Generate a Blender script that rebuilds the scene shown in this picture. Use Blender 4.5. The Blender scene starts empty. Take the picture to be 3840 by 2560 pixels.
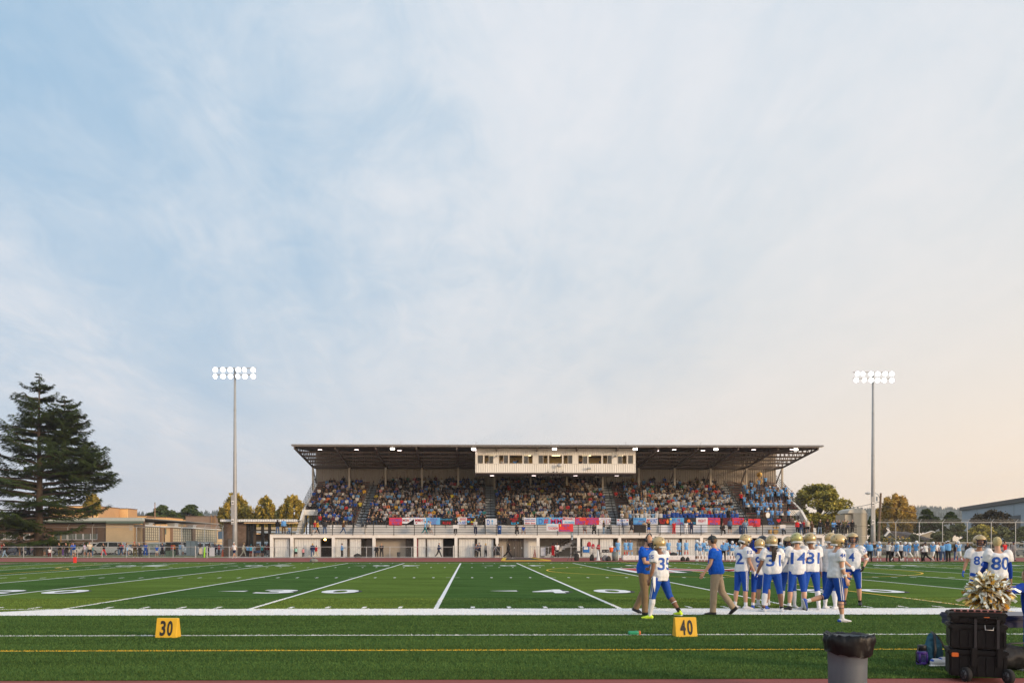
import bpy, bmesh, math, random
import numpy as np
from mathutils import Vector, Matrix, Euler, noise
from mathutils.bvhtree import BVHTree
from mathutils.kdtree import KDTree
random.seed(7)
R = math.radians
C = bpy.data.collections.new("scene_collection")
bpy.context.scene.collection.children.link(C)
scene = bpy.context.scene
# ------------------------------------------------------------------ camera
YAW = R(1.0)
F = 3241.0            # focal length in source pixels (3840 wide)
HY = 2036.0           # horizon row
VPX = 1768.0
PPX = VPX + F * math.tan(YAW)
EYE = 1.62
cam_d = bpy.data.cameras.new("camera")
cam = bpy.data.objects.new("camera", cam_d)
C.objects.link(cam)
cam.location = (0, 0, EYE)
cam.rotation_euler = (R(90), 0, -YAW)
cam_d.sensor_width = 36
cam_d.lens = 36 * F / 3840
cam_d.shift_x = (1920 - PPX) / 3840
cam_d.shift_y = (HY - 1280) / 3840
cam_d.clip_start = 0.1
cam_d.clip_end = 20000
scene.camera = cam
# ------------------------------------------------------------------ world
SUN_EL = R(11)
SUN_DIR = Vector((0.80, -0.60, 0)).normalized() * math.cos(SUN_EL) + Vector((0, 0, math.sin(SUN_EL)))
world = bpy.data.worlds.new("World")
scene.world = world
world.use_nodes = True
wt = world.node_tree
for n in list(wt.nodes): wt.nodes.remove(n)
def srgb(r, g=None, b=None):
 if g is None:
  r, g, b = (int(r[i:i+2], 16) for i in (0, 2, 4))
 f = lambda c: (c/255)/12.92 if c/255 <= 0.04045 else ((c/255+0.055)/1.055)**2.4
 return (f(r), f(g), f(b))
def build_world():
 N = wt.nodes; L = wt.links
 def node(t, **k):
  n = N.new(t)
  for a, b in k.items(): setattr(n, a, b)
  return n
 def mth(op, a, b=None, c=None, clamp=False):
  n = node('ShaderNodeMath', operation=op, use_clamp=clamp)
  for i, v in enumerate((a, b, c)):
   if v is None: continue
   if isinstance(v, (int, float)): n.inputs[i].default_value = v
   else: L.new(v, n.inputs[i])
  return n.outputs[0]
 def mixc(f, a, b):
  n = node('ShaderNodeMix', data_type='RGBA')
  if isinstance(f, (int, float)): n.inputs[0].default_value = f
  else: L.new(f, n.inputs[0])
  for i, v in ((6, a), (7, b)):
   if isinstance(v, tuple): n.inputs[i].default_value = (*v, 1)
   else: L.new(v, n.inputs[i])
  return n.outputs[2]
 def sstep(v, a, b):
  n = node('ShaderNodeMapRange', interpolation_type='SMOOTHSTEP')
  L.new(v, n.inputs[0]); n.inputs[1].default_value = a; n.inputs[2].default_value = b
  return n.outputs[0]
 sky = node('ShaderNodeTexSky', sky_type='NISHITA', sun_disc=False)
 sky.sun_elevation = SUN_EL
 sky.sun_rotation = math.atan2(SUN_DIR.x, SUN_DIR.y)
 sky.air_density = 1.2; sky.dust_density = 2.0; sky.ozone_density = 1.5
 tc = node('ShaderNodeTexCoord')
 sep = node('ShaderNodeSeparateXYZ'); L.new(tc.outputs['Generated'], sep.inputs[0])
 X, Y, Z = sep.outputs
 zc = mth('MAXIMUM', Z, 0.0)
 # thin cloud sheet: project direction on a high plane
 den = mth('ADD', zc, 0.13)
 px = mth('DIVIDE', X, den); py = mth('DIVIDE', Y, den)
 comb = node('ShaderNodeCombineXYZ'); L.new(px, comb.inputs[0]); L.new(py, comb.inputs[1])
 def cloudnoise(scale, rot, sx, sy, det, rough, dist, seed):
  mp = node('ShaderNodeMapping'); L.new(comb.outputs[0], mp.inputs[0])
  mp.inputs['Rotation'].default_value = (0, 0, R(rot)); mp.inputs['Scale'].default_value = (sx, sy, 1)
  mp.inputs['Location'].default_value = (seed, seed*0.7, 0)
  nz = node('ShaderNodeTexNoise'); L.new(mp.outputs[0], nz.inputs[0])
  nz.inputs['Scale'].default_value = scale; nz.inputs['Detail'].default_value = det
  nz.inputs['Roughness'].default_value = rough; nz.inputs['Distortion'].default_value = dist
  return nz.outputs[0]
 n1 = cloudnoise(0.85, 12, 1.0, 0.55, 8, 0.58, 0.6, 21.9)
 n2 = cloudnoise(2.2, 4, 1.0, 0.30, 9, 0.66, 0.8, 8.4)
 n3 = cloudnoise(5.5, 20, 1.0, 0.55, 8, 0.7, 1.2, 1.7)
 m = mth('ADD', mth('MULTIPLY', n1, 0.50), mth('ADD', mth('MULTIPLY', n2, 0.30), mth('MULTIPLY', n3, 0.20)))
 # cover is thicker towards the sun side, blue windows open away from it
 sd = node('ShaderNodeVectorMath', operation='DOT_PRODUCT'); L.new(tc.outputs['Generated'], sd.inputs[0])
 sd.inputs[1].default_value = Vector((SUN_DIR.x, SUN_DIR.y, 0)).normalized()
 sdot = sd.outputs['Value']
 m2 = mth('ADD', m, mth('ADD', 0.13, mth('MULTIPLY', sdot, 0.27)))
 m2 = mth('ADD', m2, mth('MULTIPLY', mth('POWER', mth('SUBTRACT', 1.0, zc), 6.0), 0.14))
 cover = sstep(m2, 0.22, 0.56)
 bright = sstep(m, 0.42, 0.66)
 up = mth('SUBTRACT', 1.0, zc)
 low = mth('POWER', up, 6.2)
 side = sstep(sdot, -0.98, 0.05)
 glow = sstep(sdot, 0.1, 1.0)
 nish = node('ShaderNodeVectorMath', operation='SCALE'); L.new(sky.outputs[0], nish.inputs[0]); nish.inputs['Scale'].default_value = 0.10
 blue = mixc(0.12, srgb(152, 190, 221), nish.outputs[0])
 grey = mixc(bright, srgb(196, 212, 226), srgb(223, 227, 234))
 mid = mth('POWER', up, 2.2)
 grey = mixc(mth('MULTIPLY', mid, mth('MULTIPLY', side, 0.9)), grey, srgb(227, 226, 223))
 base = mixc(cover, blue, grey)
 horiz = mixc(side, (.66, .69, .76), (1.20, .88, .56))
 horiz = mixc(mth('MULTIPLY', bright, 0.25), horiz, srgb(240, 226, 214))
 col = mixc(mth('MULTIPLY', low, 0.96), base, horiz)
 gl = node('ShaderNodeVectorMath', operation='SCALE'); L.new(col, gl.inputs[0]); L.new(mth('ADD', 1.0, mth('MULTIPLY', glow, 0.9)), gl.inputs['Scale'])
 col = gl.outputs[0]
 below = sstep(Z, -0.02, -0.15)
 col = mixc(below, col, srgb(120, 120, 115))
 sc_ = node('ShaderNodeVectorMath', operation='SCALE'); L.new(col, sc_.inputs[0]); sc_.inputs['Scale'].default_value = 10.0
 bg = node('ShaderNodeBackground'); L.new(sc_.outputs[0], bg.inputs[0]); bg.inputs[1].default_value = 0.10
 out = node('ShaderNodeOutputWorld'); L.new(bg.outputs[0], out.inputs[0])
build_world()
sun_d = bpy.data.lights.new("sun", 'SUN')
sun = bpy.data.objects.new("sun", sun_d); C.objects.link(sun)
sun_d.energy = 2.6; sun_d.angle = R(9); sun_d.color = (1.0, 0.72, 0.45)
sun.rotation_euler = (-SUN_DIR).to_track_quat('-Z', 'Y').to_euler()
sun.location = (60, -40, 40)
scene.view_settings.view_transform = 'Standard'
scene.view_settings.look = 'None'
scene.view_settings.exposure = 0.12
scene.view_settings.gamma = 1.0
scene.view_settings.use_curve_mapping = False
scene.cycles.use_denoising = True
scene.cycles.max_bounces = 6
scene.cycles.transparent_max_bounces = 12
scene.cycles.sample_clamp_indirect = 4.0
# ------------------------------------------------------------------ pixel -> place
_c, _s = math.cos(YAW), math.sin(YAW)
def P(X, Y, d):
 u = (X - PPX) / F; w = (HY - Y) / F
 dx, dy = _c*u + _s, -_s*u + _c
 t = d / dy
 return Vector((t*dx, d, EYE + t*w))
def PX(X, d): return P(X, HY, d).x
def PZ(Y, d, X=1920): return P(X, Y, d).z
def G(X, Y, z=0.0):
 u = (X - PPX) / F; w = (HY - Y) / F
 t = (z - EYE) / w
 return Vector((t*(_c*u + _s), t*(-_s*u + _c), z))
# ------------------------------------------------------------------ materials
MATS = {}
def mat(name, color, rough=0.7, metal=0.0, var=0.12, vscale=3.0, bump=0.0, bscale=30.0, spec=0.4, emit=None, estr=0.0, alpha=None, stretch=None, coat=0.0):
 if name in MATS: return MATS[name]
 m = bpy.data.materials.new(name); m.use_nodes = True
 nt = m.node_tree; N = nt.nodes; L = nt.links
 b = N['Principled BSDF']
 b.inputs['Roughness'].default_value = rough
 b.inputs['Metallic'].default_value = metal
 b.inputs['Specular IOR Level'].default_value = spec
 if coat: b.inputs['Coat Weight'].default_value = coat
 tc = N.new('ShaderNodeTexCoord'); src = tc.outputs['Object']
 if stretch:
  mp = N.new('ShaderNodeMapping'); L.new(src, mp.inputs[0]); mp.inputs['Scale'].default_value = stretch; src = mp.outputs[0]
 if color == 'object':
  oi = N.new('ShaderNodeObjectInfo'); base = oi.outputs['Color']
 elif color == 'attr':
  at = N.new('ShaderNodeVertexColor'); at.layer_name = 'Col'; base = at.outputs['Color']
 else:
  rgb = N.new('ShaderNodeRGB'); rgb.outputs[0].default_value = (*color, 1); base = rgb.outputs[0]
 if var > 0:
  nz = N.new('ShaderNodeTexNoise'); L.new(src, nz.inputs[0])
  nz.inputs['Scale'].default_value = vscale; nz.inputs['Detail'].default_value = 5; nz.inputs['Roughness'].default_value = 0.65
  mr = N.new('ShaderNodeMapRange'); L.new(nz.outputs[0], mr.inputs[0])
  mr.inputs[1].default_value = 0.25; mr.inputs[2].default_value = 0.75
  mr.inputs[3].default_value = 1 - var; mr.inputs[4].default_value = 1 + var
  sc_ = N.new('ShaderNodeVectorMath'); sc_.operation = 'SCALE'; L.new(base, sc_.inputs[0]); L.new(mr.outputs[0], sc_.inputs['Scale'])
  base = sc_.outputs[0]
 L.new(base, b.inputs['Base Color'])
 if bump > 0:
  nb = N.new('ShaderNodeTexNoise'); L.new(src, nb.inputs[0]); nb.inputs['Scale'].default_value = bscale; nb.inputs['Detail'].default_value = 4
  bp = N.new('ShaderNodeBump'); bp.inputs['Strength'].default_value = bump; bp.inputs['Distance'].default_value = 0.02
  L.new(nb.outputs[0], bp.inputs['Height']); L.new(bp.outputs[0], b.inputs['Normal'])
 if emit:
  b.inputs['Emission Color'].default_value = (*emit, 1); b.inputs['Emission Strength'].default_value = estr
 if alpha is not None:
  b.inputs['Alpha'].default_value = alpha
 MATS[name] = m
 return m
# ------------------------------------------------------------------ mesh builder
class MB:
 def __init__(s):
  s.v = []; s.f = []; s.m = []
 def quad(s, a, b, c, d, m=0):
  i = len(s.v); s.v += [tuple(a), tuple(b), tuple(c), tuple(d)]; s.f.append((i, i+1, i+2, i+3)); s.m.append(m)
 def poly(s, pts, m=0):
  i = len(s.v); s.v += [tuple(p) for p in pts]; s.f.append(tuple(range(i, i+len(pts)))); s.m.append(m)
 def box(s, x0, x1, y0, y1, z0, z1, m=0):
  i = len(s.v)
  s.v += [(x0,y0,z0),(x1,y0,z0),(x1,y1,z0),(x0,y1,z0),(x0,y0,z1),(x1,y0,z1),(x1,y1,z1),(x0,y1,z1)]
  for f in ((0,3,2,1),(4,5,6,7),(0,1,5,4),(1,2,6,5),(2,3,7,6),(3,0,4,7)):
   s.f.append(tuple(i+k for k in f)); s.m.append(m)
  return s
 def bar(s, a, b, w, h=None, m=0, up=(0,0,1)):
  """box bar from a to b, w across, h along 'up'."""
  h = h or w
  a = Vector(a); b = Vector(b); d = (b-a)
  if d.length < 1e-6: return s
  d.normalize(); u = Vector(up)
  if abs(d.dot(u)) > 0.99: u = Vector((0,1,0))
  sd = d.cross(u).normalized(); u = sd.cross(d).normalized()
  i = len(s.v)
  for p in (a, b):
   for (p1, p2) in ((-1,-1),(1,-1),(1,1),(-1,1)):
    s.v.append(tuple(p + sd*p1*w/2 + u*p2*h/2))
  for f in ((0,1,2,3),(7,6,5,4),(0,4,5,1),(1,5,6,2),(2,6,7,3),(3,7,4,0)):
   s.f.append(tuple(i+k for k in f)); s.m.append(m)
  return s
 def tube(s, pts, rad, n=8, m=0, side=None, flat=None, caps=True):
  """swept closed tube; rad list; flat = list of ratio for the second axis; side = reference for first axis"""
  pts = [Vector(p) for p in pts]
  if isinstance(rad, (int, float)): rad = [rad]*len(pts)
  if flat is None: flat = [1.0]*len(pts)
  elif isinstance(flat, (int, float)): flat = [flat]*len(pts)
  base = len(s.v); k = len(pts)
  prev = None
  for j, p in enumerate(pts):
   if j == 0: t = pts[1]-pts[0]
   elif j == k-1: t = pts[-1]-pts[-2]
   else: t = (pts[j+1]-pts[j]).normalized() + (pts[j]-pts[j-1]).normalized()
   if t.length < 1e-7: t = Vector((0,0,1))
   t.normalize()
   if side is not None: a = Vector(side)
   elif prev is not None: a = prev
   else: a = Vector((1,0,0)) if abs(t.x) < 0.9 else Vector((0,1,0))
   a = a - t*a.dot(t)
   if a.length < 1e-5: a = Vector((0,1,0)) - t*t.y
   a.normalize(); prev = a
   b = t.cross(a)
   for q in range(n):
    an = 2*math.pi*q/n
    s.v.append(tuple(p + a*math.cos(an)*rad[j] + b*math.sin(an)*rad[j]*flat[j]))
  for j in range(k-1):
   for q in range(n):
    q2 = (q+1) % n
    s.f.append((base+j*n+q, base+j*n+q2, base+(j+1)*n+q2, base+(j+1)*n+q)); s.m.append(m)
  if caps:
   s.f.append(tuple(base+q for q in reversed(range(n)))); s.m.append(m)
   s.f.append(tuple(base+(k-1)*n+q for q in range(n))); s.m.append(m)
  return s
 def ell(s, c, r, rot=None, nu=12, nv=8, m=0, fn=None):
  c = Vector(c)
  if isinstance(r, (int, float)): r = (r, r, r)
  i = len(s.v); rot = rot or Matrix.Identity(3)
  def pt(x, y, z):
   p = Vector((x*r[0], y*r[1], z*r[2]))
   if fn: p = fn(p)
   return tuple(c + rot @ p)
  s.v.append(pt(0,0,-1))
  for a in range(1, nv):
   th = math.pi*a/nv - math.pi/2
   for b in range(nu):
    ph = 2*math.pi*b/nu
    s.v.append(pt(math.cos(th)*math.cos(ph), math.cos(th)*math.sin(ph), math.sin(th)))
  s.v.append(pt(0,0,1)); last = len(s.v)-1
  for b in range(nu):
   b2 = (b+1) % nu
   s.f.append((i, i+1+b2, i+1+b)); s.m.append(m)
   for a in range(nv-2):
    o = i+1+a*nu
    s.f.append((o+b, o+b2, o+nu+b2, o+nu+b)); s.m.append(m)
   o = i+1+(nv-2)*nu
   s.f.append((o+b, o+b2, last)); s.m.append(m)
  return s
 def lathe(s, prof, c=(0,0,0), n=16, m=0, axis=None):
  """profile [(r,z)...] round z through c"""
  i = len(s.v); c = Vector(c); k = len(prof); M = axis or Matrix.Identity(3)
  for (r, z) in prof:
   for q in range(n):
    an = 2*math.pi*q/n
    s.v.append(tuple(c + M @ Vector((r*math.cos(an), r*math.sin(an), z))))
  for j in range(k-1):
   for q in range(n):
    q2 = (q+1) % n
    s.f.append((i+j*n+q, i+j*n+q2, i+(j+1)*n+q2, i+(j+1)*n+q)); s.m.append(m)
  return s
 def prism(s, prof, x0, x1, m=0):
  """closed (y,z) outline extruded along x"""
  i = len(s.v); k = len(prof)
  for x in (x0, x1):
   s.v += [(x, p[0], p[1]) for p in prof]
  s.f.append(tuple(i+q for q in range(k))); s.m.append(m)
  s.f.append(tuple(i+k+q for q in reversed(range(k)))); s.m.append(m)
  for q in range(k):
   q2 = (q+1) % k
   s.f.append((i+q, i+k+q, i+k+q2, i+q2)); s.m.append(m)
  return s
 def mesh(s, name, mats, smooth=False):
  me = bpy.data.meshes.new(name)
  me.from_pydata(s.v, [], s.f)
  for mm in (mats if isinstance(mats, (list, tuple)) else [mats]): me.materials.append(mm)
  if any(s.m): me.polygons.foreach_set('material_index', s.m)
  if smooth: me.polygons.foreach_set('use_smooth', [True]*len(me.polygons))
  me.update()
  return me
 def build(s, name, mats, parent=None, smooth=False, fixn=True):
  me = s.mesh(name, mats, smooth)
  if fixn and len(me.polygons) < 60000:
   bm = bmesh.new(); bm.from_mesh(me); bmesh.ops.recalc_face_normals(bm, faces=bm.faces); bm.to_mesh(me); bm.free()
  return put(name, me, parent)
def put(name, me, parent=None, loc=None, rz=0.0, scale=None):
 o = bpy.data.objects.new(name, me); C.objects.link(o)
 if parent: o.parent = parent
 if loc is not None: o.location = loc
 if rz: o.rotation_euler = (0, 0, rz)
 if scale: o.scale = scale if isinstance(scale, tuple) else (scale,)*3
 return o
def tag(o, label=None, cat=None, group=None, kind=None):
 if label: o['label'] = label
 if cat: o['category'] = cat
 if group: o['group'] = group
 if kind: o['kind'] = kind
 return o
def empty(name, loc=(0,0,0), rz=0.0, scale=None, label=None, cat=None, group=None):
 o = bpy.data.objects.new(name, None); C.objects.link(o)
 o.location = loc; o.rotation_euler = (0,0,rz); o.empty_display_size = 0.2
 if scale: o.scale = scale if isinstance(scale, tuple) else (scale,)*3
 return tag(o, label, cat, group)
def struct(o): o['kind'] = 'structure'; return o
def fit_text(me, w, h):
 """scale flat text mesh to width w, height h centred"""
 co = np.empty(len(me.vertices)*3); me.vertices.foreach_get('co', co); co = co.reshape(-1,3)
 lo, hi = co.min(0), co.max(0); c = (lo+hi)/2
 co[:,0] = (co[:,0]-c[0])*w/max(hi[0]-lo[0],1e-6); co[:,1] = (co[:,1]-c[1])*h/max(hi[1]-lo[1],1e-6)
 me.vertices.foreach_set('co', co.ravel()); me.update()
 return me
# ------------------------------------------------------------------ scratch scene used to evaluate modifiers and lettering
scratch = bpy.data.scenes.new("scratch")
def evaluated_mesh(o):
 scratch.collection.objects.link(o)
 vl = scratch.view_layers[0]; vl.update()
 dg = vl.depsgraph
 me = bpy.data.meshes.new_from_object(o.evaluated_get(dg), depsgraph=dg)
 bpy.data.objects.remove(o)
 return me
def text_mesh(s, size=1.0, bold=0.0):
 cu = bpy.data.curves.new('lettering', 'FONT')
 cu.body = s; cu.size = size; cu.align_x = 'CENTER'; cu.align_y = 'CENTER'; cu.offset = bold; cu.resolution_u = 3
 me = evaluated_mesh(bpy.data.objects.new('lettering', cu))
 bpy.data.curves.remove(cu)
 return me
def remesh(mb, voxel, smooth=3, wrinkle=0.0, wscale=6.0, seed=0.0):
 """one watertight smooth surface around all the closed pieces of mb"""
 me = bpy.data.meshes.new('surface'); me.from_pydata(mb.v, [], mb.f)
 bm = bmesh.new(); bm.from_mesh(me)
 bmesh.ops.recalc_face_normals(bm, faces=bm.faces); bm.to_mesh(me); bm.free()
 o = bpy.data.objects.new('surface', me)
 md = o.modifiers.new('remesh', 'REMESH'); md.mode = 'VOXEL'; md.voxel_size = voxel
 if smooth:
  sm = o.modifiers.new('smooth', 'SMOOTH'); sm.factor = 0.5; sm.iterations = smooth
 out = evaluated_mesh(o)
 bpy.data.meshes.remove(me)
 if wrinkle:
  n = len(out.vertices)
  co = np.empty(n*3); out.vertices.foreach_get('co', co); co = co.reshape(-1,3)
  no = np.empty(n*3); out.vertices.foreach_get('normal', no); no = no.reshape(-1,3)
  d = np.array([noise.noise(Vector((p[0]*wscale*1.3+seed, p[1]*wscale*1.3, p[2]*wscale*0.55))) + 0.5*noise.noise(Vector((p[0]*wscale*2+seed, p[1]*wscale*2, p[2]*wscale*2.6+9))) for p in co])
  co += no*(d*wrinkle)[:,None]
  out.vertices.foreach_set('co', co.ravel()); out.update()
 out.polygons.foreach_set('use_smooth', [True]*len(out.polygons))
 return out
# ------------------------------------------------------------------ skeleton
def skeleton(p, H=1.8):
 """joint positions for a figure facing +Y (its right hand on +X). p: pose dict with angles in degrees."""
 k = H/1.8
 lean = R(p.get('lean', 0)); side = R(p.get('side', 0)); twist = R(p.get('twist', 0))
 S = {'k': k}
 hipw = 0.095*k; sw = p.get('shoulder', 0.182)*k
 up = Matrix.Rotation(-lean, 3, 'X') @ Matrix.Rotation(side, 3, 'Y')
 tw = up @ Matrix.Rotation(twist, 3, 'Z')
 S['M'] = up; S['T'] = tw
 pel = Vector((0,0,0)); S['pelvis'] = pel
 S['chest'] = pel + up @ Vector((0,0,0.36*k)); S['neck'] = pel + up @ Vector((0,0,0.55*k))
 S['sh'] = {}; S['el'] = {}; S['wr'] = {}; S['hip'] = {}; S['kn'] = {}; S['an'] = {}; S['fwd'] = {}
 for nm, s in (('R', 1), ('L', -1)):
  fl, ab, kn = p.get('leg'+nm, (0, 4, 0)); fl, ab, kn = R(fl), R(ab), R(kn)
  hip = pel + Vector((s*hipw, 0, -0.0))
  th = Vector((s*math.sin(ab), math.sin(fl)*math.cos(ab), -math.cos(fl)*math.cos(ab)))
  a2 = fl - kn
  shn = Vector((s*math.sin(ab)*0.55, math.sin(a2), -math.cos(a2))).normalized()
  S['hip'][nm] = hip; S['kn'][nm] = hip + th*0.43*k; S['an'][nm] = S['kn'][nm] + shn*0.42*k
  toe = p.get('toe'+nm, None); out = R(p.get('out'+nm, 12))
  f = Vector((s*math.sin(out), math.cos(out), 0))
  if toe is not None: f = Vector((f.x*math.cos(R(toe)), f.y*math.cos(R(toe)), -math.sin(R(toe))))
  S['fwd'][nm] = f
  fl, ab, el = p.get('arm'+nm, (0, 8, 12))[:3]; fl, ab, el = R(fl), R(ab), R(el)
  bd = Vector(p.get('bend'+nm, (0, 1, 0.2))); bd.x *= -s     # given as (inward, forward, up)
  sh = pel + tw @ Vector((s*sw, 0, 0.50*k))
  ud = tw @ Vector((s*math.sin(ab), math.sin(fl)*math.cos(ab), -math.cos(fl)*math.cos(ab)))
  bd = tw @ bd; perp = (bd - ud*bd.dot(ud)).normalized()
  fd = (ud*math.cos(el) + perp*math.sin(el)).normalized()
  S['sh'][nm] = sh; S['el'][nm] = sh + ud*0.29*k; S['wr'][nm] = S['el'][nm] + fd*0.255*k
  S.setdefault('fd', {})[nm] = fd; S.setdefault('pp', {})[nm] = perp
 low = min((S['an'][n] + (S['fwd'][n]*0.13*k if S['fwd'][n].z < -0.2 else Vector())).z for n in 'RL') - 0.075*k
 if 'sit' in p: low = -p['sit']
 off = Vector((0, 0, -low))
 for key in ('pelvis', 'chest', 'neck'): S[key] = S[key] + off
 for key in ('sh', 'el', 'wr', 'hip', 'kn', 'an'):
  for n in 'RL': S[key][n] = S[key][n] + off
 hy, hp = R(p.get('yaw', 0)), R(p.get('pitch', 0))
 hm = (Matrix.Rotation(hy, 3, 'Z') @ Matrix.Rotation(-hp, 3, 'X'))
 S['HM'] = hm
 nd = (up @ Vector((0, 0.02, 0.09)))*k
 S['head'] = S['neck'] + nd + hm @ Vector((0, 0.015*k, 0.085*k))
 return S
TORSO = [(-0.07, .095, .085, 0), (-0.02, .155, .115, -.005), (0.05, .165, .115, -.01), (0.16, .145, .10, 0), (0.27, .155, .11, .005), (0.38, .172, .118, .0), (0.46, .175, .105, -.01), (0.51, .12, .075, -.012), (0.55, .06, .058, -.005)]
def torso_tube(mb, S, grow=0.0, fat=0.0, z0=-0.08, z1=0.56, wide=0.0, m=0, n=14, hem=False):
 k = S['k']; pts, ra, fl = [], [], []
 base = S['pelvis']
 for (z, a, b, y) in TORSO:
  if z < z0 - 1e-6 or z > z1 + 1e-6: continue
  if hem and z < .3: a, b = max(a, .160), max(b, .112)
  belly = fat*math.exp(-((z-0.14)/0.16)**2)
  w = wide*math.exp(-((z-0.45)/0.09)**2)
  ra.append((a + grow + belly*0.7 + w)*k); fl.append((b + grow + belly + w*0.45)/(a + grow + belly*0.7 + w))
  M = S['M'] if z < 0.3 else S['T']
  pts.append(base + S['M'] @ Vector((0, (y + belly*0.35)*k, z*k)))
 side = S['T'] @ Vector((1,0,0))
 # ring axes: first axis sideways, second fore-aft
 mb.tube(pts, ra, n=n, m=m, side=side, flat=fl)
def lerp(a, b, t): return a + (b-a)*t
def leg_tube(mb, S, nm, grow=0.0, a=0.0, b=2.0, m=0, n=10, fatk=1.0, straight=False):
 """a..b: 0 hip, 1 knee, 2 ankle"""
 k = S['k']; h, kn, an = S['hip'][nm], S['kn'][nm], S['an'][nm]
 prof = [(-0.12,.075),(0,.088),(0.3,.084),(0.6,.070),(0.88,.056),(1.0,.054),(1.12,.052),(1.35,.058),(1.6,.048),(1.85,.036),(2.0,.036),(2.12,.034)]
 if straight: prof = [(-0.12,.078),(0,.09),(0.3,.088),(0.6,.078),(1.0,.068),(1.4,.064),(1.8,.060),(2.02,.060)]
 pts, ra = [], []
 ts = sorted(set([t for t, _ in prof if a <= t <= b] + [a, b]))
 for t in ts:
  if t <= 1: p = h + (kn-h)*t
  else: p = kn + (an-kn)*(t-1)
  # calf bulges backward
  r = np.interp(t, [q[0] for q in prof], [q[1] for q in prof])
  back = 0.012*math.exp(-((t-1.35)/0.2)**2)
  p = p - S['M'] @ Vector((0, back*k, 0)) if not straight else p
  pts.append(p); ra.append((r*(1+(fatk-1)*(1 if t < 1.2 else 0.6)) + grow)*k)
 mb.tube(pts, ra, n=n, m=m, side=(1,0,0))
def arm_tube(mb, S, nm, grow=0.0, a=0.0, b=2.0, m=0, n=8, fatk=1.0):
 k = S['k']; h, e, w = S['sh'][nm], S['el'][nm], S['wr'][nm]
 prof = [(-0.15,.045),(0,.055),(0.3,.050),(0.7,.042),(1.0,.037),(1.25,.040),(1.6,.032),(2.0,.024)]
 ts = sorted(set([t for t, _ in prof if a <= t <= b] + [a, b])); pts, ra = [], []
 for t in ts:
  p = h + (e-h)*t if t <= 1 else e + (w-e)*(t-1)
  pts.append(p); ra.append((np.interp(t, [q[0] for q in prof], [q[1] for q in prof])*fatk + grow)*k)
 mb.tube(pts, ra, n=n, m=m)
def hand(mb, S, nm, curl=25, m=0, grow=0.0, fine=True, fist=False):
 k = S['k']; w = S['wr'][nm]; fd = S['fd'][nm]; s = 1 if nm == 'R' else -1
 inw = Vector((-s, 0, 0)); inw = (S['T'] @ inw)
 pal = (inw - fd*inw.dot(fd))
 pal = pal.normalized() if pal.length > 0.1 else Vector((0,0,-1))
 spread = fd.cross(pal).normalized()      # across the knuckles
 if spread.dot(Vector((0,1,0)) + Vector((0,0,.3))) < 0: spread = -spread
 pc = w + fd*0.045*k
 mb.tube([w - fd*0.01*k, w + fd*0.02*k, w + fd*0.085*k], [ (.028+grow)*k, (.038+grow)*k, (.040+grow)*k], n=8, m=m, side=spread, flat=[.8,.45,.38])
 if not fine:
  mb.tube([w + fd*0.07*k, w + fd*0.12*k + pal*0.015*k, w+fd*0.155*k + pal*0.035*k], [.036*k,.034*k,.02*k], n=6, m=m, side=spread, flat=.4); return
 L = (0.078, 0.088, 0.082, 0.062)
 for i in range(4):
  off = (1.5-i)*0.0215*k
  p = w + fd*0.082*k + spread*off; c = R(75 if fist else curl + i*4); d = fd
  pts = [p - fd*0.02*k]; ra = [(.0105+grow)*k]
  for j, fr in enumerate((0.45, 0.32, 0.23)):
   d = (fd*math.cos(c*(j+1)*0.6) + pal*math.sin(c*(j+1)*0.6)).normalized()
   pts.append(p); ra.append((.0105-.0008*j+grow)*k); p = p + d*L[i]*fr*k
  pts.append(p); ra.append((.0075+grow)*k)
  mb.tube(pts, ra, n=6, m=m)
 t0 = w + fd*0.022*k + spread*0.030*k
 d1 = (fd*0.65 + spread*0.75 + pal*0.25).normalized(); d2 = (fd*0.9 + spread*0.25 + pal*0.35).normalized()
 mb.tube([t0, t0 + d1*0.035*k, t0 + d1*0.04*k + d2*0.028*k, t0+d1*0.04*k+d2*0.048*k], [(.015+grow)*k, (.0125+grow)*k, (.011+grow)*k, (.007+grow)*k], n=6, m=m)
def head_shape(mb, S, m=0, fine=True):
 k = S['k']; c = S['head']; M = S['HM']
 neckb = S['neck'] - S['M'] @ Vector((0,0,0.03*k))
 mb.tube([neckb, lerp(neckb, c, 0.45), c + M @ Vector((0,-0.01*k,-0.03*k))], [.062*k, .055*k, .056*k], n=10, m=m)
 def fn(p):
  # face plane and jaw
  z = p.z/(.118*k)
  if z < 0: p = Vector((p.x*(1+0.28*z), p.y*(1+0.10*z) + 0.012*k*(-z), p.z))
  return p
 mb.ell(c, (.076*k, .096*k, .118*k), rot=M, nu=14 if fine else 10, nv=10 if fine else 7, m=m, fn=fn)
 if fine:
  mb.ell(c + M @ Vector((0,.098*k,-.012*k)), (.013*k,.018*k,.024*k), rot=M, nu=6, nv=5, m=m)     # nose
  mb.ell(c + M @ Vector((0,.078*k,-.085*k)), (.030*k,.024*k,.024*k), rot=M, nu=8, nv=5, m=m)     # chin
  mb.ell(c + M @ Vector((0,.084*k,.022*k)), (.052*k,.012*k,.010*k), rot=M, nu=8, nv=5, m=m)      # brow
  for s in (-1, 1):
   mb.ell(c + M @ Vector((s*.078*k,-.008*k,-.008*k)), (.012*k,.018*k,.030*k), rot=M, nu=6, nv=5, m=m)
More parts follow.
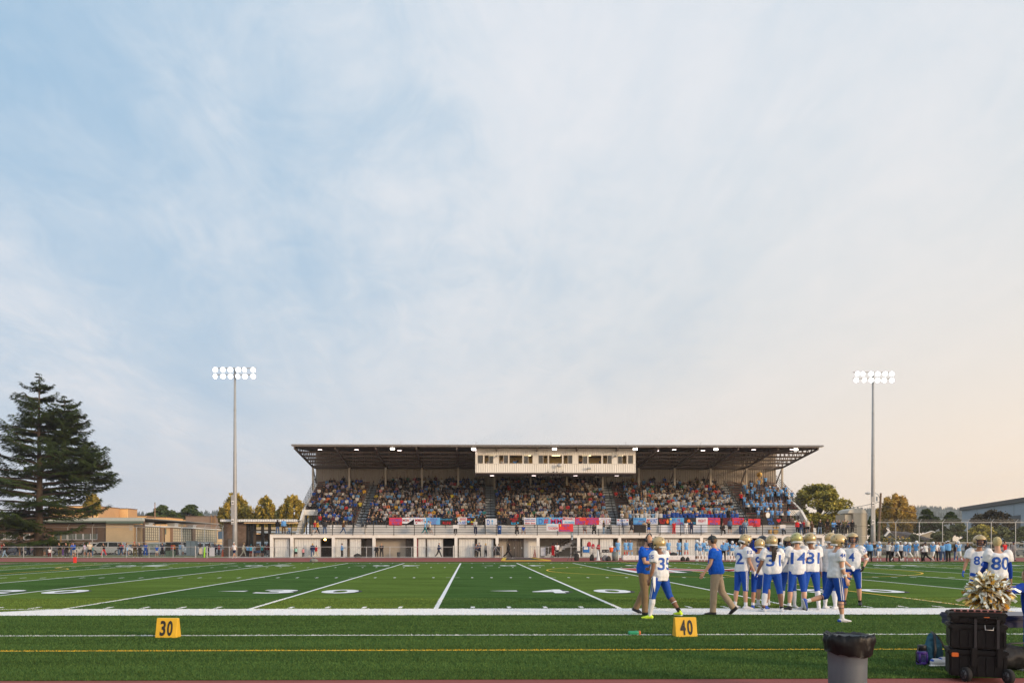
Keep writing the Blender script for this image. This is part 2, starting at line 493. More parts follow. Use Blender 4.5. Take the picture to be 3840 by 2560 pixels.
def foot(mb, S, nm, grow=0.0, m=0, size=1.0):
 k = S['k']; a = S['an'][nm]; f = S['fwd'][nm]
 up = Vector((0,0,1)) - f*f.z; up.normalize()
 sd = f.cross(up).normalized()
 dn = -up
 def q(y, z): return a + f*y*k*size + up*z*k
 pts = [q(-.075,-.035), q(-.05,-.038), q(0,-.034), q(.06,-.044), q(.12,-.052), q(.165,-.056), q(.19,-.058)]
 ra = [(x+grow)*k*size for x in (.020,.034,.038,.042,.044,.036,.016)]
 mb.tube(pts, ra, n=10, m=m, side=sd, flat=[.9,1.0,1.1,.80,.55,.5,.6])
 mb.tube([a + Vector((0,0,.03*k)), a - up*.03*k], [(.037+grow)*k]*2, n=8, m=m)
def body_mb(S, fine=True, fat=0.0, fatk=1.0, curl=25, fistR=False, fistL=False):
 mb = MB()
 torso_tube(mb, S, grow=-0.004, fat=fat)
 for n in 'RL':
  leg_tube(mb, S, n, fatk=fatk, n=10 if fine else 7); arm_tube(mb, S, n, fatk=fatk, n=10 if fine else 6)
  mb.ell(S['sh'][n], .055*S['k'], nu=8, nv=6)
  hand(mb, S, n, curl=curl, fine=fine, fist=(fistR if n == 'R' else fistL)); foot(mb, S, n, grow=-0.006)
 head_shape(mb, S, fine=fine)
 return mb
def hair_mb(S, style='short', m=0):
 k = S['k']; c = S['head']; M = S['HM']; mb = MB()
 V = lambda x, y, z: c + M @ Vector((x*k, y*k, z*k))
 if style in ('short', 'long', 'pony', 'bun', 'wave'):
  def fn(p):
   if p.y > 0.045*k and p.z < 0.055*k: p = Vector((p.x*0.98, 0.045*k, p.z))
   return p
  mb.ell(V(0,-.010,.020), (.086*k,.100*k,.108*k), rot=M, nu=14, nv=10, m=m, fn=fn)
 if style == 'long':
  mb.tube([V(0,-.05,.02), V(0,-.075,-.08), V(0,-.085,-.18), V(0,-.09,-.27)], [.075*k,.088*k,.085*k,.045*k], n=8, m=m, side=M @ Vector((1,0,0)), flat=[.9,.55,.45,.4])
  for s in (-1, 1): mb.tube([V(s*.065,0,.02), V(s*.082,.005,-.08), V(s*.08,0,-.2)], [.03*k,.03*k,.018*k], n=6, m=m)
 if style == 'pony':
  mb.tube([V(0,-.09,.05), V(0,-.135,.03), V(0,-.15,-.06), V(0,-.14,-.18)], [.02*k,.035*k,.032*k,.012*k], n=7, m=m)
 if style == 'bun': mb.ell(V(0,-.05,.13), .04*k, nu=8, nv=6, m=m)
 return mb
def cap_mb(S, m=0, brim=True):
 k = S['k']; c = S['head']; M = S['HM']; mb = MB()
 V = lambda x, y, z: c + M @ Vector((x*k, y*k, z*k))
 def fn(p):
  if p.z < 0.0: p = Vector((p.x, p.y, 0.0))
  return p
 mb.ell(V(0,-.004,.035), (.092*k,.108*k,.098*k), rot=M, nu=14, nv=10, m=m, fn=fn)
 if brim:
  mb.tube([V(0,.06,.045), V(0,.12,.045), V(0,.165,.034)], [.070*k,.066*k,.035*k], n=10, m=m, side=M @ Vector((1,0,0)), flat=.12)
 return mb
def shirt_mb(S, grow=.016, sleeve=0.62, fat=0.0, fatk=1.0, z0=-0.03, pads=0.0, hood=False, loose=0.0):
 mb = MB()
 torso_tube(mb, S, grow=grow, fat=fat, z0=z0, z1=0.53, wide=pads, hem=True)
 k = S['k']
 for n in 'RL':
  if sleeve > 0:
   arm_tube(mb, S, n, grow=grow*0.9+loose, b=sleeve, fatk=fatk)
   mb.ell(S['sh'][n] + (S['T'] @ Vector((0,0,pads*0.5*k))), ((.054+grow*.8+pads*.6)*k, (.058+grow*.8+pads*.5)*k, (.054+grow*.8+pads*.3)*k), rot=S['T'], nu=10, nv=8)
 if hood: mb.ell(S['neck'] + S['T'] @ Vector((0,-.065*k,.01*k)), (.10*k,.06*k,.055*k), nu=10, nv=7)
 return mb
def pants_mb(S, grow=.012, b=2.02, fatk=1.0, fat=0.0, straight=True, zt=0.09):
 mb = MB(); k = S['k']
 torso_tube(mb, S, grow=grow*0.8, fat=fat, z1=zt)
 for n in 'RL': leg_tube(mb, S, n, grow=grow, b=b, fatk=fatk, straight=straight)
 return mb
def skirt_mb(S, zlen=0.30):
 mb = MB(); k = S['k']; c = S['pelvis']
 mb.tube([c + Vector((0,0,.10*k)), c + Vector((0,0,-.02*k)), c + Vector((0,0,-zlen*k))], [.15*k,.19*k,.23*k], n=16, side=(1,0,0), flat=[.75,.8,.85])
 return mb
def shoes_mb(S, grow=.008):
 mb = MB()
 for n in 'RL': foot(mb, S, n, grow=grow)
 return mb
# ------------------------------------------------------------------ shared cloth / skin materials
SKIN = [mat('skin_light', (.52,.29,.19), .5, var=.06, vscale=9), mat('skin_tan', (.40,.20,.115), .5, var=.06, vscale=9), mat('skin_brown', (.22,.105,.06), .5, var=.06, vscale=9)]
M_OBJ = mat('dyed_cloth', 'object', .85, var=.10, vscale=8, bump=.25, bscale=60, spec=.15)
M_HAIRO = mat('hair', 'object', .6, var=.25, vscale=40, spec=.3)
M_SKO = mat('skin', 'object', .5, var=.06, vscale=9, spec=.3)
M_GLOSSO = mat('glossy_shell', 'object', .3, var=.04, vscale=5, spec=.5)
COL = {
 'black': (.012,.012,.014), 'charcoal': (.035,.035,.04), 'grey': (.22,.22,.23), 'light grey': (.42,.42,.43), 'white': (.72,.72,.72), 'cream': (.62,.55,.42),
 'navy': (.012,.022,.075), 'royal blue': (.012,.085,.42), 'light blue': (.13,.34,.68), 'sky blue': (.20,.42,.70), 'teal': (.02,.22,.24), 'cyan': (.06,.40,.55), 'mint': (.30,.62,.50),
 'red': (.55,.02,.025), 'maroon': (.14,.012,.02), 'pink': (.62,.25,.28), 'orange': (.75,.18,.03), 'gold': (.72,.40,.03), 'yellow': (.75,.62,.05),
 'green': (.03,.16,.06), 'olive': (.11,.10,.045), 'brown': (.10,.055,.03), 'tan': (.36,.26,.16), 'khaki': (.34,.25,.16), 'purple': (.10,.05,.22), 'denim': (.06,.11,.22), 'light denim': (.20,.29,.40), 'lavender': (.45,.40,.58),
}
HAIR = {'dark': (.012,.009,.008), 'brown': (.055,.03,.016), 'blond': (.45,.30,.12), 'grey': (.35,.33,.31), 'red': (.22,.06,.02)}
SK = {'light': (.50,.28,.19), 'tan': (.36,.18,.105), 'brown': (.17,.08,.045)}
POSE = {
 'stand': dict(legR=(2,5,2), legL=(-2,5,2), armR=(4,9,14), armL=(-2,10,12)),
 'stand2': dict(legR=(8,7,10), legL=(-3,4,0), armR=(25,10,75), bendR=(.6,1,.3), armL=(2,9,14), yaw=15),
 'phone': dict(legR=(2,5,2), legL=(0,6,3), armR=(35,6,95), bendR=(.5,1,.8), armL=(30,6,90), bendL=(.5,1,.8), pitch=12, lean=3),
 'crossed': dict(legR=(2,7,2), legL=(0,7,2), armR=(30,10,95), bendR=(1,.55,.1), armL=(28,10,98), bendL=(1,.5,.2)),
 'hips': dict(legR=(2,9,2), legL=(0,9,2), armR=(-15,42,95), bendR=(1,.25,.1), armL=(-15,42,95), bendL=(1,.25,.1)),
 'walkR': dict(legR=(26,3,6), legL=(-18,3,22), armR=(-22,6,18), armL=(24,6,30), lean=4, toeL=38),
 'walkL': dict(legL=(26,3,6), legR=(-18,3,22), armL=(-22,6,18), armR=(24,6,30), lean=4, toeR=38),
 'stride': dict(legR=(32,3,4), legL=(-26,3,30), armR=(-28,6,22), armL=(28,6,35), lean=5, toeL=42),
 'lean': dict(legR=(-6,6,2), legL=(4,6,8), armR=(48,14,70), bendR=(.7,.6,0), armL=(48,14,70), bendL=(.7,.6,0), lean=14),
 'sit': dict(legR=(84,8,84), legL=(84,8,84), armR=(30,8,65), bendR=(.8,1,0), armL=(30,8,65), bendL=(.8,1,0), lean=8, sit=.47),
 'play': dict(legR=(2,7,2), legL=(0,7,2), armR=(40,14,100), bendR=(.8,.6,.9), armL=(55,14,85), bendL=(.8,.6,.9)),
 'cheer': dict(legR=(2,8,2), legL=(0,8,2), armR=(-12,14,50), bendR=(1,-.6,0), armL=(-12,14,50), bendL=(1,-.6,0)),
 'raise': dict(legR=(2,6,2), legL=(0,6,2), armR=(120,25,40), bendR=(1,.3,.8), armL=(115,25,50), bendL=(1,.3,.8)),
}
_tmpl = {}
def template(pose, outfit, hairstyle, voxel=.034):
 """shared meshes of one mid-distance figure; returns list of (part name, mesh, colour key)"""
 key = (pose, outfit, hairstyle)
 if key in _tmpl: return _tmpl[key]
 def cache(k2, fn):
  if k2 not in _tmpl: _tmpl[k2] = fn()
  return _tmpl[k2]
 S = cache(('S', pose), lambda: skeleton(POSE[pose], 1.75))
 out = []
 def add(nm, mk, vx, colkey, ck, material):
  def mkmesh():
   me = remesh(mk(), vx, 2); me.materials.append(material); me.name = nm; return me
  out.append((nm, cache(ck, mkmesh), colkey))
 out_body = cache(('body', pose), lambda: remesh(body_mb(S, fine=False), voxel*0.85, 2))
 if not out_body.materials: out_body.materials.append(M_SKO)
 out.append(('body', out_body, 'skin'))
 pl = outfit == 'player'
 if outfit in ('tee', 'shorts', 'player', 'polo', 'cheer', 'camo', 'dress'): sl = .62
 else: sl = 1.92
 if pl: add('jersey', lambda: shirt_mb(S, .02, .6, fat=.02, pads=.055), voxel, 'top', ('jersey', pose), M_OBJ)
 elif outfit == 'cheer': add('top', lambda: shirt_mb(S, .012, 1.85, z0=.03), voxel, 'top', ('ctop', pose), M_OBJ)
 elif sl < 1: add('shirt', lambda: shirt_mb(S, .020, .66, fat=.02, z0=-.05, loose=.006), voxel, 'top', ('tee', pose), M_OBJ)
 else: add('jacket', lambda: shirt_mb(S, .026, 1.92, fat=.03, hood=True), voxel, 'top', ('hoodie', pose), M_OBJ)
 if outfit in ('shorts', 'hoodshorts'): add('shorts', lambda: pants_mb(S, .024, .82), voxel, 'bottom', ('shorts', pose), M_OBJ)
 elif pl: add('trousers', lambda: pants_mb(S, .012, 1.12, straight=False, fatk=1.05), voxel, 'bottom', ('ppants', pose), M_OBJ)
 elif outfit == 'cheer': add('skirt', lambda: skirt_mb(S), voxel, 'bottom', ('skirt', pose), M_OBJ)
 elif outfit == 'dress': add('skirt', lambda: skirt_mb(S, .62), voxel, 'bottom', ('dskirt', pose), M_OBJ)
 else: add('trousers', lambda: pants_mb(S, .012, 2.0), voxel, 'bottom', ('trousers', pose), M_OBJ)
 if outfit == 'cheer' or pl:
  def socks():
   mb = MB()
   for n in 'RL': leg_tube(mb, S, n, grow=.012, a=1.22 if not pl else 1.6, b=2.05)
   return mb
  add('socks', socks, voxel*.8, 'socks', ('socks', pose, pl), M_OBJ)
 add('shoes', lambda: shoes_mb(S), voxel*.9, 'shoes', ('shoes', pose), M_OBJ)
 if hairstyle == 'helmet':
  def hl():
   mb = MB(); k = S['k']; mb.ell(S['head'] + S['HM'] @ Vector((0,-.005,.03)), (.128*k,.150*k,.135*k), rot=S['HM'], nu=16, nv=12)
   return mb
  add('helmet', hl, voxel*.8, 'hair', ('helmet', pose), M_GLOSSO)
  def fmk():
   mb = MB(); k = S['k']; V = lambda x,y,z: S['head'] + S['HM'] @ Vector((x*k,y*k,z*k))
   for z, w in ((-.02,.105),(-.06,.10),(-.10,.085)):
    mb.tube([V(-w,.06,z), V(-w*.7,.15,z), V(0,.175,z), V(w*.7,.15,z), V(w,.06,z)], .009*k, n=5)
   mb.tube([V(0,.165,.03), V(0,.178,-.04), V(0,.165,-.10)], .009*k, n=5)
   me = mb.mesh('face_mask', M_OBJ, True); return me
  out.append(('face_mask', cache(('mask', pose), fmk), 'mask'))
 elif hairstyle == 'cap':
  add('cap', lambda: cap_mb(S), voxel*.7, 'hat', ('cap', pose), M_OBJ)
  add('hair', lambda: hair_mb(S, 'short'), voxel*.8, 'hair', ('hair', pose, 'short'), M_HAIRO)
 elif hairstyle != 'bald':
  add('hair', lambda: hair_mb(S, hairstyle), voxel*.75, 'hair', ('hair', pose, hairstyle), M_HAIRO)
 _tmpl[key] = out
 return out
def person(loc, rz, pose, outfit, hairstyle, cols, label, group=None, H=1.75, cat='person', parts=True, wide=1.0):
 """rz in degrees: 0 faces away from the camera (+Y), 180 faces it"""
 o = empty('person', loc, R(rz), scale=(H/1.75*wide, H/1.75*wide, H/1.75), label=label, cat=cat, group=group)
 for nm, me, ck in template(pose, outfit, hairstyle):
  ch = bpy.data.objects.new(nm, me); C.objects.link(ch); ch.parent = o
  c = cols.get(ck)
  if c is None: c = {'shoes': 'light grey', 'hair': 'brown', 'hat': 'navy', 'socks': 'white', 'skin': 'light', 'mask': 'light grey'}.get(ck, 'grey')
  tbl = SK if ck == 'skin' else (HAIR if ck == 'hair' and hairstyle != 'helmet' else COL)
  rgb = tbl[c] if isinstance(c, str) else c
  ch.color = (*rgb, 1)
 return o
# ================================================================== GROUND
LX0 = -0.88                 # x of the 35 yard line
YD = 0.9144
D_IN, D_OUT = 21.4, 19.52   # near side line, inner and outer edge
D_FAR, D_FAROUT = 70.3, 72.1
TURF0, TURF1 = 10.3, 76.3
def turf_material():
 m = bpy.data.materials.new('artificial_turf'); m.use_nodes = True
 nt = m.node_tree; N = nt.nodes; L = nt.links; b = N['Principled BSDF']
 b.inputs['Roughness'].default_value = 0.75; b.inputs['Specular IOR Level'].default_value = 0.0
 b.inputs['Sheen Weight'].default_value = 0.0
 geo = N.new('ShaderNodeNewGeometry'); sep = N.new('ShaderNodeSeparateXYZ'); L.new(geo.outputs['Position'], sep.inputs[0])
 def mth(op, a, b_=None, clamp=False):
  n = N.new('ShaderNodeMath'); n.operation = op; n.use_clamp = clamp
  for i, v in enumerate((a, b_)):
   if v is None: continue
   if isinstance(v, (int, float)): n.inputs[i].default_value = v
   else: L.new(v, n.inputs[i])
  return n.outputs[0]
 def noise_(sx, sy, det, rough=.6, scale=1.0, dist=0.0):
  mp = N.new('ShaderNodeMapping'); L.new(geo.outputs['Position'], mp.inputs[0]); mp.inputs['Scale'].default_value = (sx, sy, 1)
  nz = N.new('ShaderNodeTexNoise'); L.new(mp.outputs[0], nz.inputs[0]); nz.inputs['Scale'].default_value = scale
  nz.inputs['Detail'].default_value = det; nz.inputs['Roughness'].default_value = rough; nz.inputs['Distortion'].default_value = dist
  return nz.outputs[0]
 # five-yard panels of two yarn tones inside the field
 ph = mth('DIVIDE', mth('SUBTRACT', sep.outputs[0], LX0), 2*5*YD)
 fr = mth('FRACT', ph)
 dark = mth('LESS_THAN', fr, 0.5)
 inside = mth('MULTIPLY', mth('GREATER_THAN', sep.outputs[1], D_OUT), mth('LESS_THAN', sep.outputs[1], D_FAROUT))
 light = mth('MULTIPLY', mth('SUBTRACT', 1.0, dark), inside)
 mix = N.new('ShaderNodeMix'); mix.data_type = 'RGBA'; L.new(light, mix.inputs[0])
 mix.inputs[6].default_value = (.063, .122, .034, 1); mix.inputs[7].default_value = (.106, .166, .036, 1)
 apron = N.new('ShaderNodeMix'); apron.data_type = 'RGBA'; L.new(inside, apron.inputs[0])
 apron.inputs[6].default_value = (.052, .098, .027, 1); L.new(mix.outputs[2], apron.inputs[7])
 # brushed pile: streaks, clumps and fibre
 n1 = noise_(.8, 11.0, 7, .75); n2 = noise_(.25, .5, 4, .6); n5 = noise_(.30, 2.0, 4, .6, dist=.4); n3 = noise_(60, 42, 3, .8); n4 = noise_(14, 26, 4, .75)
 s = mth('ADD', mth('ADD', mth('ADD', mth('MULTIPLY', mth('SUBTRACT', n1, .5), 1.2), mth('MULTIPLY', mth('SUBTRACT', n5, .5), 1.1)), mth('MULTIPLY', mth('SUBTRACT', n2, .5), .7)),
   mth('ADD', mth('MULTIPLY', mth('SUBTRACT', n3, .5), 2.2), mth('MULTIPLY', mth('SUBTRACT', n4, .5), 1.9)))
 k = mth('MAXIMUM', mth('ADD', 1.0, s), 0.25)
 sc_ = N.new('ShaderNodeVectorMath'); sc_.operation = 'SCALE'; L.new(apron.outputs[2], sc_.inputs[0]); L.new(k, sc_.inputs['Scale'])
 L.new(sc_.outputs[0], b.inputs['Base Color'])
 bp = N.new('ShaderNodeBump'); bp.inputs['Strength'].default_value = .7; bp.inputs['Distance'].default_value = .03
 L.new(mth('ADD', n3, mth('MULTIPLY', n4, .8)), bp.inputs['Height']); L.new(bp.outputs[0], b.inputs['Normal'])
 return m
M_TURF = turf_material()
M_LINE = mat('white_turf_yarn', (.80,.80,.80), .8, var=.16, vscale=30, bump=.6, bscale=80, stretch=(1,1.6,1))
M_YEL = mat('yellow_turf_yarn', (.76,.46,.03), .8, var=.14, vscale=30, bump=.6, bscale=80)
M_BLK = mat('black_turf_yarn', (.012,.014,.016), .8, var=.2, vscale=30)
M_REDT = mat('red_turf_yarn', (.42,.035,.03), .8, var=.12, vscale=20)
M_TRACK = mat('track_rubber', (.26,.062,.050), .85, var=.13, vscale=1.2, bump=.4, bscale=90)
M_ASPH = mat('asphalt', (.055,.055,.058), .9, var=.2, vscale=2.0, bump=.3, bscale=50)
M_CONC = mat('concrete', (.36,.35,.33), .85, var=.12, vscale=1.5, bump=.2, bscale=30)
M_GRASS = mat('dry_grass', (.13,.135,.045), .9, var=.3, vscale=1.0, bump=.8, bscale=30)
def sheet(name, x0, x1, y0, y1, z, m, nx=1, ny=1):
 mb = MB()
 for i in range(nx):
  for j in range(ny):
   a0, a1 = lerp(x0,x1,i/nx), lerp(x0,x1,(i+1)/nx); b0, b1 = lerp(y0,y1,j/ny), lerp(y0,y1,(j+1)/ny)
   mb.quad((a0,b0,z),(a1,b0,z),(a1,b1,z),(a0,b1,z))
 return mb.build(name, m, fixn=False)
struct(sheet('ground', -2300, 2300, -60, 1900, -0.03, mat('open_ground', (.10,.10,.055), .95, var=.3, vscale=.02)))
struct(sheet('running_track', -140, 140, -12, 96.4, -0.004, M_TRACK))
turf = struct(sheet('turf_field', -75, 100, TURF0, TURF1, 0.0, M_TURF))
struct(sheet('grass_strip', -140, -27.2, 96.4, 124, 0.0, M_GRASS))
struct(sheet('grass_verge', 46.0, 160, 96.4, 140, 0.0, M_GRASS))
struct(sheet('pavement', -27.2, 46.0, 96.4, 124, 0.0, M_CONC))
struct(sheet('parking_lot', -140, 60, 124, 175, -0.01, M_ASPH))
def line(name, pts, w, m=M_LINE, z=0.004):
 """painted strip following pts, a part of the turf"""
 mb = MB(); pts = [Vector((p[0], p[1], 0)) for p in pts]
 for a, b in zip(pts, pts[1:]):
  d = (b-a).normalized(); s = Vector((-d.y, d.x, 0))*w/2
  mb.quad((*(a-s)[:2], z), (*(b-s)[:2], z), (*(b+s)[:2], z), (*(a+s)[:2], z))
 return mb.build(name, m, turf, fixn=False)
X_LO, X_HI = LX0 - 7*5*YD, LX0 + 13*5*YD
# near side line: broad white border from the 25 on
kx = LX0 - 2*5*YD
mb = MB(); mb.quad((kx-2.15, D_OUT, .004), (60, D_OUT, .004), (60, D_IN, .004), (kx-.02, D_IN, .004)); mb.build('side_line', M_LINE, turf, fixn=False)
line('side_line', [(X_LO-9, D_IN-.05), (kx, D_IN-.05)], .10)
line('side_line', [(kx-.05, D_FAR+.06), (42, D_FAR+.06)], .16)
line('side_line', [(-60, D_FAR+.06), (kx-9, D_FAR+.06)], .14)
for k in range(-8, 14):
 x = LX0 + k*5*YD
 if k == -2: line('yard_line', [(x-4.75, D_IN-3.9), (x-2.1, D_OUT), (x-.05, D_IN), (x, D_IN)], .10, z=.008)
 if k != -99: line('yard_line', [(x, D_IN), (x, D_FAR)], .115, z=.0042)
for k in range(-40, 61):
 if k % 5 == 0: continue
 x = LX0 + k*YD
 for (y0, y1) in ((D_IN+.18, D_IN+.72), (40.55, 41.15), (57.7, 58.4), (D_FAR-.75, D_FAR-.2)):
  line('hash_mark', [(x, y0), (x, y1)], .10)
for k in range(-8, 13):
 x = LX0 + k*5*YD
 for y in (40.85, 58.05): line('hash_mark', [(x-.32, y), (x+.32, y)], .10, z=.008)
# restraining line, soccer and lacrosse lines
line('restraining_line', [(-60, 15.25), (60, 15.25)], .085)
line('soccer_line', [(-60, 13.1), (60, 13.1)], .085, M_YEL)
def arc(cx, cy, r, a0, a1, n=40): return [(cx + r*math.cos(R(lerp(a0,a1,i/n))), cy + r*math.sin(R(lerp(a0,a1,i/n)))) for i in range(n+1)]
MX = LX0 + 15*YD
line('soccer_line', arc(15.0, 51.0, 10.5, 0, 360, 60), .11, M_YEL, z=.006)
line('soccer_line', [(MX, 13.1), (MX, 74)], .11, M_YEL, z=.0055)
line('soccer_line', [(-25, 30), (-25, 52), (-25.2, 54.5), (-26, 56), (-27.2, 57), (-28, 59.5), (-28, 66)], .12, M_YEL, z=.006)
line('soccer_line', [(52, 36.8), (60, 36.8)], .12, M_YEL, z=.006)
line('soccer_line', [(-60, 73.6), (60, 73.6)], .10, M_YEL, z=.006)
# yard numbers, white with a black drop edge, and direction arrows
def flat_text(name, s, cx, cy, w, h, m, z, rot=False, bold=.02):
 me = text_mesh(s, 1.0, bold); fit_text(me, w, h); me.materials.append(m)
 o = put(name, me, turf, (cx, cy, z)); o.rotation_euler = (0, 0, math.pi if rot else 0)
 return o
for k, n in ((-5, '10'), (-3, '20'), (-1, '30'), (1, '40'), (3, '50'), (5, '40'), (7, '30'), (9, '20')):
 x = LX0 + k*5*YD
 for dig, off in ((n[0], -1.05), (n[1], 1.05)):
  flat_text('yard_number_edge', dig, x+off+.10, 29.02, 1.28, 2.25, M_BLK, .006, bold=.03)
  flat_text('yard_number', dig, x+off, 29.1, 1.22, 2.2, M_LINE, .010, bold=.03)
  flat_text('yard_number_edge', dig, x-off-.08, 62.5, 1.28, 2.25, M_BLK, .006, True, .03)
  flat_text('yard_number', dig, x-off, 62.5, 1.22, 2.2, M_LINE, .010, True, .03)
 if k != 3:
  s = -1 if k < 3 else 1
  for yy in (29.3, 62.3):
   ax = x + s*2.15
   for mm, dz, dx in ((M_BLK, .006, .06), (M_LINE, .010, 0)):
    mb = MB(); mb.poly([(ax+dx, yy-.28, dz), (ax+dx+s*.95, yy, dz), (ax+dx, yy+.28, dz)]); mb.build('direction_arrow', mm, turf)
# red midfield emblem with white edging: plain generic block strokes
mb = MB(); mw = MB(); mk_ = MB()
def stroke(pts, w):
 pts = [Vector((p[0], p[1], 0)) for p in pts]
 for a, b in zip(pts, pts[1:]):
  d = (b-a).normalized(); s = Vector((-d.y, d.x, 0))
  for bb, ww, z, e in ((mk_, w/2+.75, .010, .75), (mw, w/2+.5, .013, .5), (mb, w/2, .016, 0)):
   p, q = a-d*e, b+d*e
   bb.quad((*(p-s*ww)[:2], z), (*(q-s*ww)[:2], z), (*(q+s*ww)[:2], z), (*(p+s*ww)[:2], z))
stroke([(MX-2.4, 47.8), (MX-2.4, 55.2)], 1.9); stroke([(MX+6.4, 47.8), (MX+6.4, 55.2)], 1.9)
stroke([(MX-1.6, 54.8), (MX+2, 50.2), (MX+5.6, 54.8)], 1.9)
mk_.build('midfield_emblem_edge', M_BLK, turf); mw.build('midfield_emblem_border', M_LINE, turf); mb.build('midfield_emblem', M_REDT, turf)
# end zone lettering block on the far left
mb = MB(); mb.quad((-62,65.4,.006),(-36,65.4,.006),(-36,70.0,.006),(-62,70.0,.006)); mb.build('end_zone_paint', mat('end_zone_grey', (.18,.05,.055), .8, var=.2), turf)
for i in range(5):
 mb = MB(); y = 65.8 + i*.8; mb.quad((-62,y,.010),(-37-i*.4,y,.010),(-36.6-i*.4,y+.3,.010),(-62,y+.3,.010)); mb.build('end_zone_letter', M_LINE if i % 2 else M_BLK, turf)
# track lane lines
trk = bpy.data.objects['running_track']
for i in range(9):
 y = 79.2 + i*1.9
 mb = MB(); mb.quad((-130,y,.001),(130,y,.001),(130,y+.06,.001),(-130,y+.06,.001))
 if i in (0, 8): mb.build('lane_line', mat('lane_paint', (.5,.36,.34), .8), trk)
for i, (a, b, c, d) in enumerate(((-40,88,-33,94.5), (-38,82,-27,93), (-62,90,-48,84), (-58,80,-55,95))):
 mb = MB(); v = (Vector((c,d,0))-Vector((a,b,0))).normalized(); s_ = Vector((-v.y,v.x,0))*.05
 mb.quad((a-s_.x,b-s_.y,.003+i*.0002),(c-s_.x,d-s_.y,.003+i*.0002),(c+s_.x,d+s_.y,.003+i*.0002),(a+s_.x,b+s_.y,.003+i*.0002)); mb.build('lane_line', mat('lane_paint', (.5,.36,.34), .8), trk)
# near pile: individual yarn blades standing out of the turf, coloured like what they grow from
def pile():
 rg = np.random.default_rng(2); n = 330000
 u = rg.uniform(0, 1, n); y = TURF0 + (25.5-TURF0)*u**1.25; x = rg.uniform(-.57, .70, n)*y + .3
 G1, G2, G3 = np.array((.066,.124,.034)), np.array((.118,.182,.038)), np.array((.070,.136,.038))
 fr = np.mod((x-LX0)/(10*YD), 1); c = np.where(((fr >= .5) & (y > D_OUT))[:,None], G2, np.where((y > D_OUT)[:,None], G3, G1))
 ph = np.sin(y*5.1 + np.sin(x*.7)*1.3)*.5 + np.sin(y*13.7 + x*.9)*.3 + np.sin(y*2.3 - x*.31)*.5
 c = c*(1 + .16*ph[:,None] + rg.normal(0, .30, n)[:,None]).clip(.35, 2.2)*(1 + np.array((.25,.1,-.1))*rg.uniform(-.5,1,n)[:,None])
 j = rg.normal(0, .008, n); kx = LX0 - 10*YD
 white = ((y > D_OUT+j) & (y < D_IN+j) & (x > kx - 1.13*(D_IN-y))) | (np.abs(y-15.25+j) < .045) | ((np.abs(y-D_IN+.05) < .05) & (x < kx))
 dxl = np.abs(np.mod(x-LX0+2.5*YD, 5*YD)-2.5*YD); white |= (y > D_IN) & (dxl < .06)
 dxt = np.abs(np.mod(x-LX0+.5*YD, YD)-.5*YD); white |= (y > D_IN+.18) & (y < D_IN+.72) & (dxt < .05)
 yel = np.abs(y-13.1+j) < .045
 c[white] = np.array((.80,.80,.80))*rg.uniform(.75,1.05,white.sum())[:,None]; c[yel] = np.array((.80,.50,.03))*rg.uniform(.7,1.1,yel.sum())[:,None]
 h = rg.uniform(.014,.032,n)*np.where(white | yel, .8, 1); w = rg.uniform(.003,.007,n)*(1+(y-10)*.06); a = rg.uniform(0, math.pi, n); lx, ly = rg.normal(0,.5,n)*h, rg.normal(.1,.5,n)*h
 V = np.stack([np.c_[x-np.cos(a)*w, y-np.sin(a)*w*.4, np.zeros(n)], np.c_[x+np.cos(a)*w, y+np.sin(a)*w*.4, np.zeros(n)], np.c_[x+lx, y+ly, h]], axis=1).reshape(-1,3)
 me = bpy.data.meshes.new('turf_pile'); me.vertices.add(3*n); me.vertices.foreach_set('co', V.ravel()); me.loops.add(3*n); me.loops.foreach_set('vertex_index', np.arange(3*n))
 me.polygons.add(n); me.polygons.foreach_set('loop_start', np.arange(0,3*n,3)); me.update()
 ca = me.color_attributes.new('Col', 'FLOAT_COLOR', 'POINT'); cc = np.ones((3*n,4)); cc[:,:3] = np.repeat(c, 3, axis=0); ca.data.foreach_set('color', cc.ravel())
 m = mat('yarn_blade', 'attr', .8, var=0, spec=.1); me.materials.append(m); tag(put('turf_pile', me), 'standing yarn blades of the nearest strip of artificial turf', 'turf', kind='stuff')
pile()
# ================================================================== GRANDSTAND
M_CREAM = mat('cream_paint', (.74,.72,.68), .75, var=.10, vscale=1.6, bump=.1, bscale=20, stretch=(1.5,1,.35))
M_DECKG = mat('pale_concrete', (.47,.46,.45), .8, var=.10, vscale=1.0, bump=.15, bscale=20)
M_TIER = mat('tier_concrete', (.20,.18,.165), .9, var=.18, vscale=2.0)
M_BENCH = mat('red_bench_paint', (.16,.022,.018), .6, var=.2, vscale=3)
M_SIDING = mat('cream_siding', (.76,.74,.69), .5, var=.08, vscale=1.5, spec=.5, stretch=(1.5,1,.2))
M_SIDE_D = mat('taupe_siding', (.36,.31,.26), .6, var=.08, vscale=.8)
M_STEEL = mat('taupe_steel', (.17,.14,.125), .6, var=.1, vscale=2)
M_ROOF = mat('galvanised_roof', (.52,.53,.54), .4, metal=.3, var=.12, vscale=.6)
M_BLACK = mat('black_paint', (.012,.011,.011), .5, var=.1)
M_DOORW = mat('white_door_paint', (.60,.60,.58), .6, var=.11, vscale=2.2, stretch=(1.5,1,.3))
M_DOORB = mat('brown_door_paint', (.085,.07,.058), .6, var=.12)
M_DARKIN = mat('interior_shade', (.03,.027,.025), .9, var=.2)  # near-black colour paints in the shade inside the open bays
M_TAN = mat('tan_block_paint', (.34,.30,.25), .8, var=.07, vscale=1.5)
M_STAIR = mat('stair_grey_paint', (.36,.39,.42), .8, var=.08)
M_GLASS = mat('window_glass', (.03,.035,.04), .06, var=0, spec=.8, alpha=.55)
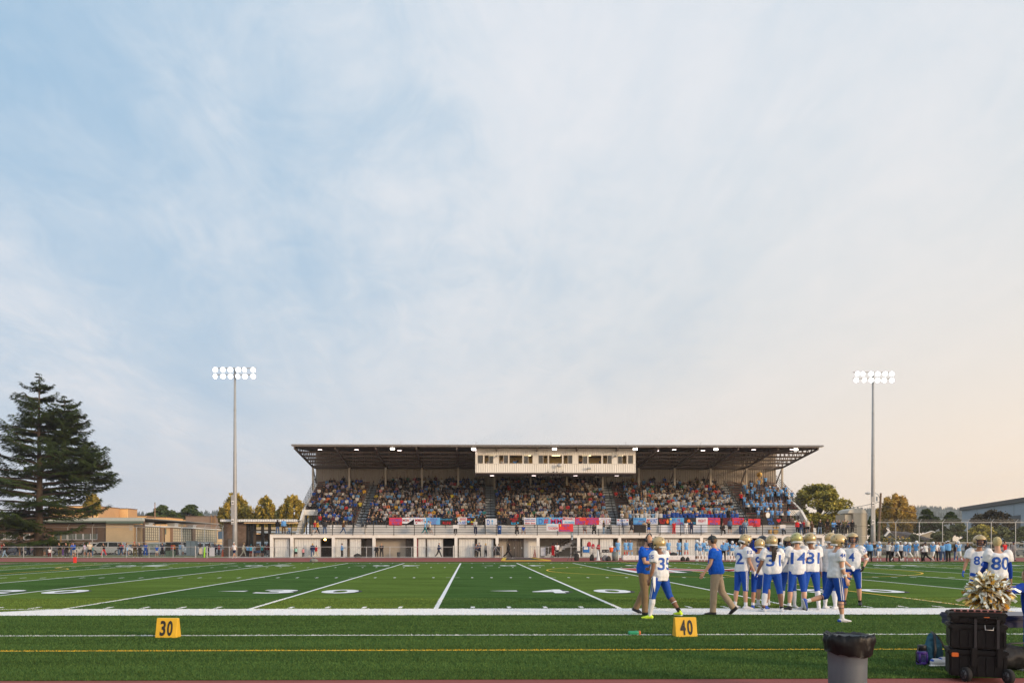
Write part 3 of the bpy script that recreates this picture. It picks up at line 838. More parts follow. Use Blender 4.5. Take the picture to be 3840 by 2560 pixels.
M_LAMPW = mat('flood_lamp', (.9,.9,.85), .4, var=0, emit=(1,.93,.80), estr=9)
M_LAMPT = mat('ceiling_tube', (.9,.85,.85), .4, var=0, emit=(1,.82,.78), estr=5)
M_GALV = mat('galvanised_steel', (.42,.43,.44), .45, metal=.35, var=.08, vscale=4)
M_WHITE = mat('white_paint', (.70,.70,.70), .6, var=.05)
DF = 98.0                      # front plane of the lower storey
DECK = 2.66
Y0, RUN, RISE, Z0R, NROW = 101.6, 0.78, 0.365, 3.75, 16
XL, XR = PX(1135, 104), PX(3008, 104.6)
GL, GR = PX(1012, DF), PX(3168, DF)
AIS = [PX(1352,101.6), PX(1842,101.6), PX(2308,101.6), PX(2800,101.6)]
AIST = [PX(1404,113), PX(1837,113), PX(2274,113), PX(2712,113)]
WL, WR = PX(1192,105), PX(2958,105)       # where the raised end wings begin
def row_y(i): return Y0 + RUN*i
def row_z(i): return Z0R + RISE*i
stand = empty('grandstand', (0,0,0), label='covered cream and taupe grandstand full of spectators behind the far side line', cat='grandstand')
def part(name, mb, m, parent=stand, smooth=False): return mb.build(name, m, parent, smooth)
def corrug(x0, x1, z0, z1, y, pitch, depth, face=-1):
 """trapezoid-profile sheet in the xz plane facing -Y"""
 mb = MB(); n = max(1, int(round((x1-x0)/pitch))); p = (x1-x0)/n; xs = []
 for i in range(n):
  a = x0 + i*p
  xs += [(a, 0), (a+p*.38, 0), (a+p*.5, depth), (a+p*.88, depth)]
 xs.append((x1, 0))
 for (a, da), (b, db) in zip(xs, xs[1:]):
  mb.quad((a, y+face*da, z0), (b, y+face*db, z0), (b, y+face*db, z1), (a, y+face*da, z1))
 return mb
# --- lower storey: beam, columns, bays
mb = MB(); mb.box(GL, GR, DF, DF+.5, 2.25, DECK-.06); part('front_beam', mb, M_CREAM)
mb = MB(); mb.box(GL, GR+.02, DF-.06, Y0+.6, DECK-.06+.003, DECK); part('walkway_slab', mb, M_DECKG)
mb = MB(); mb.box(GL, GR, DF+3.2, DF+3.4, 0, DECK-.07); part('rear_wall', mb, M_TAN)
mb = MB(); mb.box(GL, GR, DF+.02, DF+3.2, 2.20, 2.247); part('soffit', mb, M_TAN)
colx = [1018, 1094, 1250, 1402, 1557, 1710, 1864, 2018, 2170, 2324, 2478, 2631, 2784, 2937, 3088, 3160]
for X in colx:
 x = PX(X, DF); mb = MB(); mb.box(x-.17, x+.17, DF-.015, DF+.42, 0, 2.25); part('column', mb, M_CREAM)
def door(x0, x1, m=M_DOORW, y=DF+.36, z1=2.12, handle=True):
 mb = corrug(PX(x0,y), PX(x1,y), .03, z1, y, .28, .015); o = part('door', mb, m)
 a, b = PX(x0,y), PX(x1,y)
 mb = MB(); mb.box(a-.07, a-.005, y-.04, y+.06, 0, z1+.08); mb.box(b+.005, b+.07, y-.04, y+.06, 0, z1+.08); mb.box(a-.005, b+.005, y-.04, y+.06, z1+.01, z1+.08)
 mb.build('frame', M_DOORB if m is M_DOORW else M_STEEL, o)
 if handle:
  mb = MB(); mb.box(b-.22, b-.12, y-.06, y-.016, 1.0, 1.2); mb.build('handle', M_GALV, o)
for a, b in ((1030,1085),(1105,1202),(1258,1302),(1312,1354),(1569,1596),(1602,1661),(1721,1780),(1790,1850),(2184,2244),(2250,2299),(2483,2545),(2558,2622),(2637,2682),(2686,2726),(2942,2990),(2995,3040),(3043,3078),(3094,3122),(3126,3154)):
 door(a, b)
for a, b in ((1523,1549),(1907,1934),(1935,1962),(2396,2440)): door(a, b, M_DOORB, y=DF+1.2)
def infill(a, b, m, y, z1=2.2):
 mb = MB(); mb.box(PX(a,y), PX(b,y), y, y+.1, 0, z1); part('wall_panel', mb, m)
infill(1244, 1250, M_TAN, DF+.4)
for a, b, m, y in ((1406,1522,M_TAN,DF+1.3),(1866,1906,M_TAN,DF+1.3),(1963,2014,M_CREAM,DF+1.3),(2328,2395,M_TAN,DF+1.3),(2441,2476,M_DARKIN,DF+1.4),
     (1205,1246,M_DARKIN,DF+2.6),(1373,1400,M_DOORB,DF+.7),(1664,1706,M_DARKIN,DF+2.6),(2728,2782,M_DARKIN,DF+2.6),(2788,2935,M_DARKIN,DF+1.4),(2022,2166,M_TAN,DF+2.9)):
 infill(a, b, m, y)
mb = MB(); mb.box(PX(1562,DF), PX(1567,DF), DF+.3, DF+.36, 0, 2.15); part('red_panel', mb, mat('maroon_paint', (.16,.02,.03), .6))
# wall lamp in the dark alcove
mb = MB(); x = PX(1219, DF+.9); mb.ell((x, DF+.9, 2.05), (.13,.08,.10)); part('wall_lamp', mb, mat('bulkhead_lamp', (.8,.6,.3), .4, var=0, emit=(1,.55,.15), estr=18))
# stair going up behind the open bay, with railing
st = MB(); xa, xb = PX(2040, DF+1.6), PX(2160, DF+1.6)
for i in range(11):
 x = lerp(xa, xb, i/11); st.box(x, x+(xb-xa)/11, DF+1.2, DF+2.3, max(0,i*.19-.25), .2+i*.19)
part('bay_stair', st, M_DECKG)
for h in (.55, .85, 1.15):
 mb = MB(); mb.bar((xa, DF+1.15, h), (xb-.8, DF+1.15, min(2.18,h+1.7)), .04); part('stair_rail', mb, M_BLACK)
for i in range(4):
 x = lerp(xa, xb, i/4); mb = MB(); mb.bar((x, DF+1.15, i*.5+.1), (x, DF+1.15, min(2.18, 1.2+i*.5)), .04); part('rail_post', mb, M_BLACK)
# --- walkway rail
rail = empty('walkway_railing', (0,0,0), label='black steel railing along the front edge of the grandstand walkway', cat='railing')
GR2 = PX(3212, DF)
for z in (DECK+.22, DECK+.5, DECK+.78, DECK+1.06):
 mb = MB(); mb.bar((PX(1060,DF-.03), DF-.03, z), (GR2, DF-.03, z), .045); mb.build('rail', M_BLACK, rail)
X = 1093
while X < 3215:
 x = PX(X, DF-.03); mb = MB(); mb.bar((x, DF-.035, DECK-.12), (x, DF-.035, DECK+1.08), .07); mb.build('post', M_BLACK, rail); X += 76.8
mb = MB(); mb.box(GR+.02, GR2, DF-.03, DF+2.0, DECK-.25, DECK-.003); part('landing', mb, M_DECKG)
for i in range(9):
 mb = MB(); mb.bar((GR2-.02, DF+.02+i*.22, DECK), (GR2-.02, DF+.02+i*.22, DECK+1.05), .025); mb.build('baluster', M_BLACK, rail)
# --- seating bowl
mb = MB(); mb.box(WL-.2, WR+.2, Y0-.12, Y0, DECK+.003, Z0R); part('front_wall', mb, M_DECKG)
for i in range(NROW):
 a, b = (WL, WR) if i < 5 else (XL, XR)
 mb = MB(); mb.box(a, b, row_y(i), 114.3 if i == NROW-1 else row_y(i)+RUN+.05, row_z(i)-.5, row_z(i)+.001*i); part('tier', mb, M_TIER)
def aisle_x(j, i): return lerp(AIS[j], AIST[j], i/14.5)
AW = .60
for i in range(NROW):
 lo, hi = (WL, WR) if i < 5 else (XL, XR)
 xs = [lo] + [v for j in range(4) for v in (aisle_x(j,i)-AW, aisle_x(j,i)+AW)] + [hi]
 for s in range(5):
  a, b = xs[2*s]+.1, xs[2*s+1]-.1
  mb = MB(); mb.box(a, b, row_y(i)+.40, row_y(i)+.72, row_z(i)+.39, row_z(i)+.44); part('bench_plank', mb, M_BENCH)
  mb = MB(); n = max(2, int((b-a)/2))
  for q in range(n+1):
   x = lerp(a+.05, b-.05, q/n); mb.box(x-.03, x+.03, row_y(i)+.5, row_y(i)+.6, row_z(i), row_z(i)+.39)
  tag(part('bench_support', mb, M_STEEL), kind='stuff')
# stairs in the aisles with hand rails
for j in range(4):
 for i in range(NROW-1):
  x = aisle_x(j, i)
  for h in (0, 1):
   mb = MB(); mb.box(x-AW+.02, x+AW-.02, row_y(i)+h*RUN/2, row_y(i)+(h+1)*RUN/2+.02, row_z(i)-.3, row_z(i)+.012+h*RISE/2); part('step', mb, M_STAIR)
 for seg in ((0,4),(5,9),(10,14)):
  a, b = seg
  for h in (.5, .9):
   mb = MB(); mb.bar((aisle_x(j,a), row_y(a), row_z(a)+h), (aisle_x(j,b), row_y(b), row_z(b)+h), .045); part('hand_rail', mb, M_BLACK)
  for q in (a, b):
   mb = MB(); mb.bar((aisle_x(j,q), row_y(q), row_z(q)), (aisle_x(j,q), row_y(q), row_z(q)+.92), .045); part('rail_post', mb, M_BLACK)
 # stair from walkway up to row 0
 x = AIS[j]
 for q in range(5):
  mb = MB(); mb.box(x-.65, x+.65, Y0-1.4+q*.28, Y0-.12, DECK+.004+q*.2, DECK+.2+q*.2+.02); part('step', mb, M_DECKG)
 for s in (-.7, .7):
  for h in (.45, .8):
   mb = MB(); mb.bar((x+s, Y0-1.5, DECK+h), (x+s, Y0-.2, Z0R+h), .04); part('stair_rail', mb, M_BLACK)
  mb = MB(); mb.bar((x+s, Y0-1.5, DECK), (x+s, Y0-1.5, DECK+.85), .045); part('rail_post', mb, M_BLACK)
# black fence along the front row
xs = [WL] + [v for a in AIS for v in (a-.75, a+.75)] + [WR]
for s in range(5):
 a, b = xs[2*s], xs[2*s+1]
 for h in (.30, .60, .90):
  mb = MB(); mb.bar((a, Y0-.16, Z0R+h-.05), (b, Y0-.16, Z0R+h-.05), .035); part('front_row_rail', mb, M_BLACK)
 n = max(1, int(round((b-a)/2.3)))
 for q in range(n+1):
  x = lerp(a, b, q/n); mb = MB(); mb.bar((x, Y0-.16, Z0R-.35), (x, Y0-.16, Z0R+.88), .04); part('rail_post', mb, M_BLACK)
# end wings: parapet, opening below, slanted flank wall, side rails
for sgn, wx, ex in ((-1, WL, XL), (1, WR, XR)):
 lo, hi = min(wx, ex), max(wx, ex)
 yw = row_y(5)
 mb = MB(); mb.box(lo, hi, yw-.25, yw, row_z(5)-.55, row_z(5)+.12); part('wing_parapet', mb, M_CREAM)
 mb = MB(); mb.box(lo, hi, yw+2.6, yw+2.75, DECK, row_z(5)); part('passage_wall', mb, mat('olive_tan_block', (.26,.22,.13), .85, var=.1))
 mb = MB(); mb.box(lo+.2, hi-.2, yw, yw+2.6, DECK-.01, DECK+.01); part('passage_floor', mb, M_DECKG)
 for t in (.12, .62):
  x = lerp(ex, wx, t); mb = MB(); mb.box(x-.06, x+.06, yw-.15, yw-.03, DECK, row_z(5)-.5); part('passage_post', mb, M_BLACK)
 # flank wall: solid wedge following the seating slope
 x0, x1 = (ex-.28, ex-.002) if sgn < 0 else (ex+.002, ex+.28)
 prof = [(yw-.25, row_z(5)+.12), (114.2, row_z(NROW-1)+.25), (114.2, row_z(NROW-1)-.9), (yw+1.2, row_z(5)-.7), (yw-1.2, DECK), (yw-4.4, DECK), ]
 mb = MB(); mb.prism([(y, z) for y, z in prof], x0, x1); part('flank_wall', mb, M_CREAM)
 # inner sloped fence where the wing meets the lower rows
 for h in (.3, .6, .9):
  mb = MB(); mb.bar((wx, row_y(0), row_z(0)+h), (wx, row_y(5)+.1, row_z(5)+h+.1), .035); part('wing_rail', mb, M_BLACK)
 for h in (.2, .5, .8, 1.1):
  mb = MB(); mb.bar((ex+sgn*.14, yw-.2, row_z(5)+h+.1), (ex+sgn*.14, 114.0, row_z(NROW-1)+h+.3), .04); part('flank_rail', mb, M_BLACK)
  mb = MB(); mb.bar((lo, yw-.12, row_z(5)+h), (hi, yw-.12, row_z(5)+h), .03); part('wing_rail', mb, M_BLACK)
 for q in range(7):
  t = q/6; y = lerp(yw-.2, 114.0, t); z = lerp(row_z(5)+.1, row_z(NROW-1)+.3, t)
  mb = MB(); mb.bar((ex+sgn*.14, y, z), (ex+sgn*.14, y, z+1.12), .04); part('rail_post', mb, M_BLACK)
# --- back wall, columns, trusses, roof
YB = 114.4; RL, RR = PX(1095, 100), PX(3083, 100)
BL, BR = PX(1184, YB), PX(2910, YB)
ZRF, ZRB = PZ(1667, 100), 14.15
def roof_z(y): return lerp(ZRF, ZRB, (y-100)/(115.4-100))
part('back_wall', corrug(BL, BR, 8.6, roof_z(YB)-.12, YB, .30, .04), M_SIDE_D)
mb = MB(); mb.box(BL, BR, YB-.28, YB-.05, 11.45, 11.75); part('wall_beam', mb, M_STEEL)
NB = 13; TX = [lerp(PX(1176, 112.4), PX(2928, 112.4), i/NB) for i in range(NB+1)]
YC = 111.9; ZC = 11.45
for i, x in enumerate(TX):
 mb = MB(); zb = row_z(min(NROW-1, int((YC-Y0)/RUN))) if 0 < i < NB else row_z(10)
 mb.box(x-.11, x+.11, YC-.11, YC+.11, zb, ZC); part('roof_column', mb, mat('cream_steel', (.50,.44,.36), .6, var=.06))
 zt = roof_z(100.3)-.42
 ch = MB(); ch.bar((x, 100.2, zt), (x, YC, ZC), .16, .20); ch.bar((x, YC, ZC), (x, YB-.1, ZC+.05), .16, .2)
 ch.bar((x, 100.2, roof_z(100.2)-.36), (x, YB-.1, roof_z(YB)-.36), .16, .2)
 part('truss_chord', ch, M_STEEL)
 mb = MB(); N_ = 8
 lowz = lambda y: lerp(zt, ZC, min(1, (y-100.2)/(YC-100.2)))
 for q in range(N_):
  ya, yb = lerp(102, YB-.3, q/N_), lerp(102, YB-.3, (q+1)/N_); ym = (ya+yb)/2
  mb.bar((x, ya, roof_z(ya)-.4), (x, ym, lowz(ym)), .09); mb.bar((x, ym, lowz(ym)), (x, yb, roof_z(yb)-.4), .09)
 part('truss_web', mb, M_STEEL)
 mb = MB(); mb.bar((x, YC, ZC), (x, YB-.1, 9.4), .12); part('knee_brace', mb, M_STEEL)
for t in (.22, .42, .60, .78, .98):
 y = lerp(100.2, YC, t); z = lerp(ZRF-.42, ZC, t)
 mb = MB(); mb.bar((TX[0], y, z+.06), (TX[-1], y, z+.06), .14, .22); part('strut', mb, M_STEEL)
for y in np.linspace(100.6, 114.2, 9):
 mb = MB(); mb.bar((RL+.1, y, roof_z(y)-.19), (RR-.1, y, roof_z(y)-.19), .08, .2); part('purlin', mb, M_STEEL)
for i in range(0, NB, 2):
 mb = MB(); mb.bar((TX[i], YC, ZC+.1), (TX[i+1], 106, lerp(ZRF-.42, ZC, .5)), .06); part('wind_brace', mb, M_STEEL)
# corrugated roof sheet, thick, waves running front to back
mb = MB(); n = int((RR-RL)/.30); p = (RR-RL)/n
for i in range(n):
 a = RL + i*p
 pr = [(a,0),(a+p*.3,0),(a+p*.45,.05),(a+p*.75,.05),(a+p,0)]
 for (xa_, da), (xb_, db) in zip(pr, pr[1:]):
  mb.quad((xa_,99.8,ZRF-.02+da),(xb_,99.8,ZRF-.02+db),(xb_,115.4,ZRB+da),(xa_,115.4,ZRB+da if False else ZRB+da))
  mb.quad((xa_,99.8,ZRF-.06),(xb_,99.8,ZRF-.06),(xb_,99.8,ZRF-.02+db),(xa_,99.8,ZRF-.02+da))
part('roof_sheet', mb, M_ROOF)
mb = MB(); mb.quad((RL,99.8,ZRF-.07),(RR,99.8,ZRF-.07),(RR,115.4,ZRB-.06),(RL,115.4,ZRB-.06)); part('roof_deck', mb, mat('dark_deck', (.10,.085,.075), .8, var=.1))
mb = MB(); mb.box(RL-.02, RR+.02, 99.55, 99.79, ZRF-.17, ZRF-.03); part('gutter', mb, mat('gutter_grey', (.20,.20,.21), .5, var=.1))
mb = MB(); mb.box(RL, RR, 99.82, 99.95, ZRF-.25, ZRF-.075); part('fascia', mb, M_CREAM)
for X in (1503, 1785, 2066, 2067+280, 2628):
 x = PX(X, 100.4); mb = MB(); mb.bar((x, 100.4, ZRF), (x, 100.4, ZRF+.42), .03); part('roof_mast', mb, M_STEEL)
# lights under the roof
for X in (1472, 1776, 2079, 2381.6, 2684, 2983.6):
 x = PX(X, 99.9); t = empty('flood_light', (x, 99.9, ZRF-.5))
 t.parent = stand
 mb = MB(); mb.box(-.26,.26,-.06,.06,-.12,.12); mb.build('housing', M_GALV, t)
 mb = MB(); mb.box(-.24,.24,-.075,-.062,-.10,.10); mb.build('lens', M_LAMPW, t)
 mb = MB(); mb.box(-.02,.02,-.02,.02,.12,.3); mb.build('bracket', M_GALV, t)
for X, Yp, d in ((1200,1685,104),(1337,1685,104),(1498,1688,104),(1778,1687,101.2),(2463,1689,103),(2528,1685,104),(2636,1688,104),(2826,1685,104),(2970,1684,104),(1845,1782,104.5),(2002,1782,104.5),(2158,1782,104.5),(2313,1782,104.5)):
 p = P(X, Yp, d); t = empty('ceiling_light', p); t.parent = stand
 mb = MB(); mb.box(-.26,.26,-.12,.12,0,.07); mb.build('housing', M_GALV, t)
 mb = MB(); mb.box(-.23,.23,-.10,.10,-.035,-.002); mb.build('lens', M_LAMPT, t)
 mb = MB(); mb.bar((0,0,.07), (0,0,.5), .02); mb.build('hanger', M_STEEL, t)
# --- press box
pb = empty('press_box', (0,0,0), label='long cream corrugated press box hung under the middle of the roof', cat='press box')
YP = 101.5; PL, PR_ = PX(1783, YP), PX(2383, YP); ZP0 = PZ(1771, YP); ZW0, ZW1 = PZ(1737, YP), PZ(1706.5, YP); ZP1 = roof_z(YP)-.35
corrug(PL, PR_, ZP0, ZW0, YP, .26, .035).build('lower_siding', M_SIDING, pb)
corrug(PL, PR_, ZW1+.10, ZP1, YP, .26, .02).build('upper_siding', M_SIDING, pb)
mb = MB(); mb.box(PL-.03, PR_+.03, YP-.07, YP+.05, ZW0-.06, ZW0-.002); mb.build('sill_trim', M_CREAM, pb)
mb = MB(); mb.box(PL-.02, PR_+.02, YP-.06, YP+4.2, ZP0-.12, ZP0-.002); mb.build('floor_slab', M_STEEL, pb)
for x in (PL-.02, PR_-.08):
 mb = MB(); mb.box(x, x+.1, YP+.002, YP+4.2, ZP0, ZP1); mb.build('end_wall', M_SIDING, pb)
mb = MB(); mb.box(PL+.1, PR_-.1, YP+4.1, YP+4.2, ZP0, ZP1); mb.build('rear_wall', mat('warm_room_paint', (.58,.42,.20), .8, var=.08, vscale=.6), pb)
mb = MB(); mb.box(PL+.1, PR_-.1, YP+.06, YP+4.1, ZW1+.25, ZW1+.3); mb.build('room_ceiling', M_CREAM, pb)
for X in (1850, 1975, 2085, 2200, 2320):
 x = PX(X, YP+2.2); mb = MB(); mb.box(x-.5,x+.5,YP+2.0,YP+2.3,ZW1+.19,ZW1+.245); mb.build('room_light', mat('room_light', (.8,.7,.5), .5, var=0, emit=(1,.78,.42), estr=7), pb)
def zx(z): return 1740 + z*680/2352
wins = [(180,246),(268,379),(457,571),(591,756),(777,889),(968,1085),(1104,1270),(1292,1404),(1485,1598),(1617,1781),(1803,1915),(1996,2108),(2129,2192)]
edges = [zx(148)]
M_WFR = mat('cream_window_frame', (.62,.57,.5), .5)
for a, b in wins:
 xa, xb = PX(zx(a), YP), PX(zx(b), YP)
 pa = PX(edges[-1], YP)
 mb = MB(); mb.box(max(pa, PL), xa-.04, YP-.005, YP+.06, ZW0, ZW1+.10); mb.build('pier', M_SIDING, pb); edges.append(zx(b))
 w = empty('window', (0,0,0)); w.parent = pb
 mb = MB()
 mb.box(xa-.038, xa, YP-.03, YP+.08, ZW0, ZW1); mb.box(xb, xb+.038, YP-.03, YP+.08, ZW0, ZW1)
 mb.box(xa-.038, xb+.038, YP-.03, YP+.08, ZW1+.002, ZW1+.098)
 mb.build('frame', M_WFR, w)
 if b-a < 130:
  mb = MB(); xm = (xa+xb)/2 if b-a > 80 else xb-.05
  if b-a > 80:
   mb.box(xm-.02, xm+.02, YP-.01, YP+.05, ZW0, ZW1); mb.build('mullion', M_WFR, w)
  s0, s1 = (xm+.02, xb) if (a//100) % 2 == 0 else (xa, xm-.02)
  mb = MB(); mb.box(s0, s1, YP+.02, YP+.03, ZW0, ZW1); mb.build('pane', M_GLASS, w)
xa = PX(edges[-1], YP); mb = MB(); mb.box(xa+.04, PR_, YP-.005, YP+.06, ZW0, ZW1+.10); mb.build('pier', M_SIDING, pb)
for X in (1862, 2308):
 p = P(X, 1710, YP-.25); mb = MB(); mb.tube([p+Vector((-.14,.1,0)), p, p+Vector((.14,-.14,0))], [.07,.10,.14], n=10); o = mb.build('loudspeaker', M_GALV); tag(o, 'small grey horn loudspeaker on the press box above the %s windows' % ('left' if X < 2000 else 'right'), 'loudspeaker', 'press box loudspeakers')
p = P(2098, 1744, YP-.5)
o = empty('satellite_dish', p, label='small grey dish and arm antenna on the middle of the press box', cat='antenna')
mb = MB(); mb.ell((0,0,0), (.30,.10,.22), nu=12, nv=6); mb.build('dish', M_GALV, o)
mb = MB(); mb.bar((0,0,0),(0,.46,.05),.05); mb.bar((0,0,0),(.7,.1,.1),.03); mb.build('arm', M_GALV, o)
p = P(2208, 1755, YP-.35); o = empty('security_camera', p, label='round silver horn fixture on the right half of the press box', cat='camera')
mb = MB(); mb.tube([(-.2,0,0),(-.05,0,0),(.15,0,0),(.22,0,0)], [.10,.12,.10,.13], n=12); mb.build('body', M_GALV, o)
mb = MB(); mb.bar((0,0,0),(0,.33,0),.05); mb.build('mount', M_GALV, o)
for X in (2055, 2075, 2089, 2111):
 p = P(X, 1769, YP-.2); mb = MB(); mb.box(-.07,.07,-.08,.08,-.05,.05); mb.bar((0,0,.05),(0,0,.32),.02); o = mb.build('microphone', M_BLACK); o.location = p
 tag(o, 'small black microphone on the press box bottom edge, number %s from the left' % {2055:'one',2075:'two',2089:'three',2111:'four'}[X], 'microphone', 'press box microphones')
# people in the press box (upper bodies behind the sill)
for X, c, hr, nm in ((1833,'white','dark','man in white shirt behind the second press box window'),(1884,'white','dark','dark haired man in white polo at third press box window'),(1931,'light blue','brown','camera operator in light blue shirt at the wide left press box window'),(1973,'grey','dark','person in grey behind the fifth press box window'),
     (2026,'red','blond','person in red at the left middle press box window'),(2072,'royal blue','dark','person in blue with cap at the wide middle press box window'),(2095,'brown','grey','grey haired person in brown at the wide middle press box window'),(2178,'black','dark','man in black at the eighth press box window'),(2238,'maroon','dark','seated person in maroon at wide right press box window'),(2253,'navy','dark','man in navy at right edge of the wide right press box window')):
 standing = X in (1833,1884,1931,2178,2253)
 person((PX(X, YP+.9), YP+.9, ZP0 + (0 if standing else -.45)), 185 if X % 2 else 160, 'phone' if standing else 'stand', 'tee', 'short', {'top': c, 'bottom': 'black', 'hair': hr, 'skin': 'tan'}, nm, 'press box crew')
p = P(1941, 1722, YP+.5); t = empty('video_camera', (p.x, YP+.5, ZP0), label='black video camera on a tripod at the wide left press box window', cat='camera')
mb = MB()
for a in (0, 120, 240): mb.bar((0,0,1.25),(.4*math.cos(R(a)), .4*math.sin(R(a)),0), .03)
mb.build('tripod', M_GALV, t); mb = MB(); mb.box(-.09,.09,-.2,.2,1.28,1.5); mb.tube([(0,-.2,1.39),(0,-.34,1.39)], .06, n=10); mb.build('camera_body', M_BLACK, t)
# ================================================================== LIGHT POLES
M_POLE = mat('pole_galvanised', (.34,.345,.35), .55, metal=.2, var=.10, vscale=1.5)
M_LAMP = mat('stadium_lamp', (.9,.9,.9), .4, var=0, emit=(1,.985,.95), estr=6)
M_SIGN = mat('sign_white', (.65,.65,.65), .6, var=.03)
def light_pole(X, d, Ytop, label, seed, tw):
 x = PX(X, d); rnd = random.Random(seed)
 t = empty('stadium_light_pole', (x, d, 0), label=label, cat='light pole', group='stadium light poles')
 zt = PZ(Ytop, d)
 mb = MB(); mb.tube([(0,0,0),(0,0,3.2),(0,0,8),(0,0,zt)], [.30,.27,.22,.11], n=14); mb.build('pole', M_POLE, t, True)
 for z in (5.6, 8.2, zt*.55, zt*.78):
  mb = MB(); mb.lathe([(.0,z),(.30-.008*z,z),(.30-.008*z,z+.12),(0,z+.12)], n=12); mb.build('band', M_POLE, t)
 mb = MB(); mb.box(-.36,.02,-.34,-.2,3.8,7.2); mb.build('control_box', M_POLE, t)
 for z in (4.0, 6.1):
  mb = MB(); mb.box(-.32,-.0,-.40,-.36,z,z+.42); s = mb.build('notice_plate', M_SIGN, t)
  mb = MB(); mb.box(-.28,-.05,-.412,-.402,z+.14,z+.26); mb.build('notice_print', M_BLACK, s)
 for r, z in ((0, zt-.05), (1, zt-.80)):
  mb = MB(); mb.bar((-2.45,0,z+.18), (2.45,0,z+.18), .09); arm = mb.build('cross_arm', M_POLE, t)
  for i in range(6):
   px_ = -2.15 + i*.86 + rnd.uniform(-.06,.06)
   lamp = empty('lamp', (px_, -.30, z-.05)); lamp.parent = t
   yaw = rnd.uniform(-.5,.5) + tw;
   ax = Matrix.Rotation(yaw, 3, 'Z') @ Matrix.Rotation(R(90+18), 3, 'X')
   mb = MB(); mb.lathe([(0,-.22),(.12,-.20),(.22,-.08),(.33,.10),(.34,.14)], n=14, axis=ax); mb.build('reflector', M_GALV, lamp, True)
   mb = MB(); mb.lathe([(0,.125),(.26,.125)], n=14, axis=ax); mb.build('lens', M_LAMP, lamp)
   mb = MB(); mb.bar((0,.1,.05),(0,.3,.22),.05); mb.build('bracket', M_POLE, lamp)
 mb = MB(); mb.box(-.5,.5,-.5,.5,0,.12); mb.build('footing', M_CONC, t)
light_pole(881, 100.5, 1388, 'tall grey stadium light pole beside the block building left of the grandstand', 1, .15)
light_pole(3274, 103, 1395, 'tall grey stadium light pole right of the grandstand by the storage tower', 2, -.35)
# ================================================================== FENCES
def chain_mat():
 m = bpy.data.materials.new('chain_link'); m.use_nodes = True
 nt = m.node_tree; N = nt.nodes; L = nt.links; b = N['Principled BSDF']
 b.inputs['Base Color'].default_value = (.16,.165,.165,1); b.inputs['Metallic'].default_value = .3; b.inputs['Roughness'].default_value = .5
 tc = N.new('ShaderNodeTexCoord'); res = []
 for sg in (1, -1):
  mp = N.new('ShaderNodeMapping'); L.new(tc.outputs['Object'], mp.inputs[0]); mp.inputs['Rotation'].default_value = (0, R(45*sg), 0)
  w = N.new('ShaderNodeTexWave'); w.wave_type = 'BANDS'; w.bands_direction = 'X'; w.inputs['Scale'].default_value = 2.2; L.new(mp.outputs[0], w.inputs[0])
  c = N.new('ShaderNodeMath'); c.operation = 'GREATER_THAN'; c.inputs[1].default_value = .90; L.new(w.outputs['Fac'], c.inputs[0]); res.append(c.outputs[0])
 mx = N.new('ShaderNodeMath'); mx.operation = 'MAXIMUM'; L.new(res[0], mx.inputs[0]); L.new(res[1], mx.inputs[1])
 ml = N.new('ShaderNodeMath'); ml.operation = 'MULTIPLY'; ml.inputs[1].default_value = .20; L.new(mx.outputs[0], ml.inputs[0])
 L.new(ml.outputs[0], b.inputs['Alpha'])
 return m
M_CHAIN = chain_mat()
def chain_fence(label, x0, x1, y, h, step, name='chain_link_fence', arms=False, midrail=None, posts=None, botrail=True):
 f = empty(name, (0,0,0), label=label, cat='fence')
 xs = posts or list(np.arange(x0, x1+.01, step))
 for z in [h] + ([midrail] if midrail else []) + ([.10] if botrail else []):
  mb = MB(); mb.bar((x0,y,z),(x1,y,z),.05); mb.build('rail', M_GALV, f)
 for x in xs:
  mb = MB(); mb.tube([(x,y,0),(x,y,h+.04)], .04 if h < 2 else .05, n=6)
  if arms: mb.bar((x,y,h),(x+.28,y-.1,h+.42),.045)
  mb.build('post', M_GALV, f)
 mb = MB(); mb.quad((x0,y+.03,.04),(x1,y+.03,.04),(x1,y+.03,h),(x0,y+.03,h)); mb.build('chain_link_panel', M_CHAIN, f)
 if arms:
  for q in (.1,.22,.34):
   mb = MB(); mb.bar((x0+q*.6,y-q*.2,h+q),(x1,y-q*.2,h+q),.012); mb.build('barbed_wire', M_GALV, f)
 return f
YF = 96.6
def px_posts(l, y): return [PX(v, y) for v in l]
chain_fence('low galvanised chain link fence between the track and the left spectators', -75, PX(731, YF), YF, 1.22, 3, posts=px_posts([-6,88.5,194,290.5,383,474,559,649], YF)+[-72,-66,-60])
chain_fence('low galvanised chain link fence in front of the left grandstand doors', PX(778, YF), PX(1697, YF), YF, 1.22, 3, posts=px_posts([778,860,948,1031.5,1117,1202,1290,1374,1462,1544,1631], YF))
chain_fence('low galvanised chain link fence below the right half of the grandstand', PX(2020, YF), PX(3190, YF), YF, 1.22, 3, posts=px_posts(list(range(2056, 3190, 85)), YF))
chain_fence('low galvanised chain link fence behind the crowd of officials on the right', PX(3195, 97.2), 95, 97.2, 1.6, 3, midrail=1.0)
chain_fence('tall chain link fence with barbed wire arms behind the left spectators', -95, PX(839,116), 116, 3.75, 3, arms=True, midrail=1.75, posts=px_posts([-32,63.5,158,254,346,512,597,681,767,810,835],116))
chain_fence('tall chain link fence with barbed wire arms along the right side street', PX(3290,106), 110, 106, 4.2, 4, arms=True, midrail=1.75, posts=px_posts([3359,3447,3534.5,3627,3717,3808,3900,3990,4080],106))
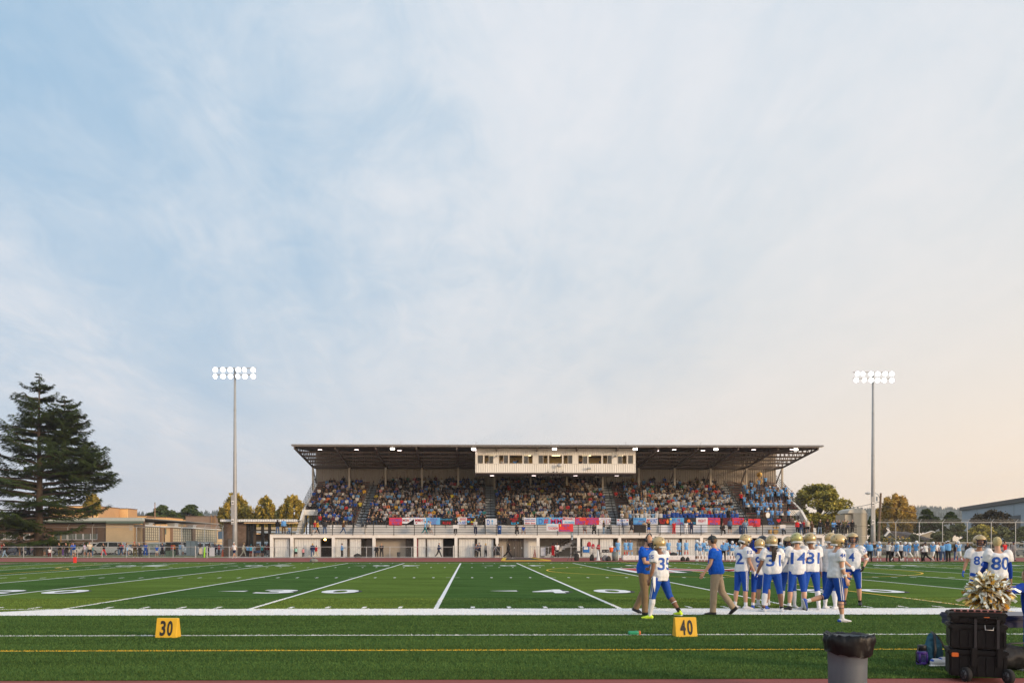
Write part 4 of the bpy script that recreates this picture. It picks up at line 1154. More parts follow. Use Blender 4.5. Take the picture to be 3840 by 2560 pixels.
# double gate at mid stand and small gate at left
def gate(label, Xa, Xb, y, h, m=M_GALV):
 xa, xb = PX(Xa, y), PX(Xb, y); g = empty('gate', (xa, y, 0), label=label, cat='gate'); w = xb-xa
 mb = MB(); mb.tube([(0,0,0),(0,0,h+.12)], .055, n=8); mb.build('post', m, g)
 mb = MB(); mb.tube([(w,0,0),(w,0,h+.12)], .055, n=8); mb.build('post', m, g)
 mb = MB(); mb.bar((0,0,.12),(w,0,.12),.045); mb.bar((0,0,h),(w,0,h),.045); mb.build('frame', m, g)
 mb = MB(); mb.bar((0.03,0,.14),(w/2,0,h-.02),.03); mb.bar((w/2,0,h-.02),(w-.03,0,.14),.03); mb.bar((w/2,0,.12),(w/2,0,h),.03); mb.build('brace', m, g)
 mb = MB(); mb.quad((0,.03,.14),(w,.03,.14),(w,.03,h),(0,.03,h)); mb.build('chain_link_panel', M_CHAIN, g)
gate('small chain link gate in the left fence beside the grey cabinet', 733, 776, YF, 1.22)
gate('left leaf of the chain link double gate by the middle of the grandstand', 1700, 1828, YF, 1.25)
gate('right leaf of the chain link double gate by the middle of the grandstand', 1833, 1885, YF, 1.25)
gate('narrow chain link gate panel left of the grandstand stair bay', 1990, 2018, YF, 1.25)
# ================================================================== LEFT BUILDINGS
M_TANW = mat('tan_wall', (.68,.49,.28), .85, var=.07, vscale=.5, bump=.1, bscale=10)
M_ORW = mat('orange_tan_wall', (.80,.48,.20), .85, var=.07, vscale=.4)
M_ORD = mat('terracotta_wall', (.50,.29,.14), .85, var=.09, vscale=.4)
M_BRW = mat('brown_wall', (.15,.092,.06), .85, var=.12, vscale=.7)
M_BRG = mat('grey_brown_wall', (.26,.18,.135), .85, var=.08, vscale=.5)
M_FASW = mat('pale_green_fascia', (.50,.52,.47), .6, var=.05)
M_FASG = mat('green_trim', (.12,.16,.12), .6, var=.08)
M_WINC = mat('curtained_glass', (.10,.12,.10), .2, var=.3, vscale=.8, spec=.8)
M_WGRID = mat('cream_glazing', (.66,.58,.42), .4, var=.12, vscale=1.5)
M_MULL = mat('grey_mullion', (.20,.18,.14), .6, var=.05)
sch = empty('school_building', (0,0,0), label='low tan and brown school building with a pale green fascia behind the cedar', cat='building')
Z = lambda Yp, d: PZ(Yp, d)
d1 = 150.0
def face(x0, x1, y0, y1, d, m, nm='wall', par=None, thick=.5):
 mb = MB(); mb.box(PX(x0,d), PX(x1,d), d, d+thick, Z(y1,d) if y1 < 2034 else 0, Z(y0,d)); return mb.build(nm, m, par or sch)
face(-260, 365, 1962, 2040, d1, M_BRW); face(365, 397, 1962, 2040, d1-.3, M_BRW); face(397, 499, 1962, 2040, d1-.6, M_TANW)
face(499, 534, 1968, 2040, d1+3, M_BRW); face(534.5, 540, 1940, 2040, d1-.5, M_BRW)
face(-260, 534, 1941, 1953, d1-1.5, M_FASW, 'fascia', thick=1); face(-260, 398, 1953.3, 1958, d1-1.4, M_FASG, 'trim', thick=1); face(397.5, 530, 1953.3, 1961.5, d1-1.6, M_FASG, 'trim', thick=1)
mb = MB(); mb.box(PX(-260,d1), PX(538,d1), d1-1.3, d1+45, Z(1944,d1), Z(1943,d1)+.1); mb.build('roof', mat('roof_gravel', (.30,.29,.27), .9), sch)
face(499, 530, 1962, 1966, d1-1, M_ORW, 'soffit')
for i in range(6):
 mb = MB(); z = Z(1971+i*3.2, d1); mb.box(PX(486,d1-.6), PX(497,d1-.6), d1-.68, d1-.605, z, z+.07); mb.build('vent_louvre', M_SIGN, sch)
for a, b in [(202,230),(231,251),(256,273),(274,284),(286,310),(314,339),(341,364),(-20,14),(20,40),(43,61),(90,111),(-60,-25)]:
 w = empty('window'); w.parent = sch; y = d1-.06
 mb = MB(); mb.box(PX(a,y)+.03, PX(b,y)-.03, y-.01, y+.02, Z(2020,y), Z(2001,y)); mb.build('pane', M_WINC, w)
 mb = MB(); mb.box(PX(a,y)-.06, PX(a,y)+.028, y-.06, y+.05, Z(2021,y), Z(2000.5,y)); mb.box(PX(b,y)-.028, PX(b,y)+.06, y-.06, y+.05, Z(2021,y), Z(2000.5,y)); mb.box(PX(a,y)-.06, PX(b,y)+.06, y-.07, y+.05, Z(2023,y), Z(2021,y)-.01); mb.build('frame', M_SIGN, w)
for X in (199, 228):
 mb = MB(); y = 147.0; mb.bar((PX(X,y),y,0),(PX(X,y),y,Z(1995,y)),.16); o = mb.build('wooden_post', mat('orange_wood', (.40,.22,.08), .8)); tag(o, 'orange brown wooden post in front of the school windows, %s one' % ('left' if X == 199 else 'right'), 'post', 'wooden posts by the school')
# long classroom wing running away from the camera, glazed bays facing right
wing = empty('classroom_wing', (0,0,0), label='long tan classroom wing with three tall glazed bays running away behind the parked cars', cat='building')
XW = -57.0
def dW(X): return (XW/ (X-VPX))*F / (1)      # distance at which x=XW shows at column X
zt, zb = 4.75, 0
mb = MB(); mb.box(XW-12, XW, 150.6, 199, 0, zt-.15); mb.build('wall', M_TANW, wing)
mb = MB(); mb.box(XW-12.2, XW+.5, 150.4, 199.3, zt-.149, zt+.06); mb.build('roof_edge', M_CREAM, wing)
for k, (a, b, nx) in enumerate(((541,604,8),(652,722,9),(736,817,10))):
 ya, yb = dW(a)+.2, dW(b); z0, z1 = 2.2 - .25*(k > 0), 4.5
 w = empty('glazed_bay'); w.parent = wing
 mb = MB(); mb.box(XW+.03, XW+.06, ya, yb, z0, z1); mb.build('glazing', M_WGRID, w)
 mb = MB()
 for i in range(nx+1):
  y = lerp(ya, yb, i/nx); mb.box(XW+.05, XW+.13, y-.07, y+.07, z0, z1)
 for i in range(6):
  z = lerp(z0, z1, i/5); mb.box(XW+.05, XW+.11, ya, yb, z-.035, z+.035)
 tag(mb.build('mullion', M_MULL, w), kind='stuff')
for a, b in ((604.5,611),(645,650),(722.5,733)):
 mb = MB(); mb.box(XW+.01, XW+.35, dW(a), dW(b), 0, zt-.16); mb.build('pilaster', mat('brown_pilaster', (.27,.17,.11), .8), wing)
for a in (620, 733):
 mb = MB(); mb.bar((XW+.2, dW(a), 0), (XW+.2, dW(a), zt-.3), .18); mb.build('downpipe', M_BRW, wing)
mb = MB(); mb.box(XW+.02, XW+.15, dW(621), dW(628), 3.3, 4.4); mb.build('vent_panel', M_FASG, wing)
# taller blocks behind
def block(label, x0, x1, Yt, d, depth, mf, ms=None, trim=True):
 o = empty('school_block', (0,0,0), label=label, cat='building')
 xa, xb, zt_ = PX(x0,d), PX(x1,d), PZ(Yt,d)
 mb = MB(); mb.box(xa, xb, d, d+.4, 0, zt_); mb.build('front_wall', mf, o)
 mb = MB(); mb.box(xb-.4, xb, d+.401, d+depth, 0, zt_); mb.build('side_wall', ms or mf, o)
 mb = MB(); mb.box(xa, xb-.401, d+.401, d+depth, 0, zt_-.1); mb.build('roof', M_BRG, o)
 if trim: mb = MB(); mb.box(xa-.1, xb+.1, d-.1, d+depth, zt_+.002, zt_+.16); mb.build('coping', M_BRW, o)
 return o
block('tall orange tan school block rising directly behind the cedar', 180, 365, 1899, 190, 12, M_ORW, M_ORD)
block('orange tan school tower right of the tall block behind the fascia', 430, 477, 1908, 202.5, 6, M_ORW, M_ORD)
block('low orange school block just left of the flagpole', 470, 548, 1935, 215, 10, M_ORW, M_ORD)
block('orange school block with a corner pier directly behind the flagpole', 549, 623, 1940, 206, 12, M_ORW, M_ORW)
block('long low orange school block under the two round trees', 560, 700, 1949, 222, 8, M_ORW, M_ORD)
block('wide grey brown school block with a roof ladder', 696, 858, 1937, 205, 40, M_BRG, M_ORW)
mb = MB(); d=204.8
for s in (-.45,.45): mb.bar((PX(799,d)+s, d, PZ(1980,d)), (PX(799,d)+s, d, PZ(1930,d)), .1)
for i in range(9): z = lerp(PZ(1980,d), PZ(1937,d), i/9); mb.bar((PX(799,d)-.45,d,z),(PX(799,d)+.45,d,z),.07)
tag(mb.build('roof_ladder', mat('orange_wood', (.40,.22,.08), .8)), 'tan metal ladder fixed to the grey brown school block', 'ladder')
for x0, x1, yt, yb, d, lb in ((628,655,1963,1971,168,'largest silver roof vent unit on the classroom wing'), (704,723,1970,1975,178,'flat grey roof vent on the far part of classroom wing'), (544,558,1961,1967,156,'small round silver roof vent on the near end of the classroom wing')):
 mb = MB(); mb.box(PX(x0,d),PX(x1,d),d,d+2,4.8,PZ(yt,d)); mb.box(PX(x0,d)-.2,PX(x1,d)+.2,d-.2,d+2.2,PZ(yt,d)+.002,PZ(yt,d)+.12); tag(mb.build('roof_vent', M_ROOF), lb, 'roof vent')
x = PX(581,185); o = empty('flagpole', (x,185,0), label='thin orange lit flagpole rising above the orange school blocks', cat='flagpole')
mb = MB(); mb.tube([(0,0,0),(0,0,PZ(1887,185))], [.16,.09], n=8); mb.build('pole', mat('bronze_pole', (.35,.2,.13), .5), o)
mb = MB(); mb.ell((0,0,PZ(1886,185)), .2, nu=8, nv=6); mb.build('finial', M_GALV, o)
# --- block concession building with canopy
con = empty('block_building', (0,0,0), label='small brown concrete block building with white corrugated canopy left of the grandstand', cat='building')
dC = 101.8; xa, xb = PX(839,dC), PX(922,dC); zc = PZ(1957,dC)
M_BLOCK = [mat('split_block_%s' % n, c, .9, var=.12, vscale=4, bump=.3, bscale=25) for n, c in (('a',(.165,.115,.085)),('b',(.185,.13,.10)),('c',(.145,.10,.075)))]
M_MORTAR = mat('mortar', (.12,.09,.07), .95, var=.1)
mb = MB(); mb.box(xa+.01, xb-.01, dC+.01, dC+5, 0, zc); mb.build('wall_core', M_MORTAR, con)
bw, bh = .40, .20; rows = int(zc/bh); bmesh_cache = {}
def blk(w):
 k_ = round(w, 3)
 if k_ not in bmesh_cache:
  ms = []
  for m_ in M_BLOCK:
   q = MB(); q.box(.006, w-.006, -.03, .02, .006, bh-.006); ms.append(q.mesh('block', m_))
  bmesh_cache[k_] = ms
 return bmesh_cache[k_]
rb = random.Random(3)
xd0, xd1 = PX(856,dC), PX(880,dC)
nblk = 0; rest = MB()
for r in range(rows):
 x = xa - (bw/2 if r % 2 else 0); z = r*bh
 while x < xb:
  a, b = max(x, xa), min(x+bw, xb)
  if b-a > .06 and not (b > xd0-.08 and a < xd1+.08 and z < 2.2):
   if nblk < 130: put('concrete_block', rb.choice(blk(b-a)), con, (a, dC, z)); nblk += 1
   else: rest.box(a+.006, b-.006, dC-.03, dC+.008, z+.006, z+bh-.006)
  x += bw
if rest.v: tag(rest.build('concrete_block_course', M_BLOCK[0], con), kind='stuff')
mb = MB(); mb.box(xd0, xd1, dC-.05, dC+.005, 0, 2.12); dr = mb.build('door', mat('grey_door', (.13,.12,.12), .6), con)
mb = MB(); mb.box(xd1-.16, xd1-.08, dC-.09, dC-.052, .95, 1.1); mb.build('handle', M_GALV, dr)
cr0, cr1 = PX(826,dC-1), PX(1115,dC-1)
corrug(cr0, cr1, PZ(1955.5,dC-1), PZ(1946.5,dC-1), dC-1, .28, .04).build('roof_edge', mat('white_corrugated', (.62,.64,.66), .5), con)
mb = MB(); mb.box(cr0, cr1, dC-.95, dC+7, PZ(1950,dC-1), PZ(1949,dC-1)+.02); mb.build('roof', M_ROOF, con)
mb = MB(); mb.box(PX(915,dC-.6), cr1, dC-.7, dC-.5, PZ(1962,dC-.6), PZ(1956.5,dC-.6)); mb.build('tan_beam', M_TANW, con)
for X in (924.5, 944, 985, 1011):
 mb = MB(); x = PX(X,dC+.4); w = .17 if X != 924.5 else .22; mb.box(x-w, x+w, dC+.3, dC+.5, 0, PZ(1957,dC)); mb.build('canopy_post', M_BLACK, con)
mb = MB(); mb.box(PX(925,dC), PX(1030,dC), dC+.32, dC+.45, PZ(1989,dC), PZ(1985,dC)); mb.build('cross_beam', M_BLACK, con)
mb = MB(); mb.box(PX(925,dC), PX(1030,dC), dC+.30, dC+.47, PZ(1965,dC), PZ(1958,dC)); mb.build('cross_beam', M_BLACK, con)
far = empty('covered_entry', (0,0,0), label='dark covered school entrance seen through the canopy posts', cat='building'); d = 140
mb = MB(); mb.box(PX(936,d),PX(1120,d),d,d+.5,0,PZ(2002,d)); mb.build('wall', M_BRW, far)
mb = MB(); mb.box(PX(936,d),PX(1120,d),d-2,d+1,PZ(1998,d),PZ(1991,d)); mb.build('roof_edge', M_CREAM, far)
mb = MB(); mb.box(PX(936,d),PX(1120,d),d+2,d+3,PZ(1990,d),PZ(1975,d)); mb.build('upper_wall', M_TANW, far)
for X in (947, 968, 1002, 1030):
 mb = MB(); mb.box(PX(X,d)-.5, PX(X,d)+.5, d-.08, d-.002, .6, 2.1); mb.build('window', M_WINC, far)
mb = MB(); d=125; mb.box(PX(817.5,d),PX(838,d),d,d+.05,PZ(2020,d),PZ(1991,d)); tag(mb.build('blue_tarpaulin', mat('pale_blue_tarp', (.20,.27,.36), .6, bump=.3, bscale=3)), 'pale blue tarpaulin hung left of the block building', 'tarpaulin')
# --- right hand structures
tw = empty('storage_tower', (0,0,0), label='beige two storey storage container tower with a domed top right of the grandstand', cat='tower')
M_BEI = mat('beige_sheet', (.46,.41,.32), .6, var=.05); d = 104
xa, xb = PX(3200,d), PX(3250,d); z0, zm, z1 = 0, PZ(2000,d), PZ(1922,d)
for a, b in ((0, zm-.3),(zm-.28, zm+.9),(zm+.92, z1)):
 mb = MB(); mb.box(xa, xb, d, d+3, a, b); mb.build('sheet_panel', M_BEI, tw)
 for x in (xa, xb):
  mb = MB(); mb.box(x-.05, x+.05, d-.04, d-.002, a, b-.01); mb.build('corner_post', M_TAN, tw)
mb = MB(); mb.box(xa-.9, xa-.06, d+.3, d+3, zm-.5, z1-.15); mb.build('side_bay', M_BEI, tw)
mb = MB()
for q in range(7): a = math.pi*q/6; mb.bar((xa-.2 if q < 6 else 0, 0,0),(0,0,0),.01) if False else None
pr = [(xa-.7, z1)] + [(lerp(xa-.7, xb, t), z1 + .05 + .55*math.sin(math.pi*(.12+.76*t))) for t in np.linspace(.08,.92,7)] + [(xb, z1)]
mbd = MB(); i0 = len(mbd.v)
for y in (d-.05, d+3): mbd.v += [(p[0], y, p[1]) for p in pr]
n_ = len(pr); mbd.f.append(tuple(range(n_))); mbd.f.append(tuple(range(2*n_-1, n_-1, -1))); mbd.m += [0,0]
for q in range(n_): mbd.f.append((q, n_+q, n_+(q+1)%n_, (q+1)%n_)); mbd.m.append(0)
mbd.build('domed_top', mat('pale_dome', (.52,.49,.42), .5), tw)
mb = MB(); mb.box(PX(3168,d-5), PX(3200,d-5), 98.2, 101, 0, DECK-.3); tag(mb.build('annex_wall', M_BEI), 'plain beige annex wall under the right end of the walkway', 'wall')
up = empty('utility_pole', (PX(3290,118),118,0), label='leaning brown wooden utility pole with transformer behind the right light pole', cat='utility pole')
a = P(3290,2040,118) - up.location; b = P(3303,1848,118) - up.location
mb = MB(); mb.tube([(a.x,0,-1.5),(b.x,0,b.z)], [.22,.14], n=8); mb.build('pole', mat('old_wood', (.16,.11,.075), .9, var=.3, stretch=(4,4,.4)), up)
mb = MB(); mb.tube([(b.x-.5,0,b.z-1.1),(b.x-.5,0,b.z-.5)], .17, n=8); mb.build('transformer', M_GALV, up)
sl = empty('street_lamp', P(3262,1848,118), label='grey cobra head street lamp reaching left from the utility pole', cat='street lamp')
o_ = P(3262,1848,118); e = P(3300,1870,118) - o_
mb = MB(); mb.tube([(0,0,0),(.7,0,.05),(1.0*e.x*.8,0,-.2),(e.x,0,e.z)], .05, n=6); mb.build('arm', M_GALV, sl)
mb = MB(); mb.ell((-.25,0,-.03), (.42,.2,.17), nu=10, nv=6); mb.build('lamp_head', M_GALV, sl)
for k, (A, B) in enumerate(((P(3000,1890,200), P(3302,1880,118)), (P(3302,1893,118), P(3860,1944,150)))):
 mb = MB(); pts = [A.lerp(B, t) - Vector((0,0,1.1*4*t*(1-t))) for t in np.linspace(0,1,9)]; mb.tube(pts, .035, n=4); tag(mb.build('power_line', M_BLACK), 'thin overhead cable running %s from the utility pole' % ('left' if k == 0 else 'right'), 'cable')
wh = empty('warehouse', (0,0,0), label='large pale blue warehouse with a dark roof edge at the far right', cat='building')
A0 = P(3607,2036,185); A1 = P(3990,2036,128); A0.z = A1.z = 0
zA = PZ(1913,185); zB = zA*1.0
v = (A1-A0).normalized(); nrm = Vector((v.y, -v.x, 0))
def slab(p, q, z0, z1, off, m, nm, par, th=.3):
 mb = MB(); o1 = nrm*off; o2 = nrm*(off-th); vs = [p+o1, q+o1, q+o2, p+o2]
 i = len(mb.v); mb.v += [(w.x,w.y,z0) for w in vs] + [(w.x,w.y,z1) for w in vs]
 for f in ((0,3,2,1),(4,5,6,7),(0,1,5,4),(1,2,6,5),(2,3,7,6),(3,0,4,7)): mb.f.append(tuple(i+k for k in f)); mb.m.append(0)
 return mb.build(nm, m, par)
M_BLUW = mat('pale_blue_sheet', (.30,.36,.42), .6, var=.06, vscale=.3)
slab(A0, A1, 0, zA, 0, M_BLUW, 'wall', wh, 8)
slab(A0-v*.4, A1, zA+.002, zA+.75, .4, mat('dark_roof_edge', (.10,.095,.09), .7), 'roof_edge', wh, 9)
for t in (.2,.4,.6,.8): q = A0.lerp(A1, t); slab(q, q+v*.12, .1, zA-.05, .05, mat('joint_grey', (.22,.26,.30), .7), 'panel_joint', wh, .049)
q = A0.lerp(A1, .56); slab(q, q+v*6, 2.8, 6.5, .06, mat('dark_opening', (.07,.08,.09), .6), 'window', wh, .05)
hs = empty('house', (0,0,0), label='brown shingle roofed house with a grey gable behind the right fence', cat='house'); d = 128
xa, xm, xb = PX(3314,d), PX(3345,d), PX(3492,d); zr, ze = PZ(1990,d), PZ(2017,d)
mb = MB(); mb.poly([(xa,d,0),(PX(3362,d),d,0),(PX(3362,d),d,ze+.1),(xm-.6,d,zr-.15),(xa,d,ze)]); mb.build('gable_wall', mat('grey_cladding', (.30,.28,.27), .8), hs)
mb = MB(); mb.poly([(xm-.6,d-.3,zr),(xb-1.2,d+5,zr),(xb,d-1.5,ze-.3),(PX(3365,d),d-1.5,ze-.3)]); mb.build('roof', mat('brown_shingle', (.085,.065,.06), .9, var=.2, vscale=3), hs)
mb = MB(); mb.bar((xm-.6,d-.35,zr),(xa-.4,d-.35,ze-.1),.25); mb.bar((xm-.6,d-.35,zr),(PX(3366,d),d-.35,ze-.35),.16); mb.build('barge_board', M_WHITE, hs)
mb = MB(); mb.box(PX(3362,d),xb,d,d+6,0,ze-.1); mb.build('wall', mat('grey_cladding', (.30,.28,.27), .8), hs)
h2 = empty('house', (0,0,0), label='small gable of a second house half hidden by right bushes', cat='house'); d=134; c_ = PX(3492,d)
mb = MB(); mb.poly([(c_-2.2,d,0),(c_+2.2,d,0),(c_+2.2,d,PZ(2010,d)),(c_,d,PZ(1990,d)),(c_-2.2,d,PZ(2010,d))]); mb.build('gable_wall', mat('tan_cladding', (.34,.29,.22), .8), h2)
mb = MB(); mb.bar((c_,d-.1,PZ(1990,d)),(c_-2.8,d-.1,PZ(2012,d)),.13); mb.bar((c_,d-.1,PZ(1990,d)),(c_+2.8,d-.1,PZ(2012,d)),.13); mb.build('barge_board', M_WHITE, h2)
# ================================================================== TREES
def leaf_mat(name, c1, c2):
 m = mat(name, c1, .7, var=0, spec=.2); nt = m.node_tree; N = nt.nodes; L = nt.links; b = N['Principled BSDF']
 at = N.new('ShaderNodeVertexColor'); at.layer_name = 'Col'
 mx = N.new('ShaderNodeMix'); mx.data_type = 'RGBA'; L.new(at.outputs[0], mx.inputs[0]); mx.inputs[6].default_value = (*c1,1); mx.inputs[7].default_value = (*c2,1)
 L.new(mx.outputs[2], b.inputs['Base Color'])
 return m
def leaves(name, m, pos, size, nrm_bias, rnd, parent, stretch=1.0, droop=0.0, tone=None):
 n = len(pos); pos = np.asarray(pos)
 d = rnd.normal(size=(n,3)); d[:,2] = d[:,2]*.5 - droop; d /= np.linalg.norm(d,axis=1)[:,None]
 u = rnd.normal(size=(n,3)) + np.asarray(nrm_bias); s = np.cross(d, u); s /= np.linalg.norm(s,axis=1)[:,None]
 sz = size*rnd.uniform(.6,1.4,size=(n,1))
 a = d*sz*stretch; b = s*sz*.5
 V = np.stack([pos-a, pos-b, pos+a, pos+b], axis=1).reshape(-1,3)
 me = bpy.data.meshes.new(name); me.vertices.add(4*n); me.vertices.foreach_set('co', V.ravel())
 me.loops.add(4*n); me.loops.foreach_set('vertex_index', np.arange(4*n))
 me.polygons.add(n); me.polygons.foreach_set('loop_start', np.arange(0,4*n,4)); me.update()
 col = me.color_attributes.new('Col', 'FLOAT_COLOR', 'POINT')
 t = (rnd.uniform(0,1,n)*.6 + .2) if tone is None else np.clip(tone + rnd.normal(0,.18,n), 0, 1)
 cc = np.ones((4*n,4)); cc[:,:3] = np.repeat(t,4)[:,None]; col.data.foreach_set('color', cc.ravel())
 me.materials.append(m)
 return put(name, me, parent)
M_BARK = mat('bark', (.085,.06,.045), .95, var=.3, vscale=3, bump=.6, bscale=8, stretch=(3,3,.6))
LEAFM = {'dark': leaf_mat('dark_leaf', (.024,.050,.014), (.10,.13,.028)), 'gold': leaf_mat('golden_leaf', (.12,.12,.022), (.55,.38,.06)), 'olive': leaf_mat('olive_leaf', (.08,.09,.018), (.46,.38,.07)), 'green': leaf_mat('green_leaf', (.04,.06,.022), (.16,.17,.06)), 'willow': leaf_mat('willow_leaf', (.19,.14,.03), (.56,.34,.07)), 'purple': leaf_mat('purple_leaf', (.03,.025,.02), (.07,.06,.035))}
def broad_tree(label, X0, X1, Yt, Yb, d, kind, n=5000, shape='round', size=.3, cat='tree', group=None, name='tree', seed=0, thin=0.0, trunk=True):
 rnd = np.random.default_rng(seed+int(X0)); xc = PX((X0+X1)/2, d); w = (PX(X1,d)-PX(X0,d))/2; zt, zb = PZ(Yt,d), max(.2, PZ(Yb,d)); h = zt-zb
 t = empty(name, (xc, d, 0), label=label, cat=cat, group=group)
 k = {'bush': 26, 'weep': 70, 'round': 48}.get(shape, 38)
 cl = []
 for i in range(k):
  u = rnd.uniform(0,1); a = rnd.uniform(0, 2*math.pi)
  if shape == 'round': prof = math.sin(math.pi*min(1,(u*.86+.10)))**.7
  elif shape == 'cone': prof = min(1, (1-u)*1.5+.12)*(1 if u > .12 else .8)
  elif shape == 'weep': prof = math.sin(math.pi*(u*.8+.18))**.55
  else: prof = math.sqrt(max(0,1-u*u))
  rr = w*prof*rnd.uniform(.45,1.0)**.6
  cl.append((rr*math.cos(a), rr*math.sin(a)*.9, zb + h*(u*.92), rnd.uniform(.75,1.25)))
 cl.append((0,0,zt-h*.08,1.0)); per = n//len(cl); pts = []; tone = []
 for (x,y,z,s) in cl:
  r = w*(.25 if shape != 'weep' else .155)*s*(1+.35*rnd.uniform(-1,1)); rz = r*(.7 if shape != 'weep' else 2.1)
  q = rnd.normal(size=(per,3)); q /= np.linalg.norm(q,axis=1)[:,None]; q *= rnd.uniform(.25,1,size=(per,1))**.5
  if shape == 'weep': q[:,2] = q[:,2]*1.0 - .3*rnd.uniform(0,1,per)
  base = rnd.uniform(.25,.75)
  pts.append(np.c_[q[:,0]*r+x, q[:,1]*r+y, q[:,2]*rz+z]); tone.append(base + .25*q[:,2] + .15*q[:,0])  # tone rises to clump tops and sunward right: light painted into leaves
 pts = np.concatenate(pts); tone = np.concatenate(tone); pts[:,2] = np.clip(pts[:,2], .1, zt+.3)
 if thin: keep = rnd.uniform(0,1,len(pts)) > thin; pts = pts[keep]; tone = tone[keep]
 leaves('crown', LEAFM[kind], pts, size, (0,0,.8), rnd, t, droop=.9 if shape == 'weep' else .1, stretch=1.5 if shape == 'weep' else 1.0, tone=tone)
 if trunk:
  mb = MB(); mb.tube([(0,0,0),(.1,0,zb+h*.2),(0,.1,zb+h*.55),(.1,0,zb+h*.85)], [w*.07+.1,w*.055+.07,w*.03+.05,.03], n=7)
  for (x,y,z,s) in cl[:9]:
   z0 = zb + (z-zb)*.35; mb.tube([(0,0,z0),(x*.5,y*.5,lerp(z0,z,.6)),(x,y,z)], [w*.025+.04,w*.018+.03,.02], n=5)
  mb.build('trunk', M_BARK, t, True)
 return t
broad_tree('round dark green tree above the school roofs, the left one of the pair', 548, 664, 1894, 1965, 235, 'dark', 6500, 'cone', .36, group='round trees behind the school')
broad_tree('round dark green tree above the school roofs, the right one of the pair', 664, 764, 1893, 1965, 235, 'dark', 6500, 'cone', .36, group='round trees behind the school')
broad_tree('golden green birch directly behind the left stadium light pole', 822, 946, 1856, 1975, 165, 'gold', 6500, 'weep', .26, group='birches left of the grandstand')
broad_tree('open crowned olive birch midway between light pole and grandstand', 957, 1040, 1859, 1990, 160, 'gold', 4600, 'weep', .24, group='birches left of the grandstand', thin=.15)
broad_tree('golden green birch touching the left end of the grandstand', 1046, 1150, 1860, 1985, 160, 'gold', 6500, 'weep', .26, group='birches left of the grandstand')
broad_tree('low green hedge tree under the birches behind the canopy roof', 905, 1130, 1925, 1990, 175, 'green', 3800, 'bush', .4, trunk=False, cat='hedge', name='hedge')
broad_tree('orange tinted tree peeking out behind the right side of cedar', 318, 374, 1856, 1925, 178, 'gold', 2600, 'weep', .3)
broad_tree('large spreading olive green tree right of the grandstand', 2968, 3168, 1812, 1985, 138, 'olive', 11000, 'round', .27)
broad_tree('tall golden weeping willow behind the utility pole', 3286, 3428, 1857, 2010, 150, 'willow', 10000, 'weep', .24)
broad_tree('tree of deep green beside the storage tower behind light pole', 3248, 3300, 1932, 2020, 128, 'dark', 2200, 'round', .28)
broad_tree('round green street tree, left one of the two beyond the right fence', 3425, 3522, 1908, 1995, 150, 'dark', 5200, 'cone', .28, group='round trees on the right')
broad_tree('round green street tree, right one of the two beyond the right fence', 3528, 3606, 1917, 1995, 152, 'dark', 4600, 'cone', .28, group='round trees on the right')
for i, (a, b, yt, k, lb) in enumerate(((3480,3560,1995,'green','grey green shrub left of the others behind the tall right fence'), (3545,3640,1968,'green','pale leaved shrub in front of the right round tree'), (3620,3740,1972,'olive','wide olive shrub in front of the pale blue warehouse'), (3700,3810,1978,'green','dark green shrub under the purple leaved tree'), (3780,3905,1975,'dark','dark shrub at the right edge of the picture'), (3395,3455,2005,'green','bright green bush in front of the house roof'), (3250,3330,2008,'green','low green bush behind the right light pole'))):
 broad_tree(lb, a, b, yt, 2045, 114+i*1.5, k, 3600, 'bush', .2, cat='shrub', name='shrub', seed=i, trunk=False)
broad_tree('loose purple brown leaved tree with upright shoots before warehouse', 3640, 3800, 1915, 2030, 122, 'purple', 4500, 'round', .22, thin=.2)
rnd = np.random.default_rng(5)
t = empty('sunflower_patch', (PX(3372,112),112,0), label='patch of yellow sunflowers behind the fence left of the bright bush', cat='flowers'); t['kind'] = 'stuff'
leaves('stems', LEAFM['green'], np.c_[rnd.uniform(-2.4,1.6,900), rnd.uniform(-.5,.5,900), rnd.uniform(.1,2.2,900)], .13, (0,0,1), rnd, t)
leaves('flowers', mat('sunflower_yellow', (.55,.34,.02), .7), np.c_[rnd.uniform(-2.2,1.2,90), rnd.uniform(-.6,0,90), rnd.uniform(1.2,2.6,90)], .13, (0,-1,0), rnd, t)
